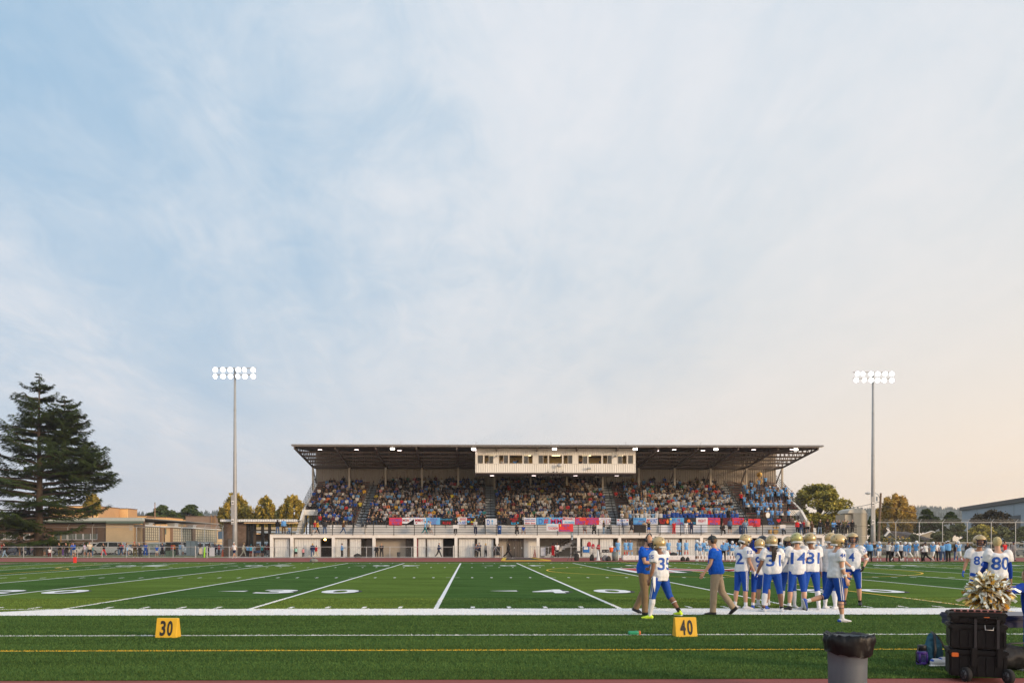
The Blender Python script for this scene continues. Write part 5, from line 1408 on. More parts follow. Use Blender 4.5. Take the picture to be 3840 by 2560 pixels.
# ---- the big cedar
def cedar():
 d = 112.0; rn = random.Random(11); nr = np.random.default_rng(4)
 base = Vector((PX(146,d), d, 0)); zt = PZ(1402,d)
 t = empty('cedar_tree', base, label='huge dark cedar with tiered drooping boughs at the left edge', cat='tree')
 mb = MB(); mb.tube([(0,0,0),(0,0,4),(.1,0,9),(0,0,15),(.05,0,zt-.3)], [.62,.5,.36,.2,.03], n=10); mb.build('trunk', M_BARK, t, True)
 sp = []; mbb = MB()
 def bough(origin, L, az, rise, droop, dens):
  a = Vector((math.cos(az), math.sin(az), 0)); sd = Vector((-a.y, a.x, 0)); pts = []
  for k in range(9):
   s = k/8; pts.append(origin + a*L*s + Vector((0,0, rise*L*s - droop*L*s*s*1.0 + .22*L*s**6)))
  mbb.tube(pts, [max(.015, .02+.017*L*(1-k/8)) for k in range(9)], n=4)
  n = int(34*L*dens)+3
  for q in range(n):
   s = rn.uniform(.18, 1.0)**.8; i = min(7, int(s*8)); p = pts[i].lerp(pts[i+1], s*8-i)
   wdt = L*.26*math.sin(math.pi*min(1,s*.92+.06))**.7 + .12
   off = rn.uniform(-1,1); q3 = p + sd*off*wdt + Vector((0,0,-abs(off)*wdt*.20 - rn.uniform(0,.20)*(rn.random() < .4) + rn.uniform(0,.06)))
   dirv = (a*(1-abs(off)*.5) + sd*off*.95 + Vector((0,0,-.22+rn.uniform(-.18,.2)))).normalized()
   sp.append((q3, dirv, rn.uniform(.35,.72)*min(1, .28+L*.22), .35 + .35*rn.random()))
 def whorls(org, z0, z1, prof, step=.62, nb=(6,7,8)):
  z = z0
  while z < z1:
   f = (z-z0)/(z1-z0)
   for q in range(rn.choice(nb)):
    az = rn.uniform(0, 2*math.pi); L = prof(z, math.cos(az))*rn.uniform(.62,1.08)
    if L > .25: bough(org + Vector((0,0,z+rn.uniform(-.12,.12))), L, az, rn.uniform(-.02,.22)+.25*f, rn.uniform(.10,.30), 1.0)
   z += step*rn.uniform(.7,1.3)
 H = lambda Yp: PZ(Yp,d)
 rt = [(H(2000),5.6),(H(1945),7.0),(H(1860),9.4),(H(1804),9.8),(H(1720),8.4),(H(1680),5.0),(H(1640),4.4),(H(1560),3.3),(H(1490),2.1),(H(1440),.95),(H(1418),.45),(zt,.15)]
 lt = [(H(2000),7.5),(H(1945),8.8),(H(1860),9.8),(H(1760),9.4),(H(1690),5.4),(H(1607),6.2),(H(1560),3.2),(H(1495),3.1),(H(1440),1.0),(H(1418),.5),(zt,.15)]
 def prof(z, c):
  r = np.interp(z, [a for a,_ in rt], [b for _,b in rt]); l = np.interp(z, [a for a,_ in lt], [b for _,b in lt])
  k = (c+1)/2; return r*k + l*(1-k)
 whorls(Vector((0,0,0)), 2.0, zt-1.6, prof, .95)
 whorls(Vector((0,0,0)), zt-1.9, zt-.15, prof, .30, (3,4))
 # second leader
 o2 = Vector((PX(235,d)-base.x, .5, 0)); z2 = H(1487)
 mbb.tube([(0,0,H(1760)), (o2.x*.75,.3,H(1740)), (o2.x,.5,H(1690)), (o2.x,.5,z2)], [.22,.2,.16,.03], n=6)
 whorls(o2, H(1690), z2, lambda z, c: np.interp(z, [H(1690),H(1650),H(1585),H(1536),z2], [3.0,3.2,3.6,2.2,.2])*(1 if c > 0 else .9), .5)
 # long right limb with its own head
 whorls(Vector((PX(335,d)-base.x, -.5, 0)), H(1800), H(1665), lambda z, c: np.interp(z, [H(1800),H(1712),H(1665)], [3.6,3.0,.5]), .5)
 mbb.build('limbs', M_BARK, t, True)
 pos = np.array([tuple(s[0]) for s in sp]); dr = np.array([tuple(s[1]) for s in sp]); ln = np.array([s[2] for s in sp]); tn = np.array([s[3] for s in sp])
 n = len(pos); sdv = np.cross(dr, np.array([0,0,1.])) ; sdv /= np.linalg.norm(sdv,axis=1)[:,None]
 V = []; T = []
 for k in (-1, 0, 1):
  dk = dr + sdv*k*.55 + nr.normal(0,.10,(n,3)); dk /= np.linalg.norm(dk,axis=1)[:,None]; sk = np.cross(dk, np.array([0,0,1.])); sk /= np.linalg.norm(sk,axis=1)[:,None]
  l = (ln*(1 if k == 0 else .72))[:,None]; w = .070
  tip = pos + dk*l; mid = pos + dk*l*.45
  V.append(np.stack([pos, mid - sk*w + np.array([0,0,-.03]), tip + np.array([0,0,-.08])*l*2, mid + sk*w + np.array([0,0,-.03])], axis=1)); T.append(tn)
 V = np.concatenate(V).reshape(-1,3); T = np.concatenate(T); m_ = len(T)
 me = bpy.data.meshes.new('foliage'); me.vertices.add(4*m_); me.vertices.foreach_set('co', V.ravel()); me.loops.add(4*m_); me.loops.foreach_set('vertex_index', np.arange(4*m_))
 me.polygons.add(m_); me.polygons.foreach_set('loop_start', np.arange(0,4*m_,4)); me.update()
 col = me.color_attributes.new('Col', 'FLOAT_COLOR', 'POINT'); cc = np.ones((4*m_,4)); cc[:,:3] = np.repeat(np.clip(T+nr.normal(0,.2,m_),0,1),4)[:,None]; col.data.foreach_set('color', cc.ravel())
 me.materials.append(leaf_mat('cedar_needles', (.016,.034,.010), (.085,.12,.022)))
 put('crown', me, t)
 print('cedar sprays', n)
cedar()
# ================================================================== HILLS
M_HILL = mat('wooded_hill', (.035,.05,.03), .95, var=.35, vscale=.02)
def hill(name, cols, d, depth):
 mb = MB(); pts = []
 for (X, Yp) in cols: pts.append((PX(X,d), PZ(Yp,d)))
 xs = np.linspace(pts[0][0], pts[-1][0], 160); zs = np.interp(xs, [p[0] for p in pts], [p[1] for p in pts])
 rn = random.Random(len(cols)); rows = 6; G_ = []
 for j in range(rows+1):
  t = j/rows; y = d - depth*(1-t); row = []
  for x, z in zip(xs, zs): row.append((x*(y/d)**.2, y, -2 + (z+2)*(t**.8) + (8*noise.noise(Vector((x*.01,y*.01,0))) if 0 < j < rows else 0)))
  G_.append(row)
 for j in range(rows):
  for i in range(len(xs)-1): mb.quad(G_[j][i], G_[j][i+1], G_[j+1][i+1], G_[j+1][i])
 o = struct(mb.build(name, M_HILL, smooth=True))
 # the wood on the slope: uncountable conifers as one mass
 w = MB(); rr = random.Random(9)
 for i in range(1500):
  j = rr.randrange(len(xs)-1); t = 1.0 if rr.random() < .3 else rr.uniform(.35,1)**.5; y = d - depth*(1-t); x = lerp(xs[j], xs[j+1], rr.random())*(y/d)**.2
  z = -2+(zs[j]+2)*t**.8; h = rr.uniform(5,13)*(d/1500); r = h*.22
  k = len(w.v); w.v += [(x-r,y-r*.3,z-2),(x+r,y-r*.3,z-2),(x,y+r,z-2),(x,y,z+h*.62)]
  for f in ((0,1,3),(1,2,3),(2,0,3)): w.f.append(tuple(k+q for q in f)); w.m.append(0)
 tag(w.build('wood', mat('conifer_wood', (.02,.035,.02), .95), fixn=False), kind='stuff')
hill('hills', [(3000,1940),(3120,1928),(3190,1912),(3260,1916),(3350,1912),(3430,1905),(3500,1909),(3560,1912),(3620,1918),(3720,1914),(3800,1906),(3900,1900),(4200,1890)], 1500, 700)
hill('distant_hills', [(-600,1940),(300,1935),(480,1926),(540,1932),(620,1936),(760,1925),(820,1924),(900,1932),(1040,1936),(1200,1940)], 1700, 500)
# ================================================================== CARS
M_TYRE = mat('tyre_rubber', (.015,.015,.016), .85); M_CGL = mat('car_glass', (.02,.025,.03), .08, var=0, spec=.8)
M_CARP = mat('car_paint', 'object', .25, var=.02, spec=.6, coat=.5)
M_HL = mat('headlight_glass', (.55,.55,.52), .15, var=0); M_TL = mat('tail_light_red', (.35,.01,.01), .25, var=0)
def ring_loft(secs):
 """secs: (x, [(y,z)...]) closed loops joined along x"""
 mb = MB(); k = len(secs[0][1])
 for x, lp in secs: mb.v += [(x, a, b) for a, b in lp]
 for i in range(len(secs)-1):
  for q in range(k): q2 = (q+1)%k; mb.f.append((i*k+q, i*k+q2, (i+1)*k+q2, (i+1)*k+q)); mb.m.append(0)
 mb.f.append(tuple(range(k))); mb.m.append(0); mb.f.append(tuple(reversed(range((len(secs)-1)*k, len(secs)*k)))); mb.m.append(0)
 return mb
CARM = {}
def car_meshes(kind):
 if kind in CARM: return CARM[kind]
 L_, W_, H_ = {'suv': (4.7,1.85,1.72), 'sedan': (4.7,1.8,1.45), 'van': (5.0,1.95,1.85), 'pickup': (5.6,2.0,1.9)}[kind]
 hw = W_/2; belt = H_*.60
 lp = lambda z0, z1, w, wt: [(-w,z0),(-w*1.0,(z0+z1)/2),(-wt,z1),(wt,z1),(w,(z0+z1)/2),(w,z0)]
 hood = belt*.92
 secs = [(-L_/2, lp(.42,belt*.72,hw*.86,hw*.80)), (-L_/2+.12, lp(.26,belt*.86,hw*.95,hw*.90)), (-L_/2+.9, lp(.24,hood if kind != 'van' else belt,hw,hw*.94)), (-L_/2+1.3, lp(.24,belt,hw,hw*.94)), (L_/2-.9, lp(.24,belt,hw,hw*.94)), (L_/2-.1, lp(.28,belt*.96,hw*.96,hw*.90)), (L_/2, lp(.42,belt*.8,hw*.88,hw*.82))]
 out = [('body', ring_loft(secs).mesh('body', M_CARP, False), 'paint')]
 f0, f1, r1, r0 = {'suv': (-L_/2+1.1,-L_/2+1.9,L_/2-.55,L_/2-.15), 'sedan': (-L_/2+1.15,-L_/2+2.05,L_/2-1.35,L_/2-.6), 'van': (-L_/2+.7,-L_/2+1.6,L_/2-.3,L_/2-.12), 'pickup': (-L_/2+1.3,-L_/2+2.0,.9,1.15)}[kind]
 ht = hw*.78
 def cab(g, z1): return [(-(hw*.93+g),belt-.02),(-(ht+g),z1),((ht+g),z1),((hw*.93+g),belt-.02)]
 sc_ = [(f0, [(a,belt-.02 if i in (0,3) else belt) for i,(a,b) in enumerate(cab(0,H_))]), (f1, cab(0,H_)), (lerp(f1,r1,.5), cab(0,H_+.02)), (r1, cab(0,H_-.03)), (r0, [(a,belt-.02 if i in (0,3) else belt) for i,(a,b) in enumerate(cab(0,H_))])]
 out.append(('roof', ring_loft(sc_).mesh('roof', M_CARP), 'paint'))
 mb = MB(); zt_ = H_-.10; zb_ = belt+.05
 for s in (-1,1):
  w0, w1 = s*(hw*.93+.012), s*(lerp(hw*.93,ht,.78)+.03)
  xs_ = [f0+.35, f1+.02, lerp(f1,r1,.33)-.04];
  mb.quad((f0+.38,w0,zb_),(lerp(f1,r1,.36),w0,zb_),(lerp(f1,r1,.36),w1,zt_),(f1+.05,w1,zt_))
  mb.quad((lerp(f1,r1,.42),w0,zb_),(lerp(f1,r1,.80),w0,zb_),(lerp(f1,r1,.80),w1,zt_),(lerp(f1,r1,.42),w1,zt_))
  mb.quad((lerp(f1,r1,.85),w0,zb_),(r0-.18,w0,zb_),(r1,w1,zt_),(lerp(f1,r1,.85),w1,zt_))
 nv = (Vector((f1,0,H_))-Vector((f0,0,belt))).normalized()
 mb.quad((lerp(f0,f1,.12)-.02,-hw*.82,lerp(belt,H_,.14)+.02),(lerp(f0,f1,.12)-.02,hw*.82,lerp(belt,H_,.14)+.02),(lerp(f0,f1,.88)-.02,ht*.92,lerp(belt,H_,.88)+.02),(lerp(f0,f1,.88)-.02,-ht*.92,lerp(belt,H_,.88)+.02))
 mb.quad((lerp(r0,r1,.12)+.02,-hw*.82,lerp(belt,H_,.14)+.02),(lerp(r0,r1,.12)+.02,hw*.82,lerp(belt,H_,.14)+.02),(lerp(r0,r1,.88)+.02,ht*.92,lerp(belt,H_,.85)+.02),(lerp(r0,r1,.88)+.02,-ht*.92,lerp(belt,H_,.85)+.02))
 out.append(('windows', mb.mesh('windows', M_CGL), None))
 q = MB(); q.tube([(0,-.11,0),(0,.11,0)], .34, n=16); wh_ = q.mesh('tyre', M_TYRE); q = MB(); q.tube([(0,-.12,0),(0,.12,0)], .21, n=10); rim = q.mesh('rim', M_GALV)
 q = MB(); q.box(-.03,.10,-.20,.20,-.07,.08); hl = q.mesh('headlight', M_HL); q = MB(); q.box(-.10,.03,-.16,.16,-.10,.12); tl = q.mesh('tail_light', M_TL)
 q = MB(); q.box(-.04,.02,-.55,.55,-.12,.12); gr = q.mesh('grille', M_BLACK); q = MB(); q.box(-.09,.09,-.10,.10,-.06,.07); mr_ = q.mesh('wing_mirror', M_CARP)
 CARM[kind] = (out, L_, hw, belt, f0, wh_, rim, hl, tl, gr, mr_)
 return CARM[kind]
def car(label, X, Yd, kind, rgb, rz, group='cars in the parking lot behind the fence'):
 out, L_, hw, belt, f0, wh_, rim, hl, tl, gr, mr_ = car_meshes(kind)
 t = empty('pickup_truck' if kind == 'pickup' else 'parked_car', (PX(X,Yd), Yd, -.01), R(rz), label=label, cat='pickup' if kind == 'pickup' else 'car', group=group)
 for nm, me, c in out:
  o = put(nm, me, t); o.color = (*rgb,1)
 for sx in (-1,1):
  for sy in (-1,1):
   w = put('wheel', wh_, t, (sx*L_*.31, sy*(hw-.10), .34)); put('rim', rim, w)
 for sy in (-1,1):
  put('headlight', hl, t, (-L_/2+.06, sy*hw*.66, belt*.74)); put('tail_light', tl, t, (L_/2-.06, sy*hw*.72, belt*.82))
  o = put('wing_mirror', mr_, t, (f0+.5, sy*(hw+.08), belt+.08)); o.color = (*rgb,1)
 put('grille', gr, t, (-L_/2-.005, 0, belt*.62))
DK = (.02,.025,.035)
for a in (
 ('dark blue sedan behind the fence at the left edge under the cedar', 62, 127, 'sedan', (.02,.03,.06), 8),
 ('grey hatchback behind the walkers just right of cedar trunk', 178, 131, 'suv', (.08,.085,.09), 175),
 ('white crossover seen side on below the brown wall', 330, 127, 'suv', (.62,.64,.66), 12),
 ('large silver SUV parked in front of the tan school wall', 402, 126, 'van', (.36,.40,.44), 10),
 ('white SUV with roof rails right of the silver one', 452, 128, 'suv', (.66,.66,.66), 190),
 ('dark grey sedan by the corner of the classroom wing', 505, 133, 'sedan', (.05,.06,.07), 80),
 ('pale silver SUV under the first glazed bay', 572, 132, 'suv', (.5,.52,.52), 15),
 ('grey sedan in the second row under first glazed bay', 606, 146, 'sedan', (.16,.17,.18), 172),
 ('black SUV in the second row under the second glazed bay', 648, 148, 'van', (.015,.016,.018), 5),
 ('light grey sedan behind the grey cabinet', 668, 131, 'sedan', (.34,.37,.38), 185),
 ('dark sedan in the second row behind the grey cabinet', 705, 150, 'sedan', (.06,.05,.05), 10),
 ('navy van in the second row under the third glazed bay', 770, 146, 'van', (.03,.04,.09), 176),
 ('silver sedan just left of the block building', 806, 130, 'sedan', (.38,.40,.42), 5),
 ('white hatchback in the front row below the navy van', 752, 128, 'suv', (.55,.58,.60), 20),
 ('pale blue SUV seen between the canopy posts', 965, 128, 'suv', (.30,.40,.50), 12),
 ('silver SUV at the right side of the canopy opening', 1002, 130, 'van', (.42,.46,.50), 185)):
 car(*a)
car('silver pickup truck facing the field at the right edge', 3862, 101.5, 'pickup', (.38,.42,.46), 68, None)
car('black car behind the fence right of the light pole', 3330, 104, 'sedan', (.03,.03,.03), 175, None)
# ---- yard clutter by the left fence
def boxthing(name, label, cat, X0, X1, Y0_, Y1_, d, m, depth=.6, bev=True):
 mb = MB(); xa, xb = PX(X0,d), PX(X1,d); z0, z1 = max(0,PZ(Y1_,d)), PZ(Y0_,d)
 mb.box(xa, xb, d, d+depth, z0, z1-.06); mb.box(xa-.03, xb+.03, d-.03, d+depth+.03, z1-.058, z1)
 o = empty(name, (0,0,0), label=label, cat=cat)
 mb.build('case', m, o)
 q = MB(); q.box(lerp(xa,xb,.5)-.01, lerp(xa,xb,.5)+.01, d-.012, d-.002, z0+.05, z1-.1); q.box(lerp(xa,xb,.5)+.04, lerp(xa,xb,.5)+.07, d-.04, d-.002, lerp(z0,z1,.5), lerp(z0,z1,.5)+.12); q.build('door_seam', M_BLACK, o)
 return o
boxthing('electrical_cabinet', 'tall grey electrical cabinet behind the left fence', 'cabinet', 698, 732, 2027, 2082, 108, mat('cabinet_grey', (.24,.28,.30), .6), 1.0)
boxthing('transformer_box', 'low green transformer box left of the grey cabinet', 'transformer', 621, 650, 2064, 2085, 106, mat('transformer_green', (.06,.10,.08), .6), .8)
boxthing('storage_crate', 'dark brown storage crate behind the green transformer box', 'crate', 620, 656, 2040, 2080, 112, mat('dark_crate', (.045,.038,.028), .8), 1.2)
boxthing('utility_cabinet', 'pale green utility cabinet behind the fence below first glazed bay', 'cabinet', 554, 586, 2036, 2060, 113, mat('pale_green_metal', (.22,.26,.24), .6), .8)
def panel_on_fence(name, label, x0, x1, y0, y1, m):
 d = YF-.06; mb = MB(); mb.box(PX(x0,d),PX(x1,d),d-.03,d,max(.12,PZ(y1,d)),PZ(y0,d)); return tag(mb.build(name, m), label, 'sign')
panel_on_fence('sign_board', 'blank pale grey board hung on the fence right of the small gate', 785, 805, 2052.5, 2084, mat('board_grey', (.42,.45,.50), .6))
panel_on_fence('sign_board', 'blank cream board hung on the small gate', 746.5, 762, 2054, 2076, mat('board_cream', (.50,.46,.36), .6))
panel_on_fence('sign_board', 'blank white board on the fence beside the stair bay', 2027, 2046, 2052, 2083, mat('board_grey', (.42,.45,.50), .6))
mb = MB(); d = YF-.2; mb.tube([(PX(766,d),d,.05),(PX(767.5,d),d,1.2)], .09, n=8); tag(mb.build('foam_post', mat('lime_foam', (.28,.62,.03), .7)), 'lime green foam padded post in the small gate', 'post')
def cone(label, X, Yb, d, h, rgb, stripe=False):
 t = empty('traffic_cone', (PX(X,d), d, 0), label=label, cat='cone'); m = mat('cone_%d' % int(rgb[0]*100+rgb[2]*10), rgb, .6)
 mb = MB(); mb.lathe([(h*.22,.03),(h*.19,.05),(h*.05,h),(0,h)], n=14); mb.build('cone', m, t, True)
 mb = MB(); mb.box(-h*.27,h*.27,-h*.27,h*.27,0,.03); mb.build('base', m, t)
cone('orange traffic cone beside the block building', 835.5, 2083, 104, .95, (.65,.12,.04))
cone('tall orange cone in the recess right of the brown double door', 2005, 2084, 97.5, .95, (.42,.07,.03))
# ================================================================== NEAR SIDE LINE: PLAYERS AND COACHES
def cloth(name, rgb, rough=.85, bump=.9): return mat(name, rgb, rough, var=.10, vscale=6, bump=bump, bscale=9, spec=.2, stretch=(1.3,1.3,.8))
M_JW = cloth('white_jersey', (.72,.72,.74)); M_PB = cloth('royal_blue_pants', (.008,.065,.36), .55); M_POLO = cloth('royal_blue_polo', (.006,.085,.48)); M_KHA = cloth('khaki_cloth', (.33,.25,.17)); M_KHD = cloth('brown_khaki_cloth', (.22,.15,.085))
M_NUM = mat('royal_blue_print', (.015,.085,.40), .6, var=.05); M_SOCKW = cloth('white_sock', (.68,.68,.70)); M_SOCKB = cloth('black_sock', (.015,.015,.017)); M_GREYS = cloth('grey_sleeve', (.38,.38,.44)); M_BLS = cloth('blue_sleeve', (.006,.04,.30))
M_HGOLD = mat('gold_helmet_shell', (.50,.36,.17), .30, metal=.35, var=.05, vscale=6, spec=.6, coat=.4)
M_HGREEN = mat('greenish_gold_helmet_shell', (.44,.40,.15), .30, metal=.35, var=.05, vscale=6, spec=.6, coat=.4)
M_HBLACK = mat('black_helmet_shell', (.012,.012,.015), .3, var=.03, coat=.4)
M_MASK = mat('dark_mask_steel', (.03,.035,.06), .35); M_PAD = mat('helmet_padding', (.02,.02,.025), .8); M_WB = mat('white_bumper', (.6,.6,.6), .5)
M_VOLT = mat('volt_yellow_shoe', (.62,.85,.03), .5, var=.05); M_SHW = mat('white_shoe', (.6,.6,.62), .55, var=.1); M_SHB = mat('blue_shoe', (.02,.08,.42), .5); M_SHK = mat('black_shoe', (.02,.02,.024), .5)
M_BRN = mat('dark_brown_hair', (.022,.013,.010), .6, var=.3, vscale=40); M_BLOND = mat('bleached_hair', (.50,.40,.20), .7, var=.35, vscale=45, bump=.8, bscale=60); M_SBR = mat('sandy_brown_hair', (.12,.07,.035), .7, var=.3, vscale=40)
M_EYE = mat('eye_dark', (.02,.015,.012), .3, var=0); M_LIP = mat('lip', (.33,.12,.09), .5, var=0)
def place_text(s, bvh, center, axis, w, h, m, name, parent, curve=.03):
 """print lettering onto a garment. axis: 'back','front','R','L' in the figure's frame"""
 me = text_mesh(s, 1.0, .02); fit_text(me, w, h)
 bm = bmesh.new(); bm.from_mesh(me)
 for ax, ext in ((0, w), (1, h)):
  n = int(ext/curve)
  for i in range(1, n):
   co = [0,0,0]; co[ax] = -ext/2 + i*ext/n; no = [0,0,0]; no[ax] = 1
   bmesh.ops.bisect_plane(bm, geom=bm.verts[:]+bm.edges[:]+bm.faces[:], plane_co=co, plane_no=no, dist=1e-5)
 R_, D_ = {'back': (Vector((1,0,0)), Vector((0,1,0))), 'front': (Vector((-1,0,0)), Vector((0,-1,0))), 'R': (Vector((0,1,0)), Vector((-1,0,0))), 'L': (Vector((0,-1,0)), Vector((1,0,0)))}[axis]
 for v in bm.verts:
  o = center + R_*v.co.x + Vector((0,0,v.co.y)) - D_*.8
  hit = bvh.ray_cast(o, D_)
  if hit[0] is not None and (hit[0]-center).length < .45: v.co = hit[0] - D_*.005
  else: v.co = center + R_*v.co.x + Vector((0,0,v.co.y)) - D_*.12
 bm.to_mesh(me); bm.free(); me.materials.append(m)
 return put(name, me, parent)
def helmet(S, parent, m, mask=True, bumper=True):
 k = S['k']*1.07; c = S['head'] + S['HM'] @ Vector((0,-.008*k,.030*k)); M = S['HM']
 nu, nv = 40, 26; bm = bmesh.new(); grid = []
 for a in range(nv+1):
  th = math.pi*a/nv - math.pi/2; row = []
  for b in range(nu):
   ph = 2*math.pi*b/nu; x, y, z = math.cos(th)*math.cos(ph)*.128, math.cos(th)*math.sin(ph)*.156, math.sin(th)*.136
   if z > 0.03: y *= 1 - .05*math.cos(ph*2)*(z/.136); x *= 1 + .03
   if z < -.04: y = y if y > 0 else y*(1+.12*(z+.04)/.1)
   if abs(x) < .018 and z > .02: z += .004
   row.append(bm.verts.new(Vector((x,y,z))*k))
  grid.append(row)
 for a in range(nv):
  for b in range(nu):
   q = [grid[a][b], grid[a][(b+1)%nu], grid[a+1][(b+1)%nu], grid[a+1][b]]
   cc = sum((v.co for v in q), Vector())/4/k
   if cc.y > .035 and abs(cc.x) < .112 and cc.z < .030 and not (cc.z < -.01 and cc.y < .06): continue
   if cc.y > .07 and cc.z < .036: continue
   if cc.z < (-.112 if cc.y > -.06 else -.085): continue
   bm.faces.new(q)
 for v in [v for v in bm.verts if not v.link_faces]: bm.verts.remove(v)
 bmesh.ops.remove_doubles(bm, verts=bm.verts, dist=1e-5)
 bmesh.ops.recalc_face_normals(bm, faces=bm.faces)
 bmesh.ops.solidify(bm, geom=bm.faces[:], thickness=.012*k)
 bmesh.ops.recalc_face_normals(bm, faces=bm.faces)
 me = bpy.data.meshes.new('helmet'); bm.to_mesh(me); bm.free(); me.materials.append(m); me.polygons.foreach_set('use_smooth', [True]*len(me.polygons))
 me.transform(Matrix.Translation(c) @ M.to_4x4())
 h = put('helmet', me, parent)
 V = lambda x, y, z: c + M @ Vector((x*k, y*k, z*k))
 q = MB(); q.ell(V(0,-.004,-.006), (.114*k,.138*k,.118*k), rot=M, nu=16, nv=10, fn=lambda p: Vector((p.x, min(p.y,.045*k), p.z))); q.build('padding', M_PAD, h, True)
 q = MB()
 for s in (-1,1):
  q.ell(V(s*.127,.012,-.045), (.006*k,.020*k,.020*k), rot=M, nu=8, nv=6)
  q.ell(V(s*.112,.068,.038), (.022*k,.014*k,.010*k), rot=M, nu=8, nv=5)
  q.ell(V(s*.055,-.118,.070), (.014*k,.012*k,.008*k), rot=M, nu=8, nv=5); q.ell(V(s*.045,.05,.127), (.008*k,.020*k,.006*k), rot=M, nu=8, nv=5)
  q.ell(V(s*.10,-.088,.03), (.010*k,.012*k,.010*k), rot=M, nu=8, nv=5)
 q.build('vent', M_PAD, h, True)
 if bumper:
  q = MB(); q.tube([V(.115*math.sin(a), -.142*math.cos(a)*1.02, -.088) for a in np.linspace(-1.1,1.1,9)], .013*k, n=6, flat=1.6); q.build('bumper', M_WB, h, True)
 if mask:
  q = MB()
  for z, w, y in ((.012,.108,.175),(-.045,.112,.190),(-.085,.100,.190),(-.120,.080,.172)):
   q.tube([V(-w-.01,.055,z), V(-w*.85,.125,z-.004), V(-w*.42,y-.012,z-.006), V(0,y,z-.006), V(w*.42,y-.012,z-.006), V(w*.85,.125,z-.004), V(w+.01,.055,z)], .0075*k, n=6)
  for s in (-1,1):
   q.tube([V(s*.045,.178,.010), V(s*.048,.190,-.05), V(s*.036,.172,-.122)], .0075*k, n=6); q.tube([V(s*.105,.09,.012), V(s*.108,.10,-.05), V(s*.095,.095,-.118)], .0075*k, n=6)
  q.build('face_mask', M_MASK, h, True)
  q = MB(); q.tube([V(-.118,.02,-.07), V(-.07,.085,-.118), V(0,.105,-.125), V(.07,.085,-.118), V(.118,.02,-.07)], .013*k, n=6, flat=.6); q.build('chin_strap', M_WB, h, True)
 return h
def headset(S, parent):
 k = S['k']; V = lambda x, y, z: S['head'] + S['HM'] @ Vector((x*k, y*k, z*k))
 o = empty('headset'); o.parent = parent
 q = MB(); q.tube([V(.098*math.cos(a), .0, .03+.118*math.sin(a)) for a in np.linspace(-.1, math.pi+.1, 12)], .013*k, n=7); q.build('head_band', M_SHK, o, True)
 for s in (-1,1):
  q = MB(); q.tube([V(s*.080,0,.005), V(s*.118,0,.005)], [.042*k,.036*k], n=12); q.build('ear_cup', M_SHK, o, True)
 q = MB(); q.tube([V(.10,.02,-.02), V(.09,.09,-.06), V(.05,.12,-.07)], .007*k, n=5); q.build('microphone', M_SHK, o, True)
def thigh_stripe(S, bvh, nm, parent, m, off, t1=1.10, w=.018):
 """one of the two stripes down the outside of a trouser leg"""
 k = S['k']; s = 1 if nm == 'R' else -1; h, kn, an = S['hip'][nm], S['kn'][nm], S['an'][nm]; pts = []
 for t in np.linspace(-.15, t1, 16):
  p = h + (kn-h)*t if t <= 1 else kn + (an-kn)*(t-1)
  d = ((kn-h) if t <= 1 else (an-kn)).normalized(); out = Vector((s,0,0)); out = (out - d*out.dot(d)).normalized(); fw = d.cross(out)*s
  L_, R2 = [], []
  row = []
  for e in (-1, 1):
   o = p + fw*(off + e*w/2)*k + out*.4
   hit = bvh.ray_cast(o, -out)
   row.append((hit[0] + out*.004) if hit[0] is not None else p + out*.1*k + fw*(off+e*w/2)*k)
  pts.append(row)
 q = MB()
 for a, b in zip(pts, pts[1:]): q.quad(a[0], a[1], b[1], b[0])
 q.build('trouser_stripe', m, parent)
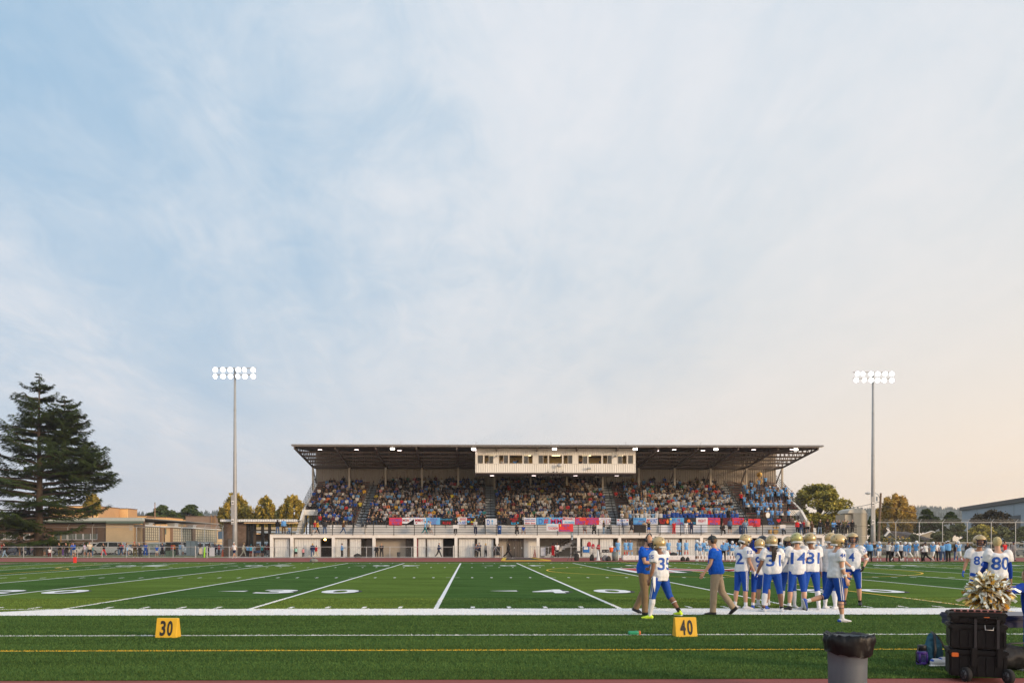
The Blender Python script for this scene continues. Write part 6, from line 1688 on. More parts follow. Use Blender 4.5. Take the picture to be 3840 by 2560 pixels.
def hero(label, X, Yf, rz, pose, H=1.80, kind='player', skin=0, fat=0.0, fatk=1.07, back=None, front=None, sleeveN=None, helm=M_HGOLD, hat=None, hairst=None, hairm=M_BRN, top=None, bottom=None,
   socks=(M_SOCKW, M_SOCKW), sockt=(1.78, 1.78), shoe=M_SHW, glove=(None, None), sleeve=(None, None), z=0.0, d=None, extras=(), cat='football player', seed=0, mask=True, calfsleeve=(None,None), sl=.62, untuck=None):
 g = G(X, Yf);
 if d: g = P(X, HY, d); g.z = z
 t = empty('person', (g.x, g.y, z), R(rz), label=label, cat=cat, group=None)
 S = skeleton(pose, H); sm = SKIN[skin]
 def add(nm, mb, m, vx, sth=3, wr=0.0):
  me = remesh(mb, vx, sth, wr, seed=seed*3.1); me.materials.append(m); return put(nm, me, t)
 add('body', body_mb(S, True, fat, fatk, curl=pose.get('curl', 25)), sm, .012, 2)
 pl = kind == 'player'
 tm = top or (M_JW if pl else M_POLO); bm_ = bottom or (M_PB if pl else M_KHA)
 sh = add('jersey' if pl else 'shirt', shirt_mb(S, .030 if pl else .026, sl, fat=fat + (.014 if pl else .014), fatk=fatk, z0=-.07 if untuck else -.035, pads=.018 if pl else 0.0, loose=.022 if pl else .014), tm, .0155, 3, .020)
 bvh = BVHTree.FromPolygons([v.co for v in sh.data.vertices], [p.vertices[:] for p in sh.data.polygons])
 pm = pants_mb(S, .009 if pl else .010, 1.16 if pl else 2.05, fatk=fatk*(1.06 if pl else 1.0), fat=fat*.6, straight=not pl)
 pt = add('trousers', pm, bm_, .015, 3, .003 if pl else .010)
 if pl:
  pb_ = BVHTree.FromPolygons([v.co for v in pt.data.vertices], [p.vertices[:] for p in pt.data.polygons])
  for n in 'RL':
   for off in (-.022, .018): thigh_stripe(S, pb_, n, pt, M_SOCKW, off)
 k = S['k']
 for i, n in enumerate('RL'):
  if socks[i]:
   q = MB(); leg_tube(q, S, n, grow=.006, a=sockt[i], b=2.08, fatk=fatk); add('sock', q, socks[i], .010, 2)
  if calfsleeve[i]:
   q = MB(); leg_tube(q, S, n, grow=.008, a=1.02, b=1.80, fatk=fatk); add('calf_sleeve', q, calfsleeve[i], .010, 2)
  q = MB(); foot(q, S, n, grow=.008); so = add('shoe', q, shoe[i] if isinstance(shoe, tuple) else shoe, .0095, 2)
  if pl or True:
   a_, f_ = S['an'][n], S['fwd'][n]; up_ = Vector((0,0,1)) - f_*f_.z; up_.normalize()
   q = MB(); q.tube([a_ + f_*y*k - up_*(.075+.004)*k for y in (-.075,-.03,.05,.12,.175)], [.030*k,.040*k,.044*k,.048*k,.026*k], n=8, side=f_.cross(up_), flat=.28)
   q.build('sole', M_SHK if shoe is M_SHK else M_SHW, so, True)
  if glove[i]:
   q = MB(); hand(q, S, n, curl=pose.get('curl', 25), grow=.004); add('glove', q, glove[i], .0085, 1)
  if sleeve[i]:
   q = MB(); arm_tube(q, S, n, grow=.006, a=.45, b=1.96, fatk=fatk); add('arm_sleeve', q, sleeve[i], .010, 2)
 base = S['pelvis'] + S['T'] @ Vector((0,0,.30*k))
 if back: place_text(back, bvh, base, 'back', .35*k if len(back) > 1 else .16*k, .275*k, M_NUM, 'back_number', sh)
 if front: place_text(front, bvh, base - Vector((0,0,.01)), 'front', .28*k if len(front) > 1 else .14*k, .21*k, M_NUM, 'front_number', sh)
 if sleeveN:
  for n in 'RL': place_text(sleeveN, bvh, S['sh'][n] + Vector((0,0,-.045*k)), n, .13*k, .085*k, M_NUM, 'sleeve_number', sh, .02)
 V = lambda x, y, z_: S['head'] + S['HM'] @ Vector((x*k, y*k, z_*k))
 q = MB()
 for s in (-1,1): q.ell(V(s*.031,.0885,.004), (.012*k,.008*k,.006*k), rot=S['HM'], nu=8, nv=5)
 q.build('eye', M_EYE, t, True); q = MB(); q.ell(V(0,.096,-.052), (.024*k,.008*k,.006*k), rot=S['HM'], nu=8, nv=5); q.build('lips', M_LIP, t, True)
 if helm and pl: helmet(S, t, helm, mask)
 if hat: me = remesh(cap_mb(S), .009, 2); me.materials.append(hat); put('cap', me, t)
 if hairst:
  me = remesh(hair_mb(S, hairst), .010, 2, .006, 20); me.materials.append(hairm); put('hair', me, t)
 for e in extras: e(S, t, V, sh)
 return t, S
def band(nm, part_, tpos, m, w=.02, grow=.007, seg='arm'):
 def f(S, t, V, sh):
  q = MB(); (arm_tube if seg == 'arm' else leg_tube)(q, S, nm, grow=grow, a=tpos-w, b=tpos+w); q.build(part_, m, t, True)
 return f
def beard(S, t, V, sh):
 k = S['k']; q = MB(); q.ell(V(0,.055,-.085), (.055*k,.050*k,.042*k), rot=S['HM'], nu=12, nv=8); q.ell(V(0,.090,-.045), (.034*k,.014*k,.010*k), rot=S['HM'], nu=8, nv=5)
 q.build('beard', mat('dark_beard', (.05,.022,.014), .8, var=.3, vscale=50), t, True)
def collar(S, t, V, sh):
 k = S['k']; n = S['neck']; q = MB(); q.tube([n + Vector((.068*k*math.cos(a), .062*k*math.sin(a)+.005, -.012*k)) for a in np.linspace(0, 2*math.pi, 13)], .018*k, n=6); q.build('collar', sh.data.materials[0], sh, True)
def belt(S, t, V, sh):
 pass
def ponytail(S, t, V, sh):
 k = S['k']; q = MB(); q.tube([V(0,-.12,-.08), V(.01,-.175,-.16), V(.02,-.19,-.26), V(.0,-.19,-.36), V(-.01,-.185,-.44), V(-.01,-.17,-.50)], [.035*k,.055*k,.060*k,.055*k,.042*k,.012*k], n=10, side=(1,0,0), flat=.6)
 me = remesh(q, .010, 1, .016, 16); me.materials.append(M_BRN); put('ponytail', me, t)
hero('bearded bald coach in royal blue polo and brown khakis facing player 35', 2418, 2303, -128, dict(lean=3, pitch=14, yaw=-8, legR=(8,4,6), legL=(-11,4,18), toeL=22, armR=(22,12,88), bendR=(.9,.7,.1), armL=(20,8,80), bendL=(.9,.7,0), curl=50), H=1.86, kind='coach', fat=.03, fatk=1.1, bottom=M_KHD, shoe=M_SHK, socks=(None,None), extras=(beard, collar, lambda S,t,V,sh: headset(S,t)), cat='coach', seed=1)
hero('stocky player number 35 in white jersey with volt yellow shoes beside coach', 2476, 2318, 38, dict(lean=2, yaw=12, legR=(-14,12,22), legL=(10,10,4), armR=(20,10,70), bendR=(.6,1,.2), armL=(0,10,14), outR=10, outL=30), H=1.76, skin=2, fat=.045, fatk=1.16, back='35', sleeveN='35', shoe=M_VOLT, calfsleeve=(None, M_SOCKW), socks=(M_SOCKB, M_SOCKW), untuck=1,
  extras=(band('R','leg_band',1.42,M_SOCKW,.02,.008,'leg'), lambda S,t,V,sh: (lambda q: (q.tube([S['hip']['L']+Vector((-.11,-.02,.02)), S['hip']['L']+Vector((-.14,-.03,-.16)), S['hip']['L']+Vector((-.13,-.03,-.30))], [.07,.045,.008], n=8, flat=.3), q.build('towel', M_JW, t, True)))(MB())), seed=2)
hero('coach in dark cap and headset, royal blue polo and khakis, walking left', 2687, 2303, 62, dict(lean=4, pitch=8, yaw=14, legL=(5,3,3), legR=(-13,3,22), toeR=40, armL=(14,10,22), armR=(-14,8,20), outL=8), H=1.83, kind='coach', fat=.03, fatk=1.05, hat=mat('dark_cap_cloth', (.035,.045,.045), .8), hairst='short', hairm=M_SBR, shoe=M_SHK, socks=(None,None), extras=(collar, lambda S,t,V,sh: headset(S,t)), cat='coach', seed=3)
hero('player number 12 facing right with bowed helmet and a black arm band', 2781, 2281, -72, dict(lean=4, pitch=26, legR=(2,6,4), legL=(-4,6,2), armR=(10,8,20), armL=(8,8,24), outR=14), H=1.84, skin=0, back='12', sleeveN='12', glove=(M_SOCKW,M_SOCKW), extras=(band('R','arm_band',.40,M_SOCKB,.07,.028),), seed=4)
hero('player number 9 half hidden behind player 31', 2848, 2282, -28, dict(pitch=6, legR=(2,6,3), legL=(0,6,3), armR=(10,8,20), armL=(4,12,18)), H=1.72, skin=1, back='9', shoe=M_SHB, glove=(M_SHB,M_SHB), seed=5)
hero('player in blue hood with black gloves on his black helmet behind number 9', 2862, 2270, 8, dict(pitch=4, armR=(128,28,112), bendR=(1,-.2,.5), armL=(128,28,112), bendL=(1,-.2,.5)), H=1.80, top=cloth('blue_hood_cloth', (.006,.04,.34)), sl=1.7, helm=M_HBLACK, glove=(M_SOCKB,M_SOCKB), sleeve=(M_BLS,M_BLS), mask=False, seed=6)
hero('stocky player number 31 with a long dark ponytail below the helmet', 2896, 2293, 0, dict(lean=1, yaw=-6, legR=(-2,10,2), legL=(2,10,4), armR=(42,26,92), bendR=(.6,.8,.6), armL=(2,16,16), outR=25, outL=20), H=1.80, skin=2, fat=.035, fatk=1.14, back='31', socks=(M_SOCKB,M_SOCKB), sockt=(1.86,1.9), calfsleeve=(None,M_SOCKW), sleeve=(M_SOCKW,None), glove=(None,M_BLS), extras=(ponytail, band('R','knee_band',1.05,M_SOCKB,.05,.016,'leg'), band('L','arm_band',.66,M_SOCKW,.05,.010), band('L','arm_band',.35,M_SOCKW,.05,.010)), seed=7)
hero('player facing the camera partly hidden between numbers 31 and 14', 2956, 2277, 168, dict(pitch=8, legR=(2,6,3), legL=(0,5,3), armR=(14,8,40), armL=(12,8,35)), H=1.78, skin=1, front='7', calfsleeve=(M_SOCKW,M_SOCKW), seed=8)
hero('player number 14 in a greenish gold helmet and blue gloves, back turned', 2989, 2286, -4, dict(pitch=6, yaw=-4, legR=(0,7,2), legL=(3,7,3), armR=(22,6,60), bendR=(.7,.8,.1), armL=(-2,18,22), outL=30, curl=35), H=1.86, skin=0, back='14', sleeveN='14', helm=M_HGREEN, shoe=M_SHK, sleeve=(None,M_SOCKW), glove=(None,mat('navy_glove', (.01,.02,.10), .5)), seed=9, untuck=1)
hero('player number 81 with white calf sleeves, back turned beside 14', 3040, 2284, 0, dict(pitch=5, legR=(-2,7,2), legL=(2,7,2), armR=(0,9,12), armL=(20,6,60), bendL=(.7,.8,.1), outR=20, outL=15), H=1.86, skin=2, back='81', calfsleeve=(M_SOCKW,M_SOCKW), sleeve=(M_GREYS,None), seed=10)
hero('player number 44 walking right with banded calves in front of the group', 3133, 2329, -88, dict(lean=3, pitch=4, legR=(8,4,6), legL=(-20,4,56), toeL=72, armR=(4,8,16), armL=(22,6,34), outR=4), H=1.80, skin=0, fat=.008, fatk=1.08, front='44', sleeveN='44', shoe=(M_SHW, M_SHB),
  extras=(band('R','wrist_band',1.72,M_SOCKW,.10,.010), band('R','arm_band',1.12,M_SOCKW,.07,.010), *[band('R','leg_band',v,mat('navy_wrap',(.015,.02,.07),.7),.014,.007,'leg') for v in (1.16,1.32,1.50)], band('L','leg_band',1.22,mat('navy_wrap',(.015,.02,.07),.7),.014,.007,'leg'),
    lambda S,t,V,sh: (lambda q: (q.ell(S['an']['R'] - S['fwd']['R']*.045 + Vector((0,0,-.045)), (.045,.055,.034), nu=10, nv=6), q.build('heel_panel', M_SHB, t, True)))(MB())), seed=11)
hero('player hidden behind number 44, only helmet top and legs showing', 3113, 2282, -60, dict(pitch=4, armR=(20,20,30), armL=(30,24,30)), H=1.86, skin=0, calfsleeve=(M_SOCKW,M_SOCKW), glove=(M_SOCKW,M_SOCKW), seed=12)
hero('player number 4 turned left towards the camera with black gloves and shoes', 3197, 2268, 148, dict(pitch=0, yaw=22, legR=(6,8,6), legL=(-4,6,2), armL=(-14,30,62), bendL=(.7,.7,0), armR=(10,12,30), outL=10), H=1.88, skin=0, front='4', sleeveN='34', shoe=M_SHK, socks=(M_SOCKB,M_SOCKB), sockt=(1.86,1.86), glove=(M_SOCKB,M_SOCKB), extras=(band('L','elbow_band',1.12,M_SOCKW,.13,.010),), seed=13)
hero('player number 87 facing the camera behind the gold pompom', 3672, 0, 160, dict(pitch=2, yaw=18, legR=(2,6,3), legL=(0,6,3), armR=(4,20,30), armL=(24,8,70), bendL=(.7,.9,0)), H=1.80, d=20.4, skin=1, front='87', glove=(M_SHB,M_SHB), seed=14)
hero('bareheaded player number 80 with bleached hair and blue sleeves, back turned', 3742, 0, -6, dict(pitch=4, yaw=-10, armR=(-2,10,14), armL=(8,10,40)), H=1.78, d=17.6, skin=0, back='80', helm=None, hairst='short', hairm=M_BLOND, sleeve=(M_BLS,M_BLS), seed=15)
# cheerleader whose arm reaches in from the right with the pompom
cp = P(3706, 2219, 10.7)
ct, cS = hero('cheerleader in a blue long sleeved top reaching in from the right edge', 3935, 0, 20, dict(lean=8, legR=(0,6,4), legL=(0,6,4), armL=(-2,84,4), armR=(0,10,12), curl=60), H=1.60, d=10.75, kind='coach', top=M_BLS, bottom=M_PB, sl=1.95, hairst='pony', helm=None, cat='cheerleader', seed=16)
bpy.context.view_layer.update()
arm_tip = ct.matrix_world @ cS['wr']['L']
ct.location = ct.location + Vector(((cp.x+.16)-arm_tip.x, (cp.y+.02)-arm_tip.y, 0)); dz = cp.z - arm_tip.z
if abs(dz) > .02: ct.scale = ((cp.z+.0)/arm_tip.z,)*3; ct.location.x += 0.0
bpy.context.view_layer.update(); arm_tip = ct.matrix_world @ cS['wr']['L']; ct.location = ct.location + Vector(((cp.x+.16)-arm_tip.x, (cp.y+.02)-arm_tip.y, 0))
pm_ = empty('pompom', cp, label='large metallic gold and silver pompom held over the black tool chest', cat='pompom')
rn = random.Random(8)
mg = [mat('gold_foil', (.72,.50,.14), .34, metal=.6, var=.1), mat('silver_foil', (.82,.84,.74), .38, metal=.35, var=.05), mat('dark_gold_foil', (.22,.12,.02), .3, metal=.8, var=.2)]
for gi in range(3):
 q = MB()
 for i in range((300,520,300)[gi]):
  v = Vector((rn.gauss(0,1), rn.gauss(0,1), rn.gauss(0,1))).normalized(); r0 = rn.uniform(.10,.235) if gi < 2 else rn.uniform(.05,.20)
  if rn.random() < .07: r0 += .04
  dr = (v + Vector((rn.gauss(0,.75), rn.gauss(0,.75), rn.gauss(0,.75)-.3))).normalized(); sd = dr.cross(v + Vector((rn.gauss(0,.5), rn.gauss(0,.5), rn.gauss(0,.5)))).normalized()*rn.uniform(.009,.019); L_ = rn.uniform(.05,.11)
  a = v*r0*.8; b = v*r0 + dr*L_*.3; c_ = v*r0 + dr*L_ - Vector((0,0,.012)); tw_ = (sd + v*sd.length*rn.uniform(-.9,.9))
  q.quad(a-sd, a+sd, b+sd, b-sd); q.quad(b-sd, b+sd, c_+tw_, c_-tw_)
 o = q.build('foil_strands', mg[gi], pm_); o['kind'] = 'stuff'
# ================================================================== NEAR PROPS
M_MARK = mat('yellow_marker_vinyl', (.70,.40,.02), .55, var=.10, vscale=6, bump=.5, bscale=7)
M_PRB = mat('black_print', (.02,.018,.015), .6, var=.05)
def yard_marker(X0, X1, txt, label, side):
 d = 15.0; xa, xb = PX(X0,d), PX(X1,d); w = xb-xa; h = .335
 t = empty('yard_marker', ((xa+xb)/2, d, 0), R(side), label=label, cat='yard marker', group='yellow side line yard markers')
 bm = bmesh.new(); w2 = w/2*.94
 prof = [(-.11,0),(.11,0),(.035,h),(-.035,h)]
 vs = [[bm.verts.new((x, y, z)) for (y, z) in prof] for x in (-w2, w2)]
 for q in range(4): bm.faces.new((vs[0][q], vs[0][(q+1)%4], vs[1][(q+1)%4], vs[1][q]))
 bm.faces.new(vs[0]); bm.faces.new(list(reversed(vs[1])))
 bmesh.ops.recalc_face_normals(bm, faces=bm.faces); bmesh.ops.bevel(bm, geom=bm.edges[:], offset=.012, segments=3, profile=.5, affect='EDGES')
 me = bpy.data.meshes.new('foam_body'); bm.to_mesh(me); bm.free(); me.materials.append(M_MARK); o = put('foam_body', me, t)
 a = math.atan2(.075, h)
 for dig, off in ((txt[0], -.062), (txt[1], .062)):
  me = text_mesh(dig, 1, .03); fit_text(me, .098, .265); me.materials.append(M_PRB); n = put('number', me, o); n.location = (off+.004, -.079, h*.49); n.rotation_euler = (R(90)-a, 0, 0)
yard_marker(587, 674, '30', 'yellow foam yard marker reading 30 on the left', -5)
yard_marker(2524, 2612, '40', 'yellow foam yard marker reading 40 beside the coaches', 4)
t = empty('drink_bottle', G(2377,2379), R(4), label='green squeeze bottle with orange cap lying on the turf left of the 40 marker', cat='bottle')
q = MB(); r = .037; q.lathe([(0,-.10),(r*.9,-.10),(r,-.085),(r*.93,-.01),(r,.03),(r,.075),(r*.8,.085)], n=16, axis=Matrix.Rotation(R(90),3,'Y')); o = q.build('bottle_body', mat('green_plastic', (.02,.25,.12), .4), t, True); o.location = (0,0,r)
q = MB(); q.lathe([(0,.086),(r*1.02,.086),(r*1.0,.115),(r*.3,.12),(0,.122)], n=16, axis=Matrix.Rotation(R(90),3,'Y')); o = q.build('cap', mat('orange_plastic', (.65,.15,.03), .4), t, True); o.location = (0,0,r)
t = empty('end_zone_pylon', (PX(281,72.6),72.6,0), label='bright red orange goal line pylon at the far left', cat='pylon')
mb = MB(); mb.box(-.1,.1,-.1,.1,0,.46); mb.build('foam_body', mat('pylon_red', (.75,.03,.02), .5), t); mb = MB(); mb.box(-.085,.085,-.085,.085,.461,.48); mb.build('top_cap', mat('pylon_red', (.75,.03,.02), .5), t)
# --- trash can with liner
dT = 9.25; xt = PX(3178, dT)
t = empty('trash_can', (xt, dT, 0), label='round grey plastic trash can with a black liner bag folded over its rim', cat='trash can')
zr = PZ(2386, dT); k = 3241/dT; rb_, rt_ = 200/k/1, 208/k
rb_, rt_ = 71*2/2/k*1.0*1.0, 71*1.02*1.0/k*1.02
rb_ = (3249-3106)/2/k*.93; rt_ = (3249-3106)/2/k*1.02
q = MB(); q.lathe([(0,.0),(rb_,.0),(rb_+.004,.02),(lerp(rb_,rt_,.5),zr*.5),(rt_,zr-.03),(rt_+.012,zr-.028),(rt_+.014,zr),(rt_-.01,zr),(rb_-.01,.03),(0,.03)], n=48)
q.build('can_body', mat('grey_plastic', (.095,.112,.130), .5, var=.05, vscale=4, bump=.15, bscale=120), t, True)
n = 72; q = MB(); prof = [(-.05,zr-.13),(-.01,zr-.005),(.022,zr+.022),(.036,zr-.005),(.040,zr-.05),(.034,zr-.10),(.028,zr-.145),(.016,zr-.165)]
for j, (dr, z_) in enumerate(prof):
 for a in range(n):
  an = 2*math.pi*a/n; f = j/len(prof)
  nz = noise.noise(Vector((math.cos(an)*2.6, math.sin(an)*2.6, j*.6)))*.028 + noise.noise(Vector((math.cos(an)*6, math.sin(an)*6, j*1.0+5)))*.014 + .003*math.sin(an*27+j*1.1)
  blg = .045*max(0,math.cos(an-.5))*math.exp(-((j-3.5)/2.2)**2); r = rt_ + dr*1.0 + (nz if j > 0 else 0) + blg
  q.v.append((r*math.cos(an), r*math.sin(an), z_ + (nz*.9 if j > 1 else nz*.4) - (.045 if j > 5 else 0)*(.5+.5*math.sin(an*1.0+2.2))))
for j in range(len(prof)-1):
 for a in range(n): q.f.append((j*n+a, j*n+(a+1)%n, (j+1)*n+(a+1)%n, (j+1)*n+a)); q.m.append(0)
q.build('liner_bag', mat('black_liner', (.006,.006,.007), .42, var=.1, vscale=8, bump=.25, bscale=14, spec=.25), t, True)
q = MB(); q.lathe([(0,zr-.25),(rt_-.05,zr-.12)], n=24); q.build('bag_inside', mat('black_liner', (.01,.01,.012), .22), t, True)
# --- rolling tool chest stack
dK = 10.0; K = lambda X: PX(X,dK); ZK = lambda Y_: PZ(Y_,dK); M_TB = mat('black_tool_plastic', (.007,.007,.008), .5, var=.08, vscale=10, bump=.2, bscale=80, spec=.25)
t = empty('rolling_tool_chest', ((K(3556)+K(3772))/2 + .11, dK+.22, 0), R(-23), label='stack of black plastic rolling tool boxes with wheels and a telescopic handle', cat='tool chest')
kk = 3241/dK; W = .60; D = .42
def rbox(w, d_, z0, z1, bev=.02, y=0.0, x=0.0):
 bm = bmesh.new(); bmesh.ops.create_cube(bm, size=1)
 for v in bm.verts: v.co = Vector((v.co.x*w + x, v.co.y*d_ + y, z0 + (v.co.z+.5)*(z1-z0)))
 bmesh.ops.bevel(bm, geom=bm.edges[:], offset=bev, segments=2, affect='EDGES'); me = bpy.data.meshes.new('box'); bm.to_mesh(me); bm.free(); return me
def rb_add(nm, par, m, *a, **k_): me = rbox(*a, **k_); me.materials.append(m); me.name = nm; return put(nm, me, par)
HZ = [(.055,.36),(.375,.655),(.665,.79)]
topz = ZK(2296)
f_ = topz/.80
for i, (a, b) in enumerate(HZ):
 a, b = a*f_, b*f_; nm = ('base_box','middle_box','top_box')[i]; o = rb_add(nm, t, M_TB, W*(1.0,.97,.95)[i], D, a, b-.05, bev=.018)
 lid = rb_add('lid', o, M_TB, W*(1.04,1.02,1.0)[i], D+.03, b-.055, b, bev=.012)
 n = 7
 for j in range(n):
  x = lerp(-W*.45, W*.45, j/(n-1)); rb_add('rib', o, M_TB, .022, .02, a+.03, b-.075, bev=.004, y=-D/2-.006, x=x)
 for s in (-1,1): rb_add('latch', o, mat('orange_latch', (.65,.14,.02), .5) if (i == 0 and s < 0) else M_TB, .075, .03, b-.085, b-.035, bev=.006, y=-D/2-.012, x=s*W*.40)
for j in range(9): rb_add('lid_block', t, M_TB, W*.085, .03, topz-.002, topz+.022, bev=.005, y=-D/2+.01, x=lerp(-W*.46, W*.46, j/8))
q = MB(); q.box(-W*.40, W*.42, -D*.38, D*.38, topz-.02, topz+.006); q.build('lid_insert', mat('dusty_red_board', (.34,.12,.10), .7, var=.25, vscale=6), t)
for s in (-1,1):
 rb_add('handle_channel', t, M_TB, .065, .05, .18, .40*f_*.98, bev=.01, y=-D/2-.035, x=W*.14+s*.13)
 q = MB(); q.bar((W*.14+s*.115, -D/2-.035, .3), (W*.14+s*.115, -D/2-.035, ZK(2316)), .028, .022); q.build('handle_tube', M_SHK, t)
rb_add('handle_grip', t, M_TB, .27, .045, ZK(2322), ZK(2316), bev=.008, y=-D/2-.035, x=W*.14); rb_add('handle_button', t, mat('orange_latch', (.65,.14,.02), .5), .06, .03, ZK(2322)+.014, ZK(2316)+.006, bev=.004, y=-D/2-.035, x=W*.14)
q = MB(); q.tube([(W*.11,-D/2-.02,.665*f_*.98),(W*.11,-D/2-.06,.60*f_),(W*.24,-D/2-.06,.60*f_),(W*.26,-D/2-.02,.63*f_)], .006, n=6); q.build('bail', M_GALV, t, True)
for s, x in ((-1,-W*.22),(1,W*.50)):
 w = empty('wheel', (x, -D/2-.05, .085)); w.parent = t; w.rotation_euler = (0,0,R(-62))
 q = MB(); q.tube([(0,-.028,0),(0,-.02,0),(0,.02,0),(0,.028,0)], [.078,.085,.085,.078], n=28); q.build('tyre', M_TYRE, w, True)
 q = MB(); q.tube([(0,-.031,0),(0,.031,0)], .052, n=20); q.build('hub', mat('hub_grey', (.08,.08,.085), .4), w, True)
 for j in range(6):
  q = MB(); a = R(60*j); q.bar((0,-.033,0),(0.05*math.cos(a),-.033,.05*math.sin(a)),.012,.006); q.build('spoke', M_SHK, w)
# --- treatment table
dt = 11.5; zt_ = .66; xa, xb = PX(3575,dt), 9.6; M_NAVY = mat('navy_vinyl', (.014,.022,.075), .35, var=.06, spec=.5)
t = empty('treatment_table', ((xa+xb)/2, dt, 0), label='padded navy treatment table behind the tool chest at the right edge', cat='table')
me = rbox(xb-xa, .72, zt_-.06, zt_+.015, bev=.02); me.materials.append(M_NAVY); put('padded_top', me, t); me = rbox(xb-xa-.06, .70, zt_-.14, zt_-.062, bev=.008); me.materials.append(M_NAVY); put('frame', me, t)
for x in (-(xb-xa)/2+.12, (xb-xa)/2-.12):
 for y in (-.28,.28): q = MB(); q.bar((x,y,0),(x,y,zt_-.145),.04); q.build('leg', M_SHK, t)
q = MB(); q.bar((.35,-.30,zt_-.15),(-.30,-.30,.25),.03); q.build('brace', M_SHK, t)
q = MB(); q.box(.16,.26,-.372,-.362,zt_-.03,zt_-.0); q.build('maker_tag', M_SIGN, t)
g = G(3800, 2530); t = empty('duffel_bag', (g.x+.1, g.y+.25, 0), R(10), label='black duffel bag lying on the turf under the treatment table', cat='bag')
q = MB(); q.tube([(-.42,0,.10),(-.30,0,.17),(0,0,.20),(.30,0,.17),(.42,0,.10)], [.06,.15,.18,.16,.07], n=12, side=(0,1,0), flat=.9); me = remesh(q, .02, 3, .03, 5); me.materials.append(cloth('black_nylon', (.012,.012,.014), .6)); put('bag_body', me, t)
q = MB(); q.tube([(-.2,-.1,.30),(-.1,-.14,.38),(.1,-.14,.38),(.2,-.1,.30)], .012, n=6); q.build('strap', M_SHK, t, True)
# --- backpack, jug and shoes
g = G(3508, 2492); t = empty('backpack', (g.x+.02, g.y+.1, 0), R(14), label='teal drawstring backpack leaning left of the tool chest', cat='backpack')
q = MB(); q.tube([(0,0,.01),(0,0,.10),(-.01,0,.24),(-.02,.01,.36),(-.03,.02,.415)], [.12,.155,.135,.085,.03], n=14, side=(1,0,0), flat=.62); me = remesh(q, .012, 2, .022, 9); me.materials.append(cloth('teal_fabric', (.025,.085,.13))); put('bag_body', me, t)
for pts in ([(-.08,-.10,.05),(-.05,-.10,.20),(-.02,-.05,.38),(.0,.03,.43)], [(.0,.03,.43),(.07,-.02,.36),(.16,-.05,.20),(.20,-.03,.10)]):
 q = MB(); q.tube(pts, [.018,.022,.022,.018], n=6, flat=.45); q.build('strap', M_SHK, t, True)
q = MB(); q.ell((.02,-.07,.15), (.085,.03,.10), nu=10, nv=8); q.build('front_pocket', cloth('dark_teal_fabric', (.015,.05,.075)), t, True)
g = G(3457, 2490); t = empty('water_jug', (g.x, g.y, 0), label='purple and dark patterned water jug with black lid left of the backpack', cat='water jug')
q = MB(); q.lathe([(0,0),(.055,0),(.062,.02),(.062,.16),(.052,.19),(0,.19)], n=20); q.build('jug_body', mat('blue_purple_print', (.05,.05,.16), .3, var=.8, vscale=24), t, True)
q = MB(); q.lathe([(.064,.0),(.068,.004),(.068,.035),(.064,.04)], n=20); q.lathe([(.064,.14),(.068,.145),(.068,.17),(.064,.175)], n=20)
for a in (0,90,180,270): c_, s_ = math.cos(R(a+40))*.066, math.sin(R(a+40))*.066; q.bar((c_,s_,.03),(c_,s_,.15),.02)
q.build('purple_sleeve', mat('purple_rubber', (.08,.03,.26), .5), t, True)
q = MB(); q.lathe([(0,.19),(.053,.19),(.056,.25),(.05,.262),(0,.262)], n=20); q.build('lid', M_SHK, t, True); q = MB(); q.tube([(-.05,-.02,.24),(-.095,-.03,.17),(-.085,-.03,.05),(-.06,-.03,.03)], .010, n=6); q.build('handle', M_SHK, t, True)
for i, (X, Y_, rz, lb) in enumerate(((3521,2497,-75,'white and blue sneaker standing in front of the teal backpack'),(3543,2490,-60,'second white and blue sneaker tucked against the tool chest'))):
 g = G(X, Y_); t = empty('sneaker', (g.x, g.y, 0), R(rz), label=lb, cat='shoe', group='sneakers by the backpack')
 q = MB(); q.tube([(0,y,z) for y,z in ((-.13,.05),(-.10,.062),(-.02,.06),(.06,.048),(.12,.038),(.15,.034))], [.022,.038,.040,.044,.042,.02], n=12, side=(1,0,0), flat=[1,1.25,1.2,.85,.7,.7]); me = remesh(q, .006, 2); me.materials.append(M_SHW); put('upper', me, t)
 q = MB(); q.tube([(0,y,.016) for y in (-.14,-.1,0,.08,.13,.16)], [.03,.042,.040,.048,.044,.02], n=12, side=(1,0,0), flat=.36); q.build('sole', mat('white_sole', (.7,.7,.7), .5), t, True)
 q = MB(); q.ell((0,-.10,.075), (.034,.035,.03), nu=10, nv=6); q.build('heel_collar', M_SHB, t, True)
 q = MB()
 for j in range(4): q.bar((-.022,-.01+j*.024,.088-.008*j),(.022,.0+j*.024,.088-.008*j),.006)
 q.build('lace', M_SHB, t)
# ================================================================== BANNERS ON THE FRONT ROW RAIL
pap = lambda n, c: mat(n, c, .8, var=.05, vscale=2, bump=.3, bscale=2.0)
PAPER = {'red': pap('red_paper', (.62,.035,.045)), 'white': pap('white_paper', (.62,.63,.68)), 'blue': pap('blue_paper', (.11,.33,.62)), 'black': pap('black_paper', (.018,.016,.016)), 'maroon': pap('maroon_paper', (.09,.008,.012))}
INK = {'purple': mat('purple_ink', (.20,.08,.40), .7), 'red': mat('red_ink', (.50,.01,.02), .7), 'blue': mat('blue_ink', (.02,.13,.48), .7), 'cyan': mat('cyan_ink', (.03,.35,.65), .7), 'white': mat('white_ink', (.6,.6,.6), .7), 'yellow': mat('yellow_ink', (.75,.60,.02), .7), 'orange': mat('orange_ink', (.75,.16,.01), .7), 'magenta': mat('magenta_ink', (.45,.02,.12), .7), 'black': M_PRB}
DB = 101.36
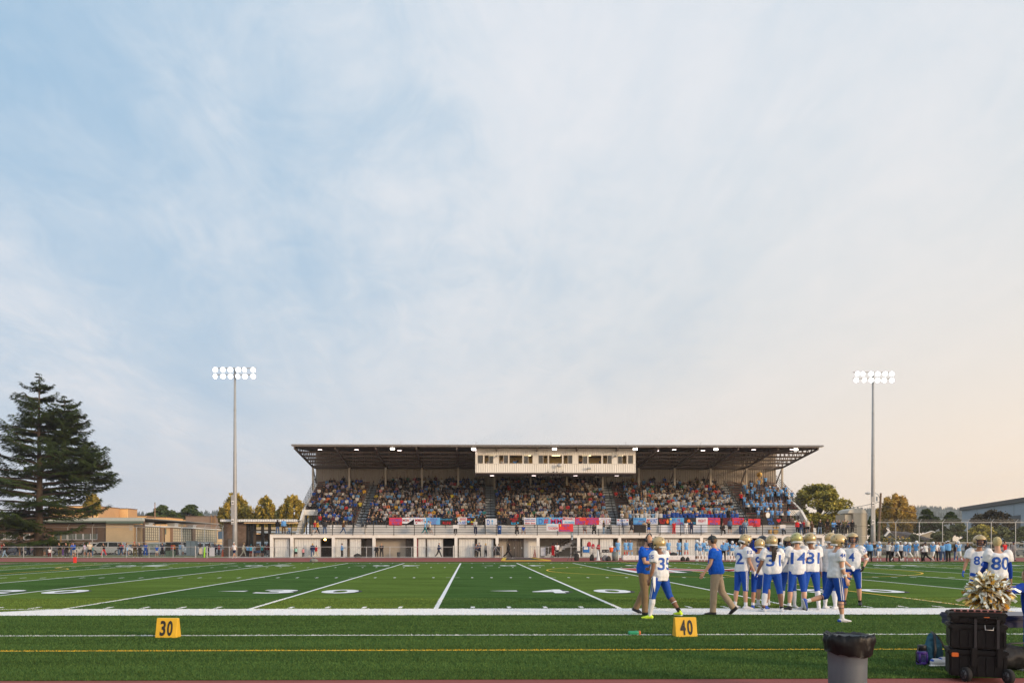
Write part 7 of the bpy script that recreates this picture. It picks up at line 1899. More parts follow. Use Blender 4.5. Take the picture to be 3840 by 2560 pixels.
def banner(label, x0, x1, y0, y1, paper, lines, extra=None, d=DB, cut=None):
 xa, xb, za, zb = PX(x0,d), PX(x1,d), PZ(y1,d), PZ(y0,d); w, h = xb-xa, zb-za
 t = empty('banner', ((xa+xb)/2, d, (za+zb)/2), label=label, cat='banner')
 q = MB(); n = 10
 for i in range(n):
  a, b = lerp(-w/2,w/2,i/n), lerp(-w/2,w/2,(i+1)/n); f = lambda x: .02*math.sin(x*5+x0)
  lo = lambda x: -h/2 + (0 if cut is None else cut(x/w+.5)*h)
  q.quad((a,f(a),lo(a)),(b,f(b),lo(b)),(b,f(b),h/2),(a,f(a),h/2))
 q.build('paper_sheet', PAPER[paper], t)
 for (s, cx, cy, tw_, th, ink) in lines:
  me = text_mesh(s, 1, .012); fit_text(me, tw_*w, th*h); me.materials.append(INK[ink]); o = put('lettering', me, t); o.rotation_euler = (R(90),0,0); o.location = ((cx-.5)*w, -.035, (cy-.5)*h)
 for (shape, cx, cy, r, ink) in (extra or ()):
  q = MB(); r *= h; c0 = Vector(((cx-.5)*w, -.038, (cy-.5)*h))
  if shape == 'dot': q.poly([c0 + Vector((r*math.cos(a), 0, r*math.sin(a))) for a in np.linspace(0, 2*math.pi, 13)[:-1]])
  if shape == 'paw':
   q.poly([c0 + Vector((r*.6*math.cos(a), 0, r*.5*math.sin(a)-r*.2)) for a in np.linspace(0, 2*math.pi, 11)[:-1]])
   for j in range(4): c1 = c0 + Vector((r*(-.75+.5*j), 0, r*(.45 if j in (1,2) else .2))); q.poly([c1 + Vector((r*.22*math.cos(a), 0, r*.28*math.sin(a))) for a in np.linspace(0, 2*math.pi, 9)[:-1]])
  if shape == 'heart': q.poly([c0 + Vector((r*1.1*math.sin(a)**3, 0, r*(.9*math.cos(a)-.34*math.cos(2*a)-.13*math.cos(3*a)))) for a in np.linspace(0, 2*math.pi, 21)[:-1]])
  if shape == 'bar': q.box(c0.x-r*3.2, c0.x+r*3.2, -.038, -.036, c0.z-r*.12, c0.z+r*.12)
  if shape == 'arrow': q.poly([c0+Vector((-r*.12,0,-r)), c0+Vector((r*.12,0,-r)), c0+Vector((r*.12,0,r*.3)), c0+Vector((r*.5,0,r*.3)), c0+Vector((0,0,r)), c0+Vector((-r*.5,0,r*.3)), c0+Vector((-r*.12,0,r*.3))])
  if shape == 'flame': q.poly([c0 + Vector((r*x, 0, r*z)) for x, z in ((-.3,-1),(.3,-1),(.55,-.2),(.3,.2),(.35,.9),(0,.4),(-.1,1.0),(-.3,.1),(-.55,-.3))])
  if shape in ('ball', 'ring'):
   for a0, a1 in zip(np.linspace(0,2*math.pi,25)[:-1], np.linspace(0,2*math.pi,25)[1:]):
    f = lambda a, k_: c0 + Vector((r*2.0*k_*math.copysign(abs(math.cos(a))**1.2, math.cos(a)), 0, r*k_*math.sin(a)*abs(math.sin(a))**.15)); q.quad(f(a0,.92), f(a1,.92), f(a1,1), f(a0,1))
  q.build('drawing', INK[ink], t)
 return t
T_ = 1940; B_ = 1966.5
def zb1(z): return 1440 + z*.1956
def zb2(z): return 1860 + z*.1956
def zb3(z): return 2280 + z*.1956
def zb4(z): return 2660 + z*.1956
banner('red paper banner with purple letters GO BIG BLUE', zb1(97), zb1(347), T_, 1969, 'red', [('GOBIG', .52,.68,.84,.40,'purple'), ('BLUE',.52,.22,.6,.36,'purple')])
banner('white torn banner reading MONARCHS with a folded lower corner', zb1(348), zb1(574), T_, 1962, 'white', [('MON',.32,.55,.52,.42,'red'), ('O',.35,.57,.12,.40,'cyan'), ('A',.68,.80,.12,.24,'blue')], cut=lambda u: max(0,(u-.4)*1.25))
banner('white banner reading MMHS with a red paw', zb1(576), zb1(806), T_, B_, 'white', [('MMH',.40,.62,.62,.42,'red'), ('S',.85,.62,.16,.42,'cyan')], [('paw',.2,.25,.14,'red')])
banner('light blue banner reading IT\'S A MONARCH THING', zb1(808), zb1(1077), T_, 1967, 'blue', [("IT'S A",.55,.76,.5,.28,'purple'), ('Monarch',.45,.45,.5,.2,'purple'), ('Thing',.5,.15,.4,.2,'purple')])
banner('black banner reading Everybody RUN in blue and red', zb1(1079), zb1(1330), T_, 1967.5, 'black', [('Everybody',.48,.76,.92,.26,'cyan'), ('RUN!',.5,.28,.62,.38,'red')])
banner('plain black paper sheet between the RUN and HOUSE banners', zb1(1332), zb1(1408), T_+3, 1967.5, 'black', [])
banner('white banner reading WHOS RINKS HOUSE? in blue and red', zb1(1410), zb1(1588), T_-1, B_-1, 'white', [("S",.14,.76,.10,.3,'blue'), ('RKINS',.60,.76,.62,.34,'red'), ('OUSE?',.5,.26,.9,.40,'blue'), ('?',.9,.26,.1,.42,'red')], [('dot',.28,.5,.09,'yellow')])
banner('black banner with Red And Blue lettering and a blue paw', zb1(1590), zb1(1840), T_, 1967.5, 'black', [('Red',.15,.78,.25,.28,'red'), ('And',.42,.45,.28,.28,'yellow'), ('Blue',.5,.12,.3,.18,'red')], [('paw',.12,.45,.22,'cyan'), ('flame',.62,.72,.2,'yellow')])
banner('white banner with blue D and an up arrow by the centre stairs', zb1(1940), zb1(2172), 1944, 1970, 'white', [('D',.27,.5,.22,.72,'blue')], [('arrow',.58,.52,.36,'cyan')], cut=lambda u: max(0,(u-.7)*.6))
banner('black banner with red RED and blue BLUE text right of the stairs', zb2(205), zb2(455), T_, 1968, 'black', [('WE BLEED',.55,.80,.62,.26,'red'), ('RED',.55,.52,.3,.2,'red'), ('BLUE',.52,.24,.36,.30,'cyan')], [('paw',.86,.3,.16,'cyan')])
banner('white banner reading Crash thru that line', zb2(537), zb2(768), T_, 1965.5, 'white', [('crash thru',.5,.80,.86,.20,'blue'), ('that line',.5,.20,.86,.26,'red')], [('bar',.5,.58,.24,'red'), ('bar',.5,.49,.24,'blue')])
banner('light blue banner with letters D and # in red and blue', zb2(776), zb2(1006), T_-1, 1965.5, 'blue', [('D',.36,.46,.34,.76,'blue'), ('#',.8,.46,.36,.72,'red')])
banner('light blue banner reading MM beside the D banner', zb2(1008), zb2(1280), T_-1, 1965, 'blue', [('MM',.55,.45,.8,.72,'magenta')], [('dot',.12,.88,.10,'yellow')])
banner('white banner reading MONARCH POWER', zb2(1282), zb2(1510), T_-1, 1965, 'white', [('MONARC',.48,.80,.92,.34,'red'), ('POWER',.58,.25,.82,.36,'cyan')])
banner('red banner reading WE GOT SPIRIT', zb2(1512), zb2(1730), T_-1, 1966, 'red', [('WE',.22,.68,.34,.34,'blue'), ('GOT',.68,.72,.5,.34,'orange'), ('SPIRIT',.5,.27,.9,.46,'purple')])
banner('crimson banner reading MONARCHS DO IT BEST in purple', zb2(1731), zb2(1975), T_, 1967, 'red', [('MONARCHS',.5,.80,.94,.28,'purple'), ('DO IT',.5,.48,.55,.26,'purple'), ('BEST',.5,.16,.7,.26,'purple')])
banner('white banner with a drawn football outline', zb2(1977), zb2(2202), T_, 1965.5, 'white', [('N',.46,.45,.10,.5,'blue'), ('I',.62,.45,.04,.5,'red')], [('ball',.48,.48,.40,'magenta')])
banner('white banner reading HEY GO BLUE right of the third stairs', zb3(167), zb3(398), 1944, 1969, 'white', [('HEY',.5,.72,.48,.30,'blue'), ('GOBLUE',.5,.22,.92,.40,'blue')], [('paw',.12,.80,.14,'red'), ('paw',.88,.80,.14,'red')])
banner('light blue banner reading We have champion defense', zb3(486), zb3(730), T_, 1967, 'blue', [('We have',.42,.80,.74,.26,'blue'), ('champ',.65,.48,.5,.2,'red'), ('defense',.45,.16,.85,.24,'blue')])
banner('white banner reading #HUNT in bold red and blue', zb3(733), zb3(954), T_, 1965, 'white', [('#',.16,.5,.28,.72,'red'), ('HUNT',.66,.5,.62,.76,'blue')])
banner('dark maroon and black banner with orange flame', zb3(956), zb3(1182), T_, 1966, 'black', [('GO MM',.40,.6,.6,.4,'red'), ('RED',.4,.25,.4,.25,'red')], [('flame',.82,.55,.36,'orange')])
banner('light blue banner reading LIONS DEN with yellow end', zb3(1184), zb3(1460), T_, 1966, 'blue', [('IO',.28,.65,.2,.42,'blue'), ('N',.62,.66,.16,.42,'red'), ('S',.83,.66,.12,.42,'cyan'), ('DEN',.66,.20,.5,.36,'magenta')], [('dot',.06,.8,.14,'yellow')])
banner('black banner with orange blot and teal marks', zb3(1462), zb3(1688), T_, 1966.5, 'black', [('HUNT EM',.55,.25,.8,.3,'cyan')], [('dot',.38,.55,.24,'orange')])
banner('white banner reading FIGHT in red', zb3(1690), zb3(1912), T_, 1965.5, 'white', [('FIGHT',.52,.55,.66,.42,'red')], [('dot',.8,.15,.03,'cyan')])
banner('red banner reading NUMBER ONE BACK in purple', zb3(1914), zb3(2150), T_, 1967, 'red', [('MONARCHS',.5,.80,.9,.26,'purple'), ('IS',.5,.5,.2,.2,'purple'), ('BACK',.52,.18,.66,.34,'blue')])
banner('dark maroon paper banner behind the standing man in black', zb4(262), zb4(440), T_, 1966, 'maroon', [])
banner('red banner reading IN in blue letters', zb4(441), zb4(664), T_, 1966, 'red', [('Energy',.48,.84,.8,.22,'purple'), ('IN',.38,.40,.44,.40,'purple')], [('paw',.86,.84,.10,'blue')])
banner('red banner with purple PNL lettering by the band', zb4(745), zb4(980), 1943.5, 1973, 'red', [('PNL',.5,.62,.66,.34,'purple'), ('U',.45,.18,.12,.2,'magenta')])
banner('black banner reading WE heart OUR in blue with a pink heart', zb4(1000), zb4(1378), T_, 1967, 'black', [('WE',.42,.74,.28,.40,'blue'), ('OUR',.50,.24,.30,.36,'blue')], [('heart',.87,.62,.28,'red')])
banner('small white banner reading TOUCHDOWN hung on walkway rail', zb2(966), zb2(1196), 1963, 1988, 'white', [('make a',.5,.74,.7,.18,'cyan'), ('TOUCHDOW',.56,.34,.82,.40,'red')], [('dot',.1,.92,.07,'yellow')], d=97.9)
banner('red banner with blue LET\'S GO lettering hung on walkway rail', zb2(1200), zb2(1480), 1963, 1992, 'red', [("Let's",.5,.82,.45,.26,'blue'), ('GO',.5,.5,.16,.18,'purple'), ('Monarchs',.42,.16,.74,.24,'purple')], [('flame',.12,.82,.16,'yellow')], d=97.9)
banner('black tarp banner tied to the walkway rail above the bearded coach', zb3(488), zb3(728), 1968, 1996, 'black', [], d=97.9)
banner('long blank white paper banner behind the walkway rail', zb3(975), zb3(1240), 1968, 1996.5, 'white', [], d=101.3)
banner('second long blank white paper banner right of the first', zb3(1285), zb3(1910), 1968, 1996.5, 'white', [], d=101.3)
# --- walkway clutter
def bin_(label, X, Yt, d, w, h, rgb, z0, white=True):
 t = empty('recycling_bin' if white else 'trash_bin', (PX(X,d), d, z0), label=label, cat='bin'); m = mat('bin_%d' % int(rgb[2]*100), rgb, .5)
 q = MB(); q.lathe([(0,0),(w*.42,0),(w*.48,h*.9),(0,h*.9)], n=20); q.build('bin_body', m, t, True); q = MB(); q.lathe([(w*.5,h*.9),(w*.52,h*.93),(w*.44,h*.99),(0,h)], n=20); q.build('lid', m, t, True)
 if white: q = MB(); q.poly([(.07*math.cos(a), -w*.49, h*.62+.07*math.sin(a)) for a in np.linspace(0,2*math.pi,13)[:-1]]); q.build('recycling_mark', M_SIGN, t)
bin_('blue recycling bin by the centre stairs on the walkway', 1873, 0, 99.6, .5, 1.0, (.01,.07,.26), DECK)
bin_('blue recycling bin on the walkway left of the denim jacket spectator', 2779, 0, 99.8, .5, 1.0, (.012,.06,.2), DECK)
bin_('dark bin at the foot of the left aisle stairs', 1360, 0, 101.0, .4, .9, (.04,.05,.06), DECK+.9, False)
bin_('dark grey bin in the tan recess', 1495, 0, 98.4, .42, .62, (.035,.035,.04), 0, False)
bin_('grey ribbed trash can beside the white platform', 2307, 0, 80.0, .62, .85, (.16,.18,.17), 0, False)
def chair(label, X, d, z0, m=M_GALV, rz=180, cat='chair'):
 t = empty('folding_chair', (PX(X,d), d, z0), R(rz), label=label, cat=cat)
 q = MB(); q.box(-.22,.22,-.2,.2,.43,.46); q.build('seat', m, t); q = MB(); q.box(-.22,.22,-.22,-.19,.62,.88); q.build('backrest', m, t)
 for x in (-.21,.21):
  q = MB(); q.bar((x,-.2,.9),(x,.22,0),.025); q.build('leg', m, t); q = MB(); q.bar((x,.18,.45),(x,-.24,0),.025); q.build('leg', m, t)
chair('grey folding chair left of the seated couple on the walkway', 1909, 99.5, DECK); chair('grey folding chair right of the seated couple on the walkway', 1984, 99.5, DECK)
chair('folding chair under the woman seated in black and cream', 1938, 99.7, DECK, M_SHK); chair('folding chair under the boy with blue top', 1963, 99.7, DECK, mat('dark_red_steel', (.18,.03,.03), .5)); chair('dark folding chair right of the blond woman on walkway', 2283, 99.6, DECK, M_SHK); chair('black camp chair holding a spectator below the BACK banner', 2708, 99.4, DECK, M_SHK)
def paper_on(label, x0, x1, y0, y1, d):
 q = MB(); q.box(PX(x0,d),PX(x1,d),d,d+.01,PZ(y1,d),PZ(y0,d)); tag(q.build('notice', M_SIGN), label, 'notice')
paper_on('white notice sheet on the walkway wall left of the first stairs', 1237, 1258, 1968, 1982, 101.45); paper_on('white sheet below the black paper banner', 1699, 1721, 1967, 1981, 97.9); paper_on('white sheet on the walkway rail before the seated man', 2238, 2259, 1967, 1981.5, 97.9); paper_on('white sheet on the walkway rail below the drummer', 2925, 2946, 1966, 1979, 97.9)
# --- far side line furniture
def ftable(label, X0, X1, d):
 xa, xb = PX(X0,d), PX(X1,d); t = empty('folding_table', ((xa+xb)/2, d, 0), label=label, cat='table'); w = xb-xa
 q = MB(); q.box(-w/2,w/2,-.37,.37,.71,.75); q.build('table_top', mat('table_grey', (.22,.21,.20), .6), t)
 for x in (-w/2+.2, w/2-.2):
  for y in (-.3,.3): q = MB(); q.bar((x,y,0),(x*.92,y,.71),.035); q.build('leg', M_SHK, t)
  q = MB(); q.bar((x*.95,-.3,.3),(x*.5,-.3,.7),.02); q.build('brace', M_SHK, t)
ftable('grey folding table on the far track behind the speaker stand', 2149, 2233, 82)
ftable('second folding table carrying black case and orange cooler', 2243, 2312, 83.2)
t = empty('drink_cooler', (PX(2292,83.1), 83.1, .75), label='orange drink cooler with a white lid on the second folding table', cat='cooler')
q = MB(); q.lathe([(0,0),(.17,0),(.20,.48),(0,.48)], n=18); q.build('cooler_body', mat('orange_cooler', (.80,.12,.02), .5), t, True); q = MB(); q.lathe([(.21,.48),(.21,.55),(.17,.59),(0,.59)], n=18); q.build('lid', M_WHITE, t, True)
t = empty('equipment_case', (PX(2270,83.1), 83.1, .75), label='black equipment case with silver catches on the second folding table', cat='case'); me = rbox(.6,.4,0,.28); me.materials.append(M_SHK); put('case_body', me, t)
q = MB(); q.box(-.2,-.12,-.22,-.205,.1,.18); q.box(.12,.2,-.22,-.205,.1,.18); q.build('catch', M_GALV, t)
t = empty('ice_chest', (PX(2198,82.6), 82.6, .75), label='blue and white ice chest stack on the grey folding table', cat='cooler'); me = rbox(.6,.42,0,.26); me.materials.append(mat('ice_chest_blue', (.01,.13,.42), .5)); put('chest_body', me, t); me = rbox(.56,.4,.262,.56); me.materials.append(mat('ice_chest_blue', (.01,.13,.42), .5)); put('upper_box', me, t)
q = MB(); q.box(-.24,.16,-.215,-.205,.28,.52); q.build('front_label', M_SIGN, t)
t = empty('audio_mixer', (PX(2165,82), 82, .75), label='black sound mixer at the left end of the grey folding table', cat='mixer'); me = rbox(.55,.4,0,.14); me.materials.append(M_SHK); put('mixer_body', me, t)
q = MB(); [q.box(-.2+i*.1,-.18+i*.1,-.1,.1,.141,.16) for i in range(5)]; q.build('faders', M_SIGN, t)
t = empty('speaker_stand', (PX(2145,81), 81, 0), label='black tripod speaker stand left of the folding table', cat='stand')
q = MB(); q.tube([(0,0,.5),(0,0,1.9)], .025, n=6); q.build('pole', M_SHK, t)
for a in (90,210,330): q = MB(); q.bar((0,0,.8),(.55*math.cos(R(a)),.55*math.sin(R(a)),0),.03); q.build('leg', M_SHK, t)
t = empty('loudspeaker', (PX(2145,81), 81, 1.9), label='small loudspeaker with blue face on the tripod stand', cat='loudspeaker'); me = rbox(.2,.22,0,.75); me.materials.append(M_SHK); put('cabinet', me, t)
q = MB(); q.box(-.07,.07,-.125,-.115,.05,.35); q.box(-.07,.07,-.125,-.115,.4,.7); q.build('grille', mat('pale_blue_face', (.35,.42,.5), .5), t)
cone('tall white cone beside the folding tables', 2243, 2100, 82, .95, (.62,.62,.62)); cone('small orange training cone stack hanging above the white cone', 2243, 2075, 83.4, .5, (.75,.14,.03))
for i, (X, w) in enumerate(((2300,42),(2360,46),(2404,40),(2484,52),(2530,50),(2580,54),(2638,56),(2700,58),(2760,60),(2820,60),(2880,60),(2940,60))):
 d = 83.6; me = rbox(w/3241*d, 1.0, 0, .44, bev=.01); me.materials.append(M_WHITE); t = empty('cheer_platform', (PX(X,d), d+.5, 0), label='white platform block %s under the far cheerleaders' % (('at the left end','second from the left','third from the left','fourth from the left','fifth from the left','sixth from the left','seventh from the left','eighth from the left','ninth from the left','tenth from the left','eleventh from the left','at the right end')[i]), cat='platform', group='white platform blocks on the far track')
 put('block', me, t); q = MB()
 for x in (-.3,-.24,.24,.3): q.box(x*w/55-.015, x*w/55+.015, -.506,-.501,.2,.24)
 q.build('bolt', M_SHK, t)
def bag(label, X, Yb, d, rgb, w=.45, h=.45, name='backpack', z0=0.0, cat='backpack'):
 t = empty(name, (PX(X,d), d, z0), label=label, cat=cat); q = MB(); q.tube([(0,0,0),(0,0,h*.3),(0,0,h*.75),(0,0,h)], [w*.42,w*.5,w*.42,w*.18], n=10, flat=.6); me = remesh(q, .035, 2, .03, 5); me.materials.append(mat('bag_cloth_%d_%d' % (int(rgb[0]*100), int(rgb[2]*100)), rgb, .7, bump=.4)); put('bag_body', me, t)
 q = MB(); q.tube([(-w*.15,-.05,h*.95),(0,-.05,h*1.12),(w*.15,-.05,h*.95)], .02, n=5); q.build('strap', M_SHK, t)
bag('red backpack hanging on the doors, leftmost of the three red ones', 2209, 0, 97.6, (.42,.02,.03), .5, .55, z0=1.25); bag('red backpack hanging on the doors, middle of the three red ones', 2224, 0, 97.5, (.40,.02,.04), .45, .5, z0=1.05); bag('red backpack hanging on the doors, rightmost of the three red ones', 2244.5, 0, 97.5, (.36,.02,.03), .45, .55, z0=.95)
bag('grey backpack on the track in front of the white block', 2268, 0, 80, (.16,.16,.17), .55, .5); bag('black backpack on the track beside the grey one', 2283, 0, 79.8, (.02,.02,.02), .5, .42)
bag('black bag under the left end of the grey table', 2163, 0, 80.6, (.015,.015,.016), .5, .7); bag('black bag under the right end of the grey table', 2220, 0, 80.8, (.015,.015,.016), .45, .6)
bag('black gear bag left of the pair before the platform', 2561, 0, 79.5, (.015,.015,.017), .5, .38, 'gear_bag', cat='bag'); bag('black gear bag right of the pair before the platform', 2579, 0, 79.5, (.015,.015,.017), .42, .34, 'gear_bag', cat='bag')
bag('black duffel bag lying on the white platform block', 2525, 0, 84, (.02,.02,.022), .9, .28, 'gear_bag', z0=.44, cat='bag'); bag('grey and white duffel lying alone on the left far track', 1177, 0, 74.5, (.18,.17,.16), .75, .32, 'gear_bag', cat='bag'); bag('black speaker shaped bag by the third white door', 1341, 0, 97.2, (.02,.02,.022), .95, .45, 'gear_bag', cat='bag')
# cable ramp mat across the far track
q = MB(); a_, b_ = G(1880,2103), G(2055,2103); c_, e_ = G(2000,2088.6), G(1890,2088.6)
def quadp(pts, z): return [(p.x, p.y, z) for p in pts]
t = empty('track_crossing_mat', (0,0,0), label='dark rubber crossing mat with yellow edges laid over the far track', cat='mat')
A_, B2, C2, D2 = (PX(1885,79),79), (PX(2060,79),79), (PX(1995,94),94), (PX(1893,94),94)
q.poly([(x,y,.012) for x,y in (A_,B2,C2,D2)]); q.build('rubber_mat', mat('mat_rubber', (.045,.038,.035), .9, var=.2), t)
for p_, q_ in ((A_,B2),(B2,C2),(D2,A_)):
 q = MB(); q.bar((*p_,.04),(*q_,.04),.35,.06); q.build('yellow_edge', mat('yellow_edge', (.60,.40,.03), .7), t)
# ================================================================== MID-DISTANCE PEOPLE
def crowd(rows, group, zf, dd, cat='spectator'):
 for (X, rz, pose, outfit, hs, cols, H, label, *rest) in rows:
  d = rest[0] if rest else dd
  top, bot, hr = cols.split('/')[:3]; more = cols.split('/')[3:]
  c = {'top': top, 'bottom': bot}
  if hs == 'helmet': c['hair'] = COL[hr]; c['mask'] = 'light grey'
  elif hs == 'cap': c['hat'] = hr; c['hair'] = 'brown'
  else: c['hair'] = hr
  for m_ in more:
   k_, v_ = m_.split('='); c[k_] = v_
  person((PX(X, d), d, zf), rz, pose, outfit, hs, c, label, group, H, cat=cat)
# left fence, walkers behind it
W_ = 'tee'; N_ = 'hood'
crowd([
 (17,150,'walkL',N_,'short','black/light denim/dark',1.72,'person in black jacket and pale jeans at the far left end of the low fence'),
 (186,200,'stand','tee','short','white/maroon/brown',1.15,'small child in white top and dark red trousers by the low fence'),
 (224,180,'lean',N_,'cap','black/olive/black',1.80,'man in black hoodie and olive trousers leaning on the low fence'),
 (250,178,'lean',N_,'cap','black/charcoal/black',1.80,'man in black hoodie and dark trousers leaning beside the olive trousered man'),
 (277,182,'lean','hoodshorts','cap','royal blue/light grey/navy',1.78,'man in blue hoodie and pale shorts leaning on the fence behind the red pylon'),
 (336,180,'stand2','shorts','cap','cream/black/charcoal',1.86,'tall man in cream and yellow jersey with black shorts at the fence'),
 (506,184,'lean',N_,'cap','brown/olive/red',1.84,'man in brown patterned hoodie and red cap leaning on the fence'),
 (525,170,'lean',N_,'short','charcoal/charcoal/grey',1.76,'grey haired person in charcoal leaning beside the red capped man'),
], 'people leaning on the left fence', 0, 97.3)
wk = [(4,'red','grey','dark','walkR'),(38,'navy','denim','brown','walkL'),(54,'black','black','dark','walkR'),(90,'charcoal','grey','brown','stand'),(106,'light grey','black','blond','walkL'),(122,'tan','khaki','brown','stand'),(134,'black','navy','brown','walkR'),(151,'brown','charcoal','dark','stand'),(165,'cream','black','brown','stand2'),(186,'grey','grey','brown','stand'),(212,'yellow','white','blond','walkL'),(238,'navy','purple','grey','stand'),(265,'grey','denim','brown','walkR'),(302,'charcoal','denim','brown','stand'),(318,'grey','charcoal','dark','walkL'),(328,'lavender','grey','brown','stand'),(352,'teal','denim','blond','stand'),(379,'tan','denim','brown','stand2'),(397,'black','red','dark','walkR'),(416,'red','tan','blond','walkL'),(428,'royal blue','grey','brown','stand'),(439,'navy','denim','dark','walkR'),(459,'black','light denim','brown','stand'),(482,'grey','khaki','dark','walkL'),(492,'sky blue','denim','brown','stand'),(538,'royal blue','royal blue','brown','stand2'),(547,'light grey','denim','grey','stand'),(661,'red','grey','brown','stand'),(671,'orange','black','dark','walkR'),(680,'white','white','grey','stand'),(694,'sky blue','white','brown','stand'),(741,'charcoal','black','dark','stand'),(760,'black','black','brown','stand2'),(774,'navy','navy','dark','stand'),(785,'brown','charcoal','brown','stand'),(806,'red','black','dark','stand'),(823,'navy','black','brown','walkL')]
rnw = random.Random(5)
for i, (X, tc_, bc, hr, po) in enumerate(wk):
 kid = i in (4,16,20,24); out = 'shorts' if bc in ('grey','white','khaki','tan') and i % 2 else ('tee' if i % 3 else N_)
 near = 'under the cedar' if X < 200 else ('before the parked white cars' if X < 480 else ('by the classroom wing' if X < 700 else 'left of the block building'))
 person((PX(X,112+rnw.uniform(-2,2)), 112+rnw.uniform(-2,2), 0), rnw.choice((90,-90,80,-100,170,15)), po, out, rnw.choice(('short','long','short','cap')) if i % 4 else 'long', {'top': tc_, 'bottom': bc, 'hair': hr, 'hat': rnw.choice(('black','navy','white')), 'skin': rnw.choice(('light','light','tan'))},
   '%s in %s top and %s %s %s' % ('child' if kid else 'walker', tc_, bc, 'shorts' if out == 'shorts' else 'trousers', near), 'people walking behind the left fence', 1.35 if kid else rnw.uniform(1.6,1.8), cat='pedestrian')
crowd([
 (588,200,'stand','shorts','cap','royal blue/light grey/white',1.40,'boy in blue and gold top with white cap by the green table',106),
 (609,150,'stand','dress','short','navy/black/brown',1.72,'broad person in navy top and long black skirt beside the dark crate',108),
 (879,150,'walkL','shorts','cap','white/navy/white/skin=light',1.80,'man in white shirt, navy shorts and white cap on the track by the left pole',93),
 (913,-80,'walkR',N_,'short','cream/cream/blond',1.76,'person in cream hooded outfit walking by the block building',101.2),
 (929,10,'stand','tee','cap','sky blue/black/navy',1.55,'boy in pale blue shirt behind the canopy post',101),
 (941,-20,'stand','shorts','cap','cyan/maroon/cyan',1.50,'boy in cyan shirt and cap with dark red shorts',100),
 (955,15,'stand','shorts','short','light grey/denim/brown',1.50,'child in pale shirt in the group below the canopy',100.3),
 (968,5,'stand','hoodshorts','short','brown/denim/brown',1.62,'teenager in brown hoodie and denim shorts under the canopy',99.8),
 (983,-10,'stand','shorts','short','teal/charcoal/dark',1.60,'teenager in teal jersey under the canopy',99.6),
 (994,10,'walkR','tee','short','charcoal/black/brown',1.55,'child in charcoal behind the teal jersey teenager',102),
 (1004,0,'stand',N_,'long','maroon/grey/brown',1.66,'person in maroon hoodie beside the first cream column',100.5),
 (1110,5,'lean','shorts','long','mint/charcoal/brown',1.30,'girl in mint top bending by the first wide white door',97.4),
 (1137,40,'stand','tee','short','pink/black/brown',1.15,'small child in pink top by the first wide white door',97.5),
 (1172,0,'stand',N_,'long','navy/denim/blond',1.68,'woman with long blond hair in navy jacket and jeans facing the doors',97.6),
 (1185,-30,'walkR',N_,'short','red/cream/dark',1.45,'person in red jacket and cream trousers beside the blond woman',97.7),
 (1282,-70,'stand2',N_,'bun','light blue/black/dark',1.66,'woman in light blue hoodie and black leggings before the white doors',97.4),
 (1412,175,'stand',N_,'short','black/black/dark',1.50,'girl dressed in black in the tan recess',97.6),
 (1431,178,'crossed',N_,'short','black/charcoal/blond',1.66,'woman in black with arms crossed in the tan recess',97.6),
 (1645,-90,'walkR',N_,'cap','navy/charcoal/white',1.80,'man in navy jacket and white cap striding right past the doors',97.3),
 (1786,190,'crossed','tee','cap','navy/black/navy',1.66,'officer in navy shirt left of the pair behind the double gate',97.7),
 (1797,175,'crossed','tee','cap','navy/black/black',1.76,'taller officer in navy with black cap behind the double gate',97.9),
 (1821,-60,'stand2',N_,'long','grey/black/blond',1.68,'blond woman in grey jacket behind the double gate',97.5),
 (1859,30,'stand','dress','long','navy/charcoal/brown',1.58,'girl in navy dress left of the pair at the gate end',97.6),
 (1870,-40,'stand2','dress','pony','black/charcoal/dark',1.62,'girl in black dress right of the pair at the gate end',97.4),
 (1905,-75,'stride',N_,'long','black/black/dark/skin=light',1.76,'woman in black suit with long dark hair striding over the crossing mat',94.5),
 (2074,-50,'stand','dress','short','red/red/dark/skin=brown',1.68,'woman in red dress before the stair bay',96),
 (2089,170,'stand2','tee','short','white/charcoal/dark/skin=brown',1.74,'man in white top and dark trousers before the stair bay',95.7),
 (2305,90,'stand','tee','short','sky blue/denim/brown',1.45,'child in light blue beside the orange cooler',84.5),
], 'people along the grandstand foot', 0, 99.3)
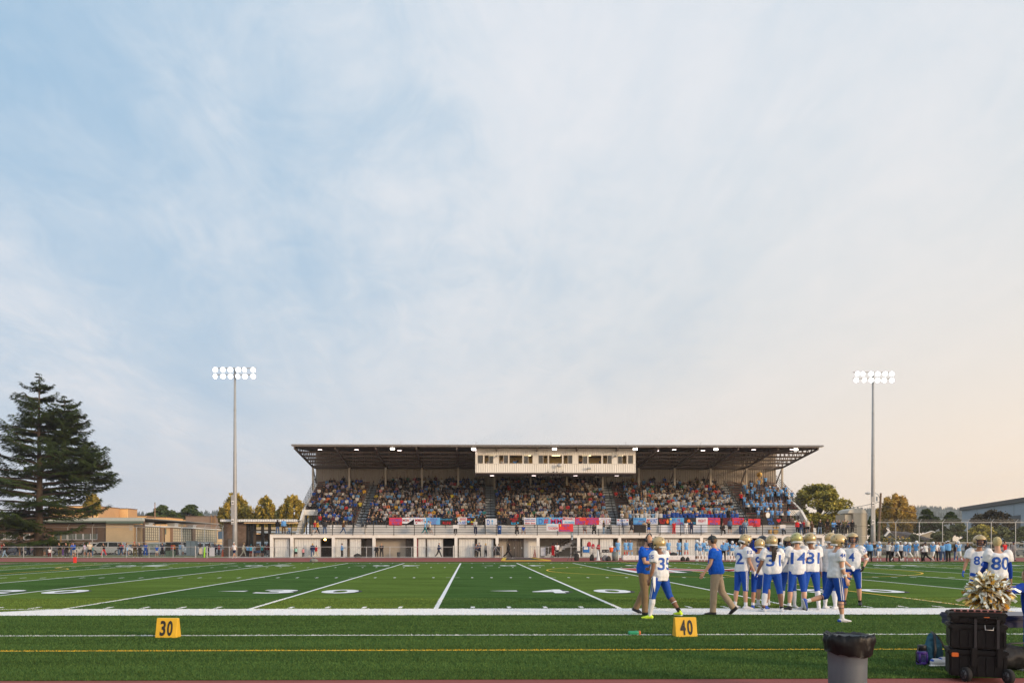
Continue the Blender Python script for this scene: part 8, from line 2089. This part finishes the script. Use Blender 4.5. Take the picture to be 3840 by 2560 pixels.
crowd([
 (1041,12,'stand',N_,'long','black/denim/brown',1.70,'woman in black jacket at the left end of the walkway',99.2),
 (1064,0,'stand',N_,'short','light blue/brown/grey',1.82,'man in light blue hoodie and brown trousers at the left walkway rail',99.1),
 (1086,170,'sit','tee','short','sky blue/denim/brown',1.30,'child in pale blue sitting at the left end of walkway',99.6),
 (1180,-40,'walkR','shorts','long','red/light denim/blond',1.66,'girl in red top and denim shorts on the left walkway',99.2),
 (1190,-60,'walkL',N_,'short','gold/black/brown',1.58,'person in yellow and black jacket behind the girl in red',99.8),
 (1218,0,'stand',N_,'long','charcoal/denim/brown',1.72,'woman in charcoal jacket facing the stands on the walkway',99.4),
 (1287,-85,'walkR',N_,'long','brown/denim/blond',1.64,'woman in brown vest and jeans walking right on the walkway',99.4),
 (1593,-88,'walkR','tee','short','sky blue/teal/brown',1.60,'boy with teal jacket at his waist on the walkway by the MMHS banner',99.3),
 (1605,-92,'walkL','hoodshorts','short','white/charcoal/brown',1.64,'boy in white with a black backpack strap on the walkway',99.5),
 (1612,-95,'stride','shorts','short','cream/grey/blond',1.60,'boy in cream top striding behind the other two on the walkway',99.2),
 (1708,180,'raise',N_,'short','black/black/brown/skin=light',1.62,'person holding up the plain black sheet on the walkway',99.0),
 (1783,20,'stand2',N_,'short','light grey/navy/grey',1.74,'person in light grey hoodie reaching to the black banner',99.2),
 (1938,180,'sit','tee','short','charcoal/black/grey/skin=light',1.62,'woman in black and cream seated on a walkway chair',99.5),
 (1963,176,'sit','shorts','short','royal blue/light grey/blond',1.45,'boy in blue seated on the dark red walkway chair',99.5),
 (2192,180,'sit','shorts','short','grey/maroon/dark',1.76,'man in grey top and dark red shorts seated below the crimson banner',99.5),
 (2228,170,'sit',N_,'long','charcoal/black/brown',1.70,'person in dark clothes seated behind the white sheet',99.6),
 (2264,60,'stand','tee','long','black/light denim/blond',1.66,'blond woman in black top standing before the football banner',99.3),
 (2368,-60,'walkR','shorts','long','charcoal/black/brown',1.62,'girl in dark top and shorts on the third stairs',100.8),
 (2416,0,'stand','shorts','short','orange/royal blue/brown/top=tan',1.66,'bare shouldered boy with a gold crown before the defense banner',100.9),
 (2433,10,'raise','shorts','long','black/royal blue/blond',1.62,'cheering girl in black top and blue shorts on the walkway',99.4),
 (2527,0,'stand','tee','bald','red/red/dark',1.60,'person in plain red before the LIONS banner',101.0),
 (2573,10,'stand','tee','long','white/white/brown',1.62,'person in white before the LIONS banner',101.0),
 (2593,-15,'stand','tee','short','navy/navy/brown',1.68,'person in navy before the orange blot banner',101.0),
 (2709,180,'sit',N_,'short','black/black/dark',1.80,'man in black sitting in the camp chair',99.4),
 (2737,0,'stand','hoodshorts','cap','denim/black/denim',1.84,'man in blue hoodie and black shorts with his back to the field',99.2),
 (2795,175,'hips',N_,'long','light denim/denim/blond',1.72,'woman in denim jacket with hands on hips by the PNL banner',99.3),
 (2936,175,'sit','tee','short','sky blue/black/brown',1.66,'drummer in light blue shirt sitting at the drum kit',99.8),
 (2990,10,'stand',N_,'long','red/black/blond',1.68,'blond woman in red jumper left in the right walkway group',99.3),
 (2998,30,'stand','tee','cap','white/denim/white',1.78,'man in white shirt and cap behind the woman in red',99.9),
 (3005,-10,'stand','tee','short','navy/denim/dark',1.55,'boy in navy beside the woman in red jumper',99.4),
 (3015,200,'stand',N_,'short','red/black/blond',1.72,'person in red behind the man in cream',99.9),
 (3028,-30,'stand2','hoodshorts','short','cream/black/grey',1.80,'elderly man in cream jumper and black shorts on the right walkway',99.2),
 (3044,160,'stand','dress','long','brown/brown/brown',1.58,'girl in brown dress at the right walkway rail',99.3),
 (3074,178,'lean',N_,'cap','black/light denim/cream',1.76,'man in black jacket and pale jeans leaning on the right rail',99.1),
 (3103,180,'stand','tee','cap','black/brown/black',1.84,'large man in black shirt and brown trousers at the right rail',99.2),
 (3125,175,'lean',N_,'long','light blue/navy/blond',1.68,'woman in light blue hoodie at the right rail',99.1),
 (3136,185,'stand','tee','short','navy/denim/grey',1.72,'grey haired person in navy behind the light blue hoodie',99.8),
 (3144,170,'lean','tee','short','black/black/brown',1.74,'man in black shirt with orange print at the right rail',99.1),
 (3158,190,'stand',N_,'short','grey/charcoal/brown',1.68,'person in grey between the men at the right rail',99.5),
 (3166,175,'lean',N_,'cap','olive/black/charcoal',1.82,'man in olive patterned hoodie and cap at the right rail',99.1),
 (3179,180,'crossed','tee','short','navy/black/brown',1.66,'person in navy with crossed arms near the right end of rail',99.2),
 (3196,178,'stand',N_,'short','black/black/grey',1.74,'man in black jacket at the right end of the walkway',99.2),
], 'people on the grandstand walkway', DECK, 99.3)
# far side line: cheerleaders, players, officials
for i, (X, rz, hr, d) in enumerate(((2317,170,'blond',84),(2347,200,'brown',84),(2364,160,'dark',84),(2507,185,'brown',84.4),(2546,165,'dark',84),(2574,190,'dark',84),(2639,180,'blond',84.2),(2805,175,'blond',84),(2725,180,'brown',84.6))):
 person((PX(X,d), d, .44), rz, 'cheer', 'cheer', 'pony' if i % 2 else 'long', {'top': 'sky blue', 'bottom': 'light blue', 'socks': 'red' if i % 2 else 'sky blue', 'hair': hr, 'shoes': 'white'}, 'cheerleader in light blue on the platform, %s from the left' % ('first','second','third','fourth','fifth','sixth','seventh','ninth','eighth')[i], 'far side line cheerleaders', 1.56, cat='cheerleader')
def side(X, kind, rz, pose, label, d=77.5, H=1.82, num=None, extra=None):
 c = {'P': ('player','helmet',{'top':'light blue','bottom':'white','hair':(.66,.67,.70),'mask':'white'}), 'W': ('player','helmet',{'top':'white','bottom':'white','hair':(.66,.67,.70),'mask':'white'}),
   'R': ('polo','cap',{'top':'white','bottom':'black','hat':'navy','shoes':'black'}), 'C': ('hood','cap',{'top':'light blue','bottom':'black','hat':'white','shoes':'black'}), 'S': ('tee','short',{'top':'sky blue','bottom':'denim'}), 'B': ('hood','short',{'top':'black','bottom':'denim'})}[kind]
 cc = dict(c[2]); cc['skin'] = ('light','tan','brown')[int(X) % 3]; cc.update(extra or {})
 o = person((PX(X,d), d, 0), rz, pose, c[0], c[1], cc, label, 'players and officials on the far side line', H, cat={'P':'football player','W':'football player','R':'official','C':'coach'}.get(kind,'bystander'))
 if num:
  s_ = 1 if abs(((rz+180) % 360)-0) > 90 and abs(rz) > 90 else -1
  me = text_mesh(num, 1, .03); fit_text(me, .30, .26); me.materials.append(M_JW if kind == 'P' else M_PRB); n = put('jersey_number', me, o); n.location = (0, s_*.205, 1.27); n.rotation_euler = (R(90), 0, R(180) if s_ > 0 else 0)
 return o
side(2612,'P',-100,'stand','player number 11 in light blue at left of far group behind capped coach',77,1.92,'11'); side(2624,'P',175,'stand','player number 94 in light blue between 11 and 25',78,1.8,'94'); side(2650,'P',178,'hips','player number 25 in light blue facing the camera',77,1.78,'25')
side(2713,'C',150,'stand2','far side coach in light blue and white with navy cap',80,1.84); side(2746,'P',172,'stand','player number 66 in light blue with red sleeves',77.5,1.84,'66'); side(2760,'S',180,'stand','bystander in light blue behind player 66',84,1.76)
side(2822,'P',160,'stand','far light blue player seen left of helmet 31',78,1.78); side(2926,'P',190,'stand','far light blue player, left of three between 31 and 14',78,1.72); side(2934,'P',150,'stand','far light blue player, front one between 31 and 14',76.5,1.66); side(2943,'P',200,'stand','far light blue player, right of three between 31 and 14',79,1.78)
side(3069,'P',175,'stand','far light blue player standing right of number 81',78,1.80); side(3104,'W',170,'stand','far player in white number 11 left of number 44',78,1.80,'11'); side(3214,'S',180,'stand','far bystander in blue right of player number 4 helmet',82,1.7); side(3208,'P',165,'stand','far light blue player just right of player number 4 helmet',80,1.78)
side(3249,'P',185,'stand','light blue player at the left end of officials group'); side(3261,'C',165,'stand','coach in shiny light blue jacket at left of officials group',77.2,1.86,None,{'hat':'navy'}); side(3276,'B',160,'phone','bystander in black jacket photographing behind the low fence',98.5,1.84)
side(3297,'P',178,'stand2','player number 6 touching his helmet in the officials group',77.5,1.80,'6'); side(3331,'R',-70,'phone','official in white polo pointing, leftmost white polo',77.2,1.84); side(3345,'R',200,'stand','official in white polo and navy cap behind the pointing one',78.5,1.76,None,{'skin':'brown'}); side(3362,'P',-85,'walkR','light blue player walking right past the white polos',77,1.82)
side(3377,'R',10,'stand','official in white polo with white cap, back turned in group middle',78,1.86,None,{'hat':'white'}); side(3395,'P',150,'stand','light blue player with arm guards in the group middle',78,1.76); side(3408,'P',-95,'stride','light blue player striding right in the group middle',76.8,1.82); side(3436,'P',-80,'hips','light blue player with hands on hips before the tall fence post',77,1.86)
side(3461,'R',190,'stand','dark haired official in black trousers right of hands on hips player',79,1.62,None,{'hat':'black'}); side(3473,'R',30,'stride','official in white polo stretching an arm left',77.2,1.88); side(3498,'P',-60,'walkL','light blue player with white arm sleeves leaning forward',77,1.80); side(3509,'R',170,'stand','short haired official in white behind the player with white sleeves',79,1.84,None,{'hat':'brown'})
side(3520,'S',180,'stand','staff member with red cap and white top handing a vest',79.5,1.76,None,{'top':'white','hair':'red'}); side(3536,'S',160,'stand','staff member in light blue holding a red and orange vest',79,1.74,None,{'top':'sky blue'}); side(3548,'C',190,'stand','coach with white cap behind the broad blue jacket',79.5,1.84); side(3556,'C',2,'stand','broad coach in light blue jacket with back to camera',77,1.90)
side(3585,'B',175,'stand','bystander in dark clothing behind player number 77',80,1.7); side(3595,'P',-12,'walkL','player number 77 in light blue walking away',77,1.86,'77'); side(3628,'B',180,'stand','blond woman in black with hands folded by the track edge',78,1.72,None,{'hair':'blond','bottom':'black'}); side(3768,'S',200,'stand','man in red jacket behind player number 80',80,1.84,None,{'top':'red','bottom':'navy'})
side(3800,'C',178,'stand','man in grey hoodie and pale shorts near the silver pickup',80,1.82,None,{'top':'grey','hat':'navy','bottom':'grey'}); side(3180,'C',150,'stand','man in light blue half hidden between players 44 and 4',80,1.8)
# ================================================================== SPECTATORS IN THE SEATS
def seated_low(kind):
 """coarse seated or standing figure; returns verts, quads, region per face"""
 S = skeleton(POSE[kind], 1.72); mb = MB(); k = S['k']
 regs = {'skin': 0, 'top': 1, 'bottom': 2, 'hair': 3, 'shoe': 4}
 def take(fn, r): n = len(mb.f); fn(); mb.m[n:] = [r]*(len(mb.f)-n)
 take(lambda: torso_tube(mb, S, grow=.03, fat=.02, z0=-.03, z1=.52, n=8), 1)
 for n in 'RL':
  take(lambda: mb.ell(S['sh'][n], .075, nu=6, nv=4), 1)
  take(lambda: arm_tube(mb, S, n, grow=.018, b=1.6, n=5), 1); take(lambda: arm_tube(mb, S, n, grow=.012, a=1.5, b=2.2, n=5), 0)
  take(lambda: leg_tube(mb, S, n, grow=.012, b=2.0, n=5, straight=True), 2); take(lambda: foot(mb, S, n, grow=.012), 4)
 take(lambda: head_shape(mb, S, fine=False), 0); n0 = len(mb.f); h = hair_mb(S, 'short')
 for f_, _m in zip(h.f, h.m): mb.f.append(tuple(i+len(mb.v) for i in f_)); mb.m.append(3)
 mb.v += h.v
 return mb
def lowmesh(kind, vox):
 mb = seated_low(kind); me = remesh(mb, vox, 2)
 src = MB(); cen = [sum((Vector(mb.v[i]) for i in f_), Vector())/len(f_) for f_ in mb.f]
 kd = KDTree(len(cen)); [kd.insert(c, i) for i, c in enumerate(cen)]; kd.balance()
 reg = [mb.m[kd.find(p.center)[1]] for p in me.polygons]
 vr = [0]*len(me.vertices)
 for p, r in zip(me.polygons, reg):
  for v in p.vertices: vr[v] = r
 co = np.array([v.co[:] for v in me.vertices]); fa = np.array([p.vertices[:] if len(p.vertices) == 4 else (*p.vertices, p.vertices[2]) for p in me.polygons])
 me.polygons.foreach_set('material_index', reg)
 return me, co, fa, np.array(reg)
POSE['clap'] = dict(legR=(84,10,84), legL=(84,10,84), armR=(40,8,100), bendR=(.8,1,.2), armL=(40,8,100), bendL=(.8,1,.2), lean=2, sit=.47)
POSE['slump'] = dict(legR=(80,14,76), legL=(84,12,84), armR=(35,16,50), bendR=(.9,.6,0), armL=(35,16,50), bendL=(.9,.6,0), lean=20, pitch=-6, sit=.46)
LOW = {k_: lowmesh(k_, .056) for k_ in ('sit','clap','slump','stand','crossed','play')}; LOWS = {k_: lowmesh(k_, .074) for k_ in LOW}
M_SPM = {n_: mat('spectator_' + n_, c_, .8, var=.1, vscale=8) for n_, c_ in (('skin',(.42,.23,.155)),('tan_skin',(.26,.13,.08)),('black_hair',HAIR['dark']),('brown_hair',HAIR['brown']),('blond_hair',HAIR['blond']),('grey_hair',HAIR['grey']),('crown',COL['gold']))}
M_TOPS = {n_: mat('top_' + n_.replace(' ','_'), c_, .85, var=.12, vscale=8) for n_, c_ in ((k_, tuple(v*.62 for v in c0)) for k_, c0 in COL.items())}  # clothing colours darkened to paint in the shade under the roof
PALW = {'black': 34, 'charcoal': 13, 'grey': 9, 'light grey': 7, 'white': 11, 'cream': 5, 'navy': 9, 'royal blue': 5, 'light blue': 6, 'sky blue': 3, 'teal': 1, 'red': 4, 'maroon': 3, 'pink': 2, 'orange': 1, 'gold': 1, 'yellow': 1, 'green': 1, 'olive': 2, 'brown': 4, 'tan': 3, 'lavender': 1, 'denim': 3}
rs = random.Random(21)
def pick(d_): return rs.choices(list(d_), weights=list(d_.values()))[0]
SEC = ['left wing section', 'second section', 'third section', 'fourth section', 'band section']
seats = []
for i in range(NROW):
 lo, hi = (WL, WR) if i < 5 else (XL, XR)
 xs = [lo+.2] + [v for j in range(4) for v in (aisle_x(j,i)-AW-.12, aisle_x(j,i)+AW+.12)] + [hi-.2]
 for s in range(4):
  a, b = xs[2*s], xs[2*s+1]; x = a + rs.uniform(0,.3); q_ = 0
  while x < b:
   q_ += 1; u = (x-a)/(b-a)
   p = [.90, .97, .98, .97][s]
   if i > 10: p *= [.8,.92,.98,.8][s]
   if i > 12: p *= [.85,.95,.97,.7][s]
   if s == 0 and u < .12: p *= .35
   if s == 3 and u < .10 and i > 3: p *= .25
   if s == 0 and u > .93: p = .2
   if i == 15: p *= .8
   if rs.random() < p: seats.append((i, s, q_, x))
   x += rs.uniform(.42,.52) * (1.0 if s != 0 else 1.08)
print('spectators', len(seats))
def look(i, s, x):
 st = s == 3 and i < 8
 top = pick(PALW)
 if s == 3 and i < 9: top = rs.choices(['white','light blue','sky blue','light grey','black','tan','red','navy','cream'], weights=[24,13,8,9,14,12,6,8,6])[0]
 if s == 3 and i == 0 and x > 22.5: top = 'painted'
 elif s == 0 and rs.random() < .15: top = 'royal blue'
 if s == 2 and rs.random() < .3: top = rs.choice(('black','charcoal','navy','tan','cream'))
 hair = rs.choices(['black_hair','brown_hair','blond_hair','grey_hair'], weights=[32,36,20,12])[0]
 if st and rs.random() < .45: hair = 'crown'
 return st, top, hair
ORD = ['front','second','third','fourth','fifth','sixth']
pend = []; stuff = {'co': [], 'fa': [], 'col': [], 'n': 0}; ind = 0; rowcount = {}; coverage = set()
fronts = [q for q in seats if q[0] == 0]; others = [q for q in seats if q[0] != 0]
indiv = set()
for q in fronts + [q for q in seats if q[0] == 1]:
 if len(indiv) < 140: indiv.add(q)
for q in seats:
 i, s, n_, x = q; st, top, hair = look(i, s, x)
 kind = rs.choice(('stand','crossed','play','stand')) if st else rs.choice(('sit','sit','clap','slump'))
 y = row_y(i) + (.18 if st else .54); z = row_z(i) + .01; rz = math.pi + rs.uniform(-.35,.35) - x*.004; sc_ = rs.uniform(.92,1.06)
 bottom = rs.choice(('black','navy','denim','denim','charcoal','khaki','grey')); skin = 'skin' if rs.random() < .8 else 'tan_skin'
 if not st: z -= .0
 if q in indiv:
  me = LOW[kind][0]
  if not me.materials:
   for _ in range(5): me.materials.append(M_SPM['skin'])
  o = bpy.data.objects.new('person', me); C.objects.link(o); o.location = (x, y, z); o.rotation_euler = (0,0,rz); o.scale = (sc_,)*3
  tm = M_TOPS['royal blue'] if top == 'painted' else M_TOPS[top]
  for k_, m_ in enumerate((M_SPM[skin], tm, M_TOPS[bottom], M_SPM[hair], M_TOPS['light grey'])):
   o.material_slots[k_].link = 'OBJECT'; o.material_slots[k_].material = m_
  tpl = '%s spectator in %s and %s, %s, %s row' % ('standing' if st else 'seated', 'blue' if top == 'painted' else top, bottom, hair.replace('_',' ').replace('crown','gold crown'), ORD[i])
  pend.append((o, tpl, x))
 else:
  me, co, fa, reg = LOWS[kind]; c, s_ = math.cos(rz), math.sin(rz); p = co*sc_
  p = np.c_[p[:,0]*c - p[:,1]*s_ + x, p[:,0]*s_ + p[:,1]*c + y, p[:,2] + z]
  cols = np.array([*(( .42,.23,.155) if skin == 'skin' else (.26,.13,.08),), COL['royal blue'] if top == 'painted' else COL[top], COL[bottom], COL['gold'] if hair == 'crown' else HAIR[hair.split('_')[0].replace('black','dark')], COL['light grey']])*.52  # whole figure darkened, roof shade put into its colours
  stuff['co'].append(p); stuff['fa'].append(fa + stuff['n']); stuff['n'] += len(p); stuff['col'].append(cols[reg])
MARK = [(-17.5,'left of the GO BIG banner'),(-9.5,'above GO BIG BLUE'),(-6,'above the MMHS banner'),(-3,'above the RUN banner'),(1.5,'above the HOUSE banner'),(6,'above the BLUE banner'),(10,'above the MM banner'),(13,'above the POWER banner'),(17,'above the football banner'),(22,'above the defense banner'),(25,'above the LIONS banner'),(29,'above the FIGHT banner'),(99,'above the BACK banner')]
NTH = ['leftmost','second such','third such','fourth such','fifth such','sixth such','seventh such','eighth such','ninth such','tenth such']
byl = {}
for o, tpl, x in sorted(pend, key=lambda t_: t_[2]): byl.setdefault(tpl + ' ' + next(n_ for v_, n_ in MARK if x < v_), []).append(o)
for l_, os_ in byl.items():
 for k_, o in enumerate(os_): tag(o, l_ + ((', ' + NTH[k_]) if len(os_) > 1 else ''), 'spectator', 'spectators in the grandstand seats')
co = np.concatenate(stuff['co']); fa = np.concatenate(stuff['fa']); fc = np.concatenate(stuff['col'])
me = bpy.data.meshes.new('crowd'); me.vertices.add(len(co)); me.vertices.foreach_set('co', co.ravel()); me.loops.add(fa.size); me.loops.foreach_set('vertex_index', fa.ravel()); me.polygons.add(len(fa)); me.polygons.foreach_set('loop_start', np.arange(0, fa.size, 4)); me.update(); me.validate()
if len(me.polygons) == len(fc):
 ca = me.color_attributes.new('Col', 'FLOAT_COLOR', 'CORNER'); n_l = len(me.loops)
 tot = np.zeros(len(me.polygons), dtype=int); me.polygons.foreach_get('loop_total', tot); cc = np.ones((n_l,4)); cc[:,:3] = np.repeat(fc, tot, axis=0); ca.data.foreach_set('color', cc.ravel())
else: print('CROWD MISMATCH', len(me.polygons), len(fc))
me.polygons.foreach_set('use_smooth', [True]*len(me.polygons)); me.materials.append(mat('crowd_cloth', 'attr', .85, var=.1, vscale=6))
tag(put('crowd', me), 'dense crowd of seated and standing spectators filling the grandstand behind the front rows', 'crowd', kind='stuff')
# ================================================================== MARCHING BAND
def face_row(X, Yh, standing=True):
 """row whose standing head lands at this picture height"""
 best = min(range(NROW), key=lambda i: abs(P(X, Yh, row_y(i)+.3).z - (row_z(i) + (1.62 if standing else 1.2)))); return best
M_BRASS = mat('brass', (.80,.50,.13), .35, metal=.45, var=.05); M_DRUM = mat('drum_white', (.6,.6,.58), .35)
band_px = [(345,640),(410,632),(440,608),(320,592),(400,535),(495,512),(580,475),(595,610),(690,600),(780,625),(850,665),(920,668),(612,668),(664,668),(745,678),(545,695),(470,715),(310,750),(345,790),(400,780),(430,820),(475,790),(525,825),(540,745),(590,800),(597,838),(648,808),(714,815),(770,780),(775,808),(880,785),(736,898),(778,912),(664,915),(600,915),(490,908),(875,893),(300,560),(270,720),(560,820),(700,610),(640,640),(835,620)]
brow = {}; T10 = ['','first','second','third','fourth','fifth','sixth','seventh','eighth','ninth','tenth','eleventh','twelfth','thirteenth','fourteenth','fifteenth','sixteenth','seventeenth','eighteenth','nineteenth','twentieth']; NW = T10 + ['twenty ' + w_ for w_ in T10[1:10]] + ['thirtieth'] + ['thirty ' + w_ for w_ in T10[1:10]] + ['fortieth'] + ['forty ' + w_ for w_ in T10[1:10]]
for j, (bx, by) in enumerate(band_px):
 X, Yh = 2700+bx*.2933, 1640+by*.2933; i = face_row(X, Yh)
 d = row_y(i)+.18; red = j == 38; tb = 'red' if red else ('cream' if j == 37 else 'light blue'); pose = 'play' if j % 3 else 'stand'
 nm = ORD[i] if i < 6 else NW[i+1]
 pl_ = 1 + sum(1 for (a, b) in band_px if a < bx); brow.setdefault(i, []); pl_ = NW[1 + sum(1 for (a, b) in band_px if a < bx)]; lb = 'band member in %s, %s, %s row, %s from left' % (tb, 'under the sousaphone' if j == 5 else ('red cap' if j == 36 else '%s hair' % ('dark','brown','blond')[j % 3]), nm, pl_)
 person((PX(X,d), d, row_z(i)+.002), 180 + (j*37 % 50) - 25, pose, 'tee', 'cap' if j == 36 else ('short' if j % 2 else 'long'), {'top': tb, 'bottom': ('black','denim','black','grey')[j % 4], 'hair': ('dark','brown','blond')[j % 3], 'hat': 'red', 'skin': ('light','tan','light')[j % 3]}, lb, 'marching band in light blue shirts', rs.uniform(1.6,1.78), cat='musician')
 if j in (0,3,8,10,12,16,20,23,27,29):
  o = empty('brass_horn' if j % 2 else 'trumpet', (PX(X,d), d-.33, row_z(i)+1.18), label='brass %s played in the %s row, %s from the left' % ('horn' if j % 2 else 'trumpet', nm, pl_), cat='instrument', group='brass instruments of the band')
  q = MB(); q.tube([(0,.1,.1),(0,-.12,.02),(0,-.26,-.04),(0,-.34,-.06)], [.014,.018,.04,.10], n=8); q.tube([(0,0,.06),(.07,0,.03),(.07,-.1,-.06),(0,-.1,-.04)], .016, n=5); q.build('tubing', M_BRASS, o, True)
 if j in (6,14,18,22,25,26,32):
  o = empty('drum', (PX(X,d), d-.36, row_z(i)+.95), label='%s drum carried in the %s row, %s from the left' % ('white', nm, pl_), cat='drum', group='snare drums of the band') if j in (32,25,18) else None
  if o: q = MB(); q.lathe([(0,-.13),(.19,-.13),(.19,.13),(0,.13)], n=16); q.build('shell', M_DRUM, o); q = MB(); q.lathe([(.195,.10),(.2,.14),(.17,.14)], n=16); q.build('hoop', M_GALV, o)
X, Yh = 2700+505*.2933, 1640+475*.2933; i = face_row(2700+495*.2933, 1640+512*.2933); d = row_y(i)
o = empty('sousaphone', P(X, Yh, d), label='large brass sousaphone bell raised high at the top of the band', cat='instrument')
q = MB(); q.lathe([(.05,.35),(.10,.25),(.20,.10),(.34,.0),(.36,-.01)], n=22, axis=Matrix.Rotation(R(100),3,'X')); q.build('bell', M_BRASS, o, True)
q = MB(); q.tube([(0,.3,-.1),(0,.25,-.35),(.05,.2,-.6)] + [(.36*math.cos(a), .15, -.85+.38*math.sin(a)) for a in np.linspace(math.pi*.5, -math.pi*1.3, 14)], [.06]*3+[.05]*14, n=8); q.build('tubing', M_BRASS, o, True)
g = P(2700+598*.2933, 1640+990*.2933, 101.9); o = empty('bass_drum', g, label='large bass drum with white head at the front of the band', cat='drum'); q = MB(); q.tube([(0,-.16,0),(0,.16,0)], .36, n=24); q.build('shell', mat('drum_wood', (.25,.12,.05), .4), o); q = MB(); q.tube([(0,-.175,0),(0,-.162,0)], .34, n=24); q.build('drum_head', M_DRUM, o); o.rotation_euler = (0,0,R(28))
o = empty('drum_kit', (PX(2908,99.9), 99.9, DECK), label='gold sparkle drum kit with cymbals on the walkway before the band', cat='drum kit')
mgd = mat('gold_sparkle', (.42,.27,.10), .35, metal=.5)
for nm_, c_, r_, h_ in (('bass_drum',(0,.0,.30),.28,.4),('floor_tom',(-.6,.1,.30),.22,.42),('rack_tom',(-.15,0,.78),.16,.22),('rack_tom',(.2,0,.78),.16,.22)):
 q = MB()
 if nm_ == 'bass_drum': q.tube([(c_[0],-h_/2,c_[2]),(c_[0],h_/2,c_[2])], r_, n=18)
 else: q.tube([(c_[0],c_[1],c_[2]-h_/2),(c_[0],c_[1],c_[2]+h_/2)], r_, n=16)
 q.build(nm_, mgd, o)
for c_ in ((-.45,0,1.08),(.45,.1,1.15)):
 q = MB(); q.lathe([(0,.03),(.23,0),(0,-.005)], c=c_, n=18); q.bar((c_[0],c_[1],0),(c_[0],c_[1],c_[2]),.02); q.build('cymbal', M_BRASS, o)
for j, (bx, by) in enumerate(((400,562),(480,700),(640,628),(820,655),(815,970),(155,620))):
 X, Yh = 2700+bx*.2933, 1640+by*.2933; i = min(range(NROW), key=lambda i_: abs(P(X, Yh, row_y(i_)).z - (row_z(i_)+1.1))); d = row_y(i)+.1
 o = empty('music_stand', (PX(X,d), d, row_z(i)), label='black music stand in the band section, stand %s' % ('behind the sousaphone player','in the middle left','with a white sheet','near the right flank','beside the front drums','by the fourth stairs')[j], cat='music stand', group='music stands of the band')
 q = MB(); q.box(-.28,.28,-.02,.02,.95,1.3); q.build('desk', M_SHK, o); q = MB(); q.bar((0,0,0),(0,0,.95),.03); q.bar((-.2,0,0),(.2,0,0),.02); q.build('pole', M_SHK, o)
 if j == 2: q = MB(); q.box(-.12,.12,-.03,-.021,1.0,1.25); q.build('sheet', M_SIGN, o)
# ================================================================== HAZE
hb = MB(); hb.box(-2290, 2290, -50, 1890, -1.3, 128); hz = hb.mesh('haze', [], False)
mh = bpy.data.materials.new('air'); mh.use_nodes = True; nt = mh.node_tree
for n in list(nt.nodes): nt.nodes.remove(n)
pv = nt.nodes.new('ShaderNodeVolumePrincipled'); mo = nt.nodes.new('ShaderNodeOutputMaterial'); nt.links.new(pv.outputs[0], mo.inputs['Volume'])
pv.inputs['Color'].default_value = (.97,.97,1.0,1); pv.inputs['Density'].default_value = .00024; pv.inputs['Anisotropy'].default_value = 0.35
hz.materials.append(mh); tag(put('haze', hz), kind='stuff')
bpy.data.scenes.remove(scratch)
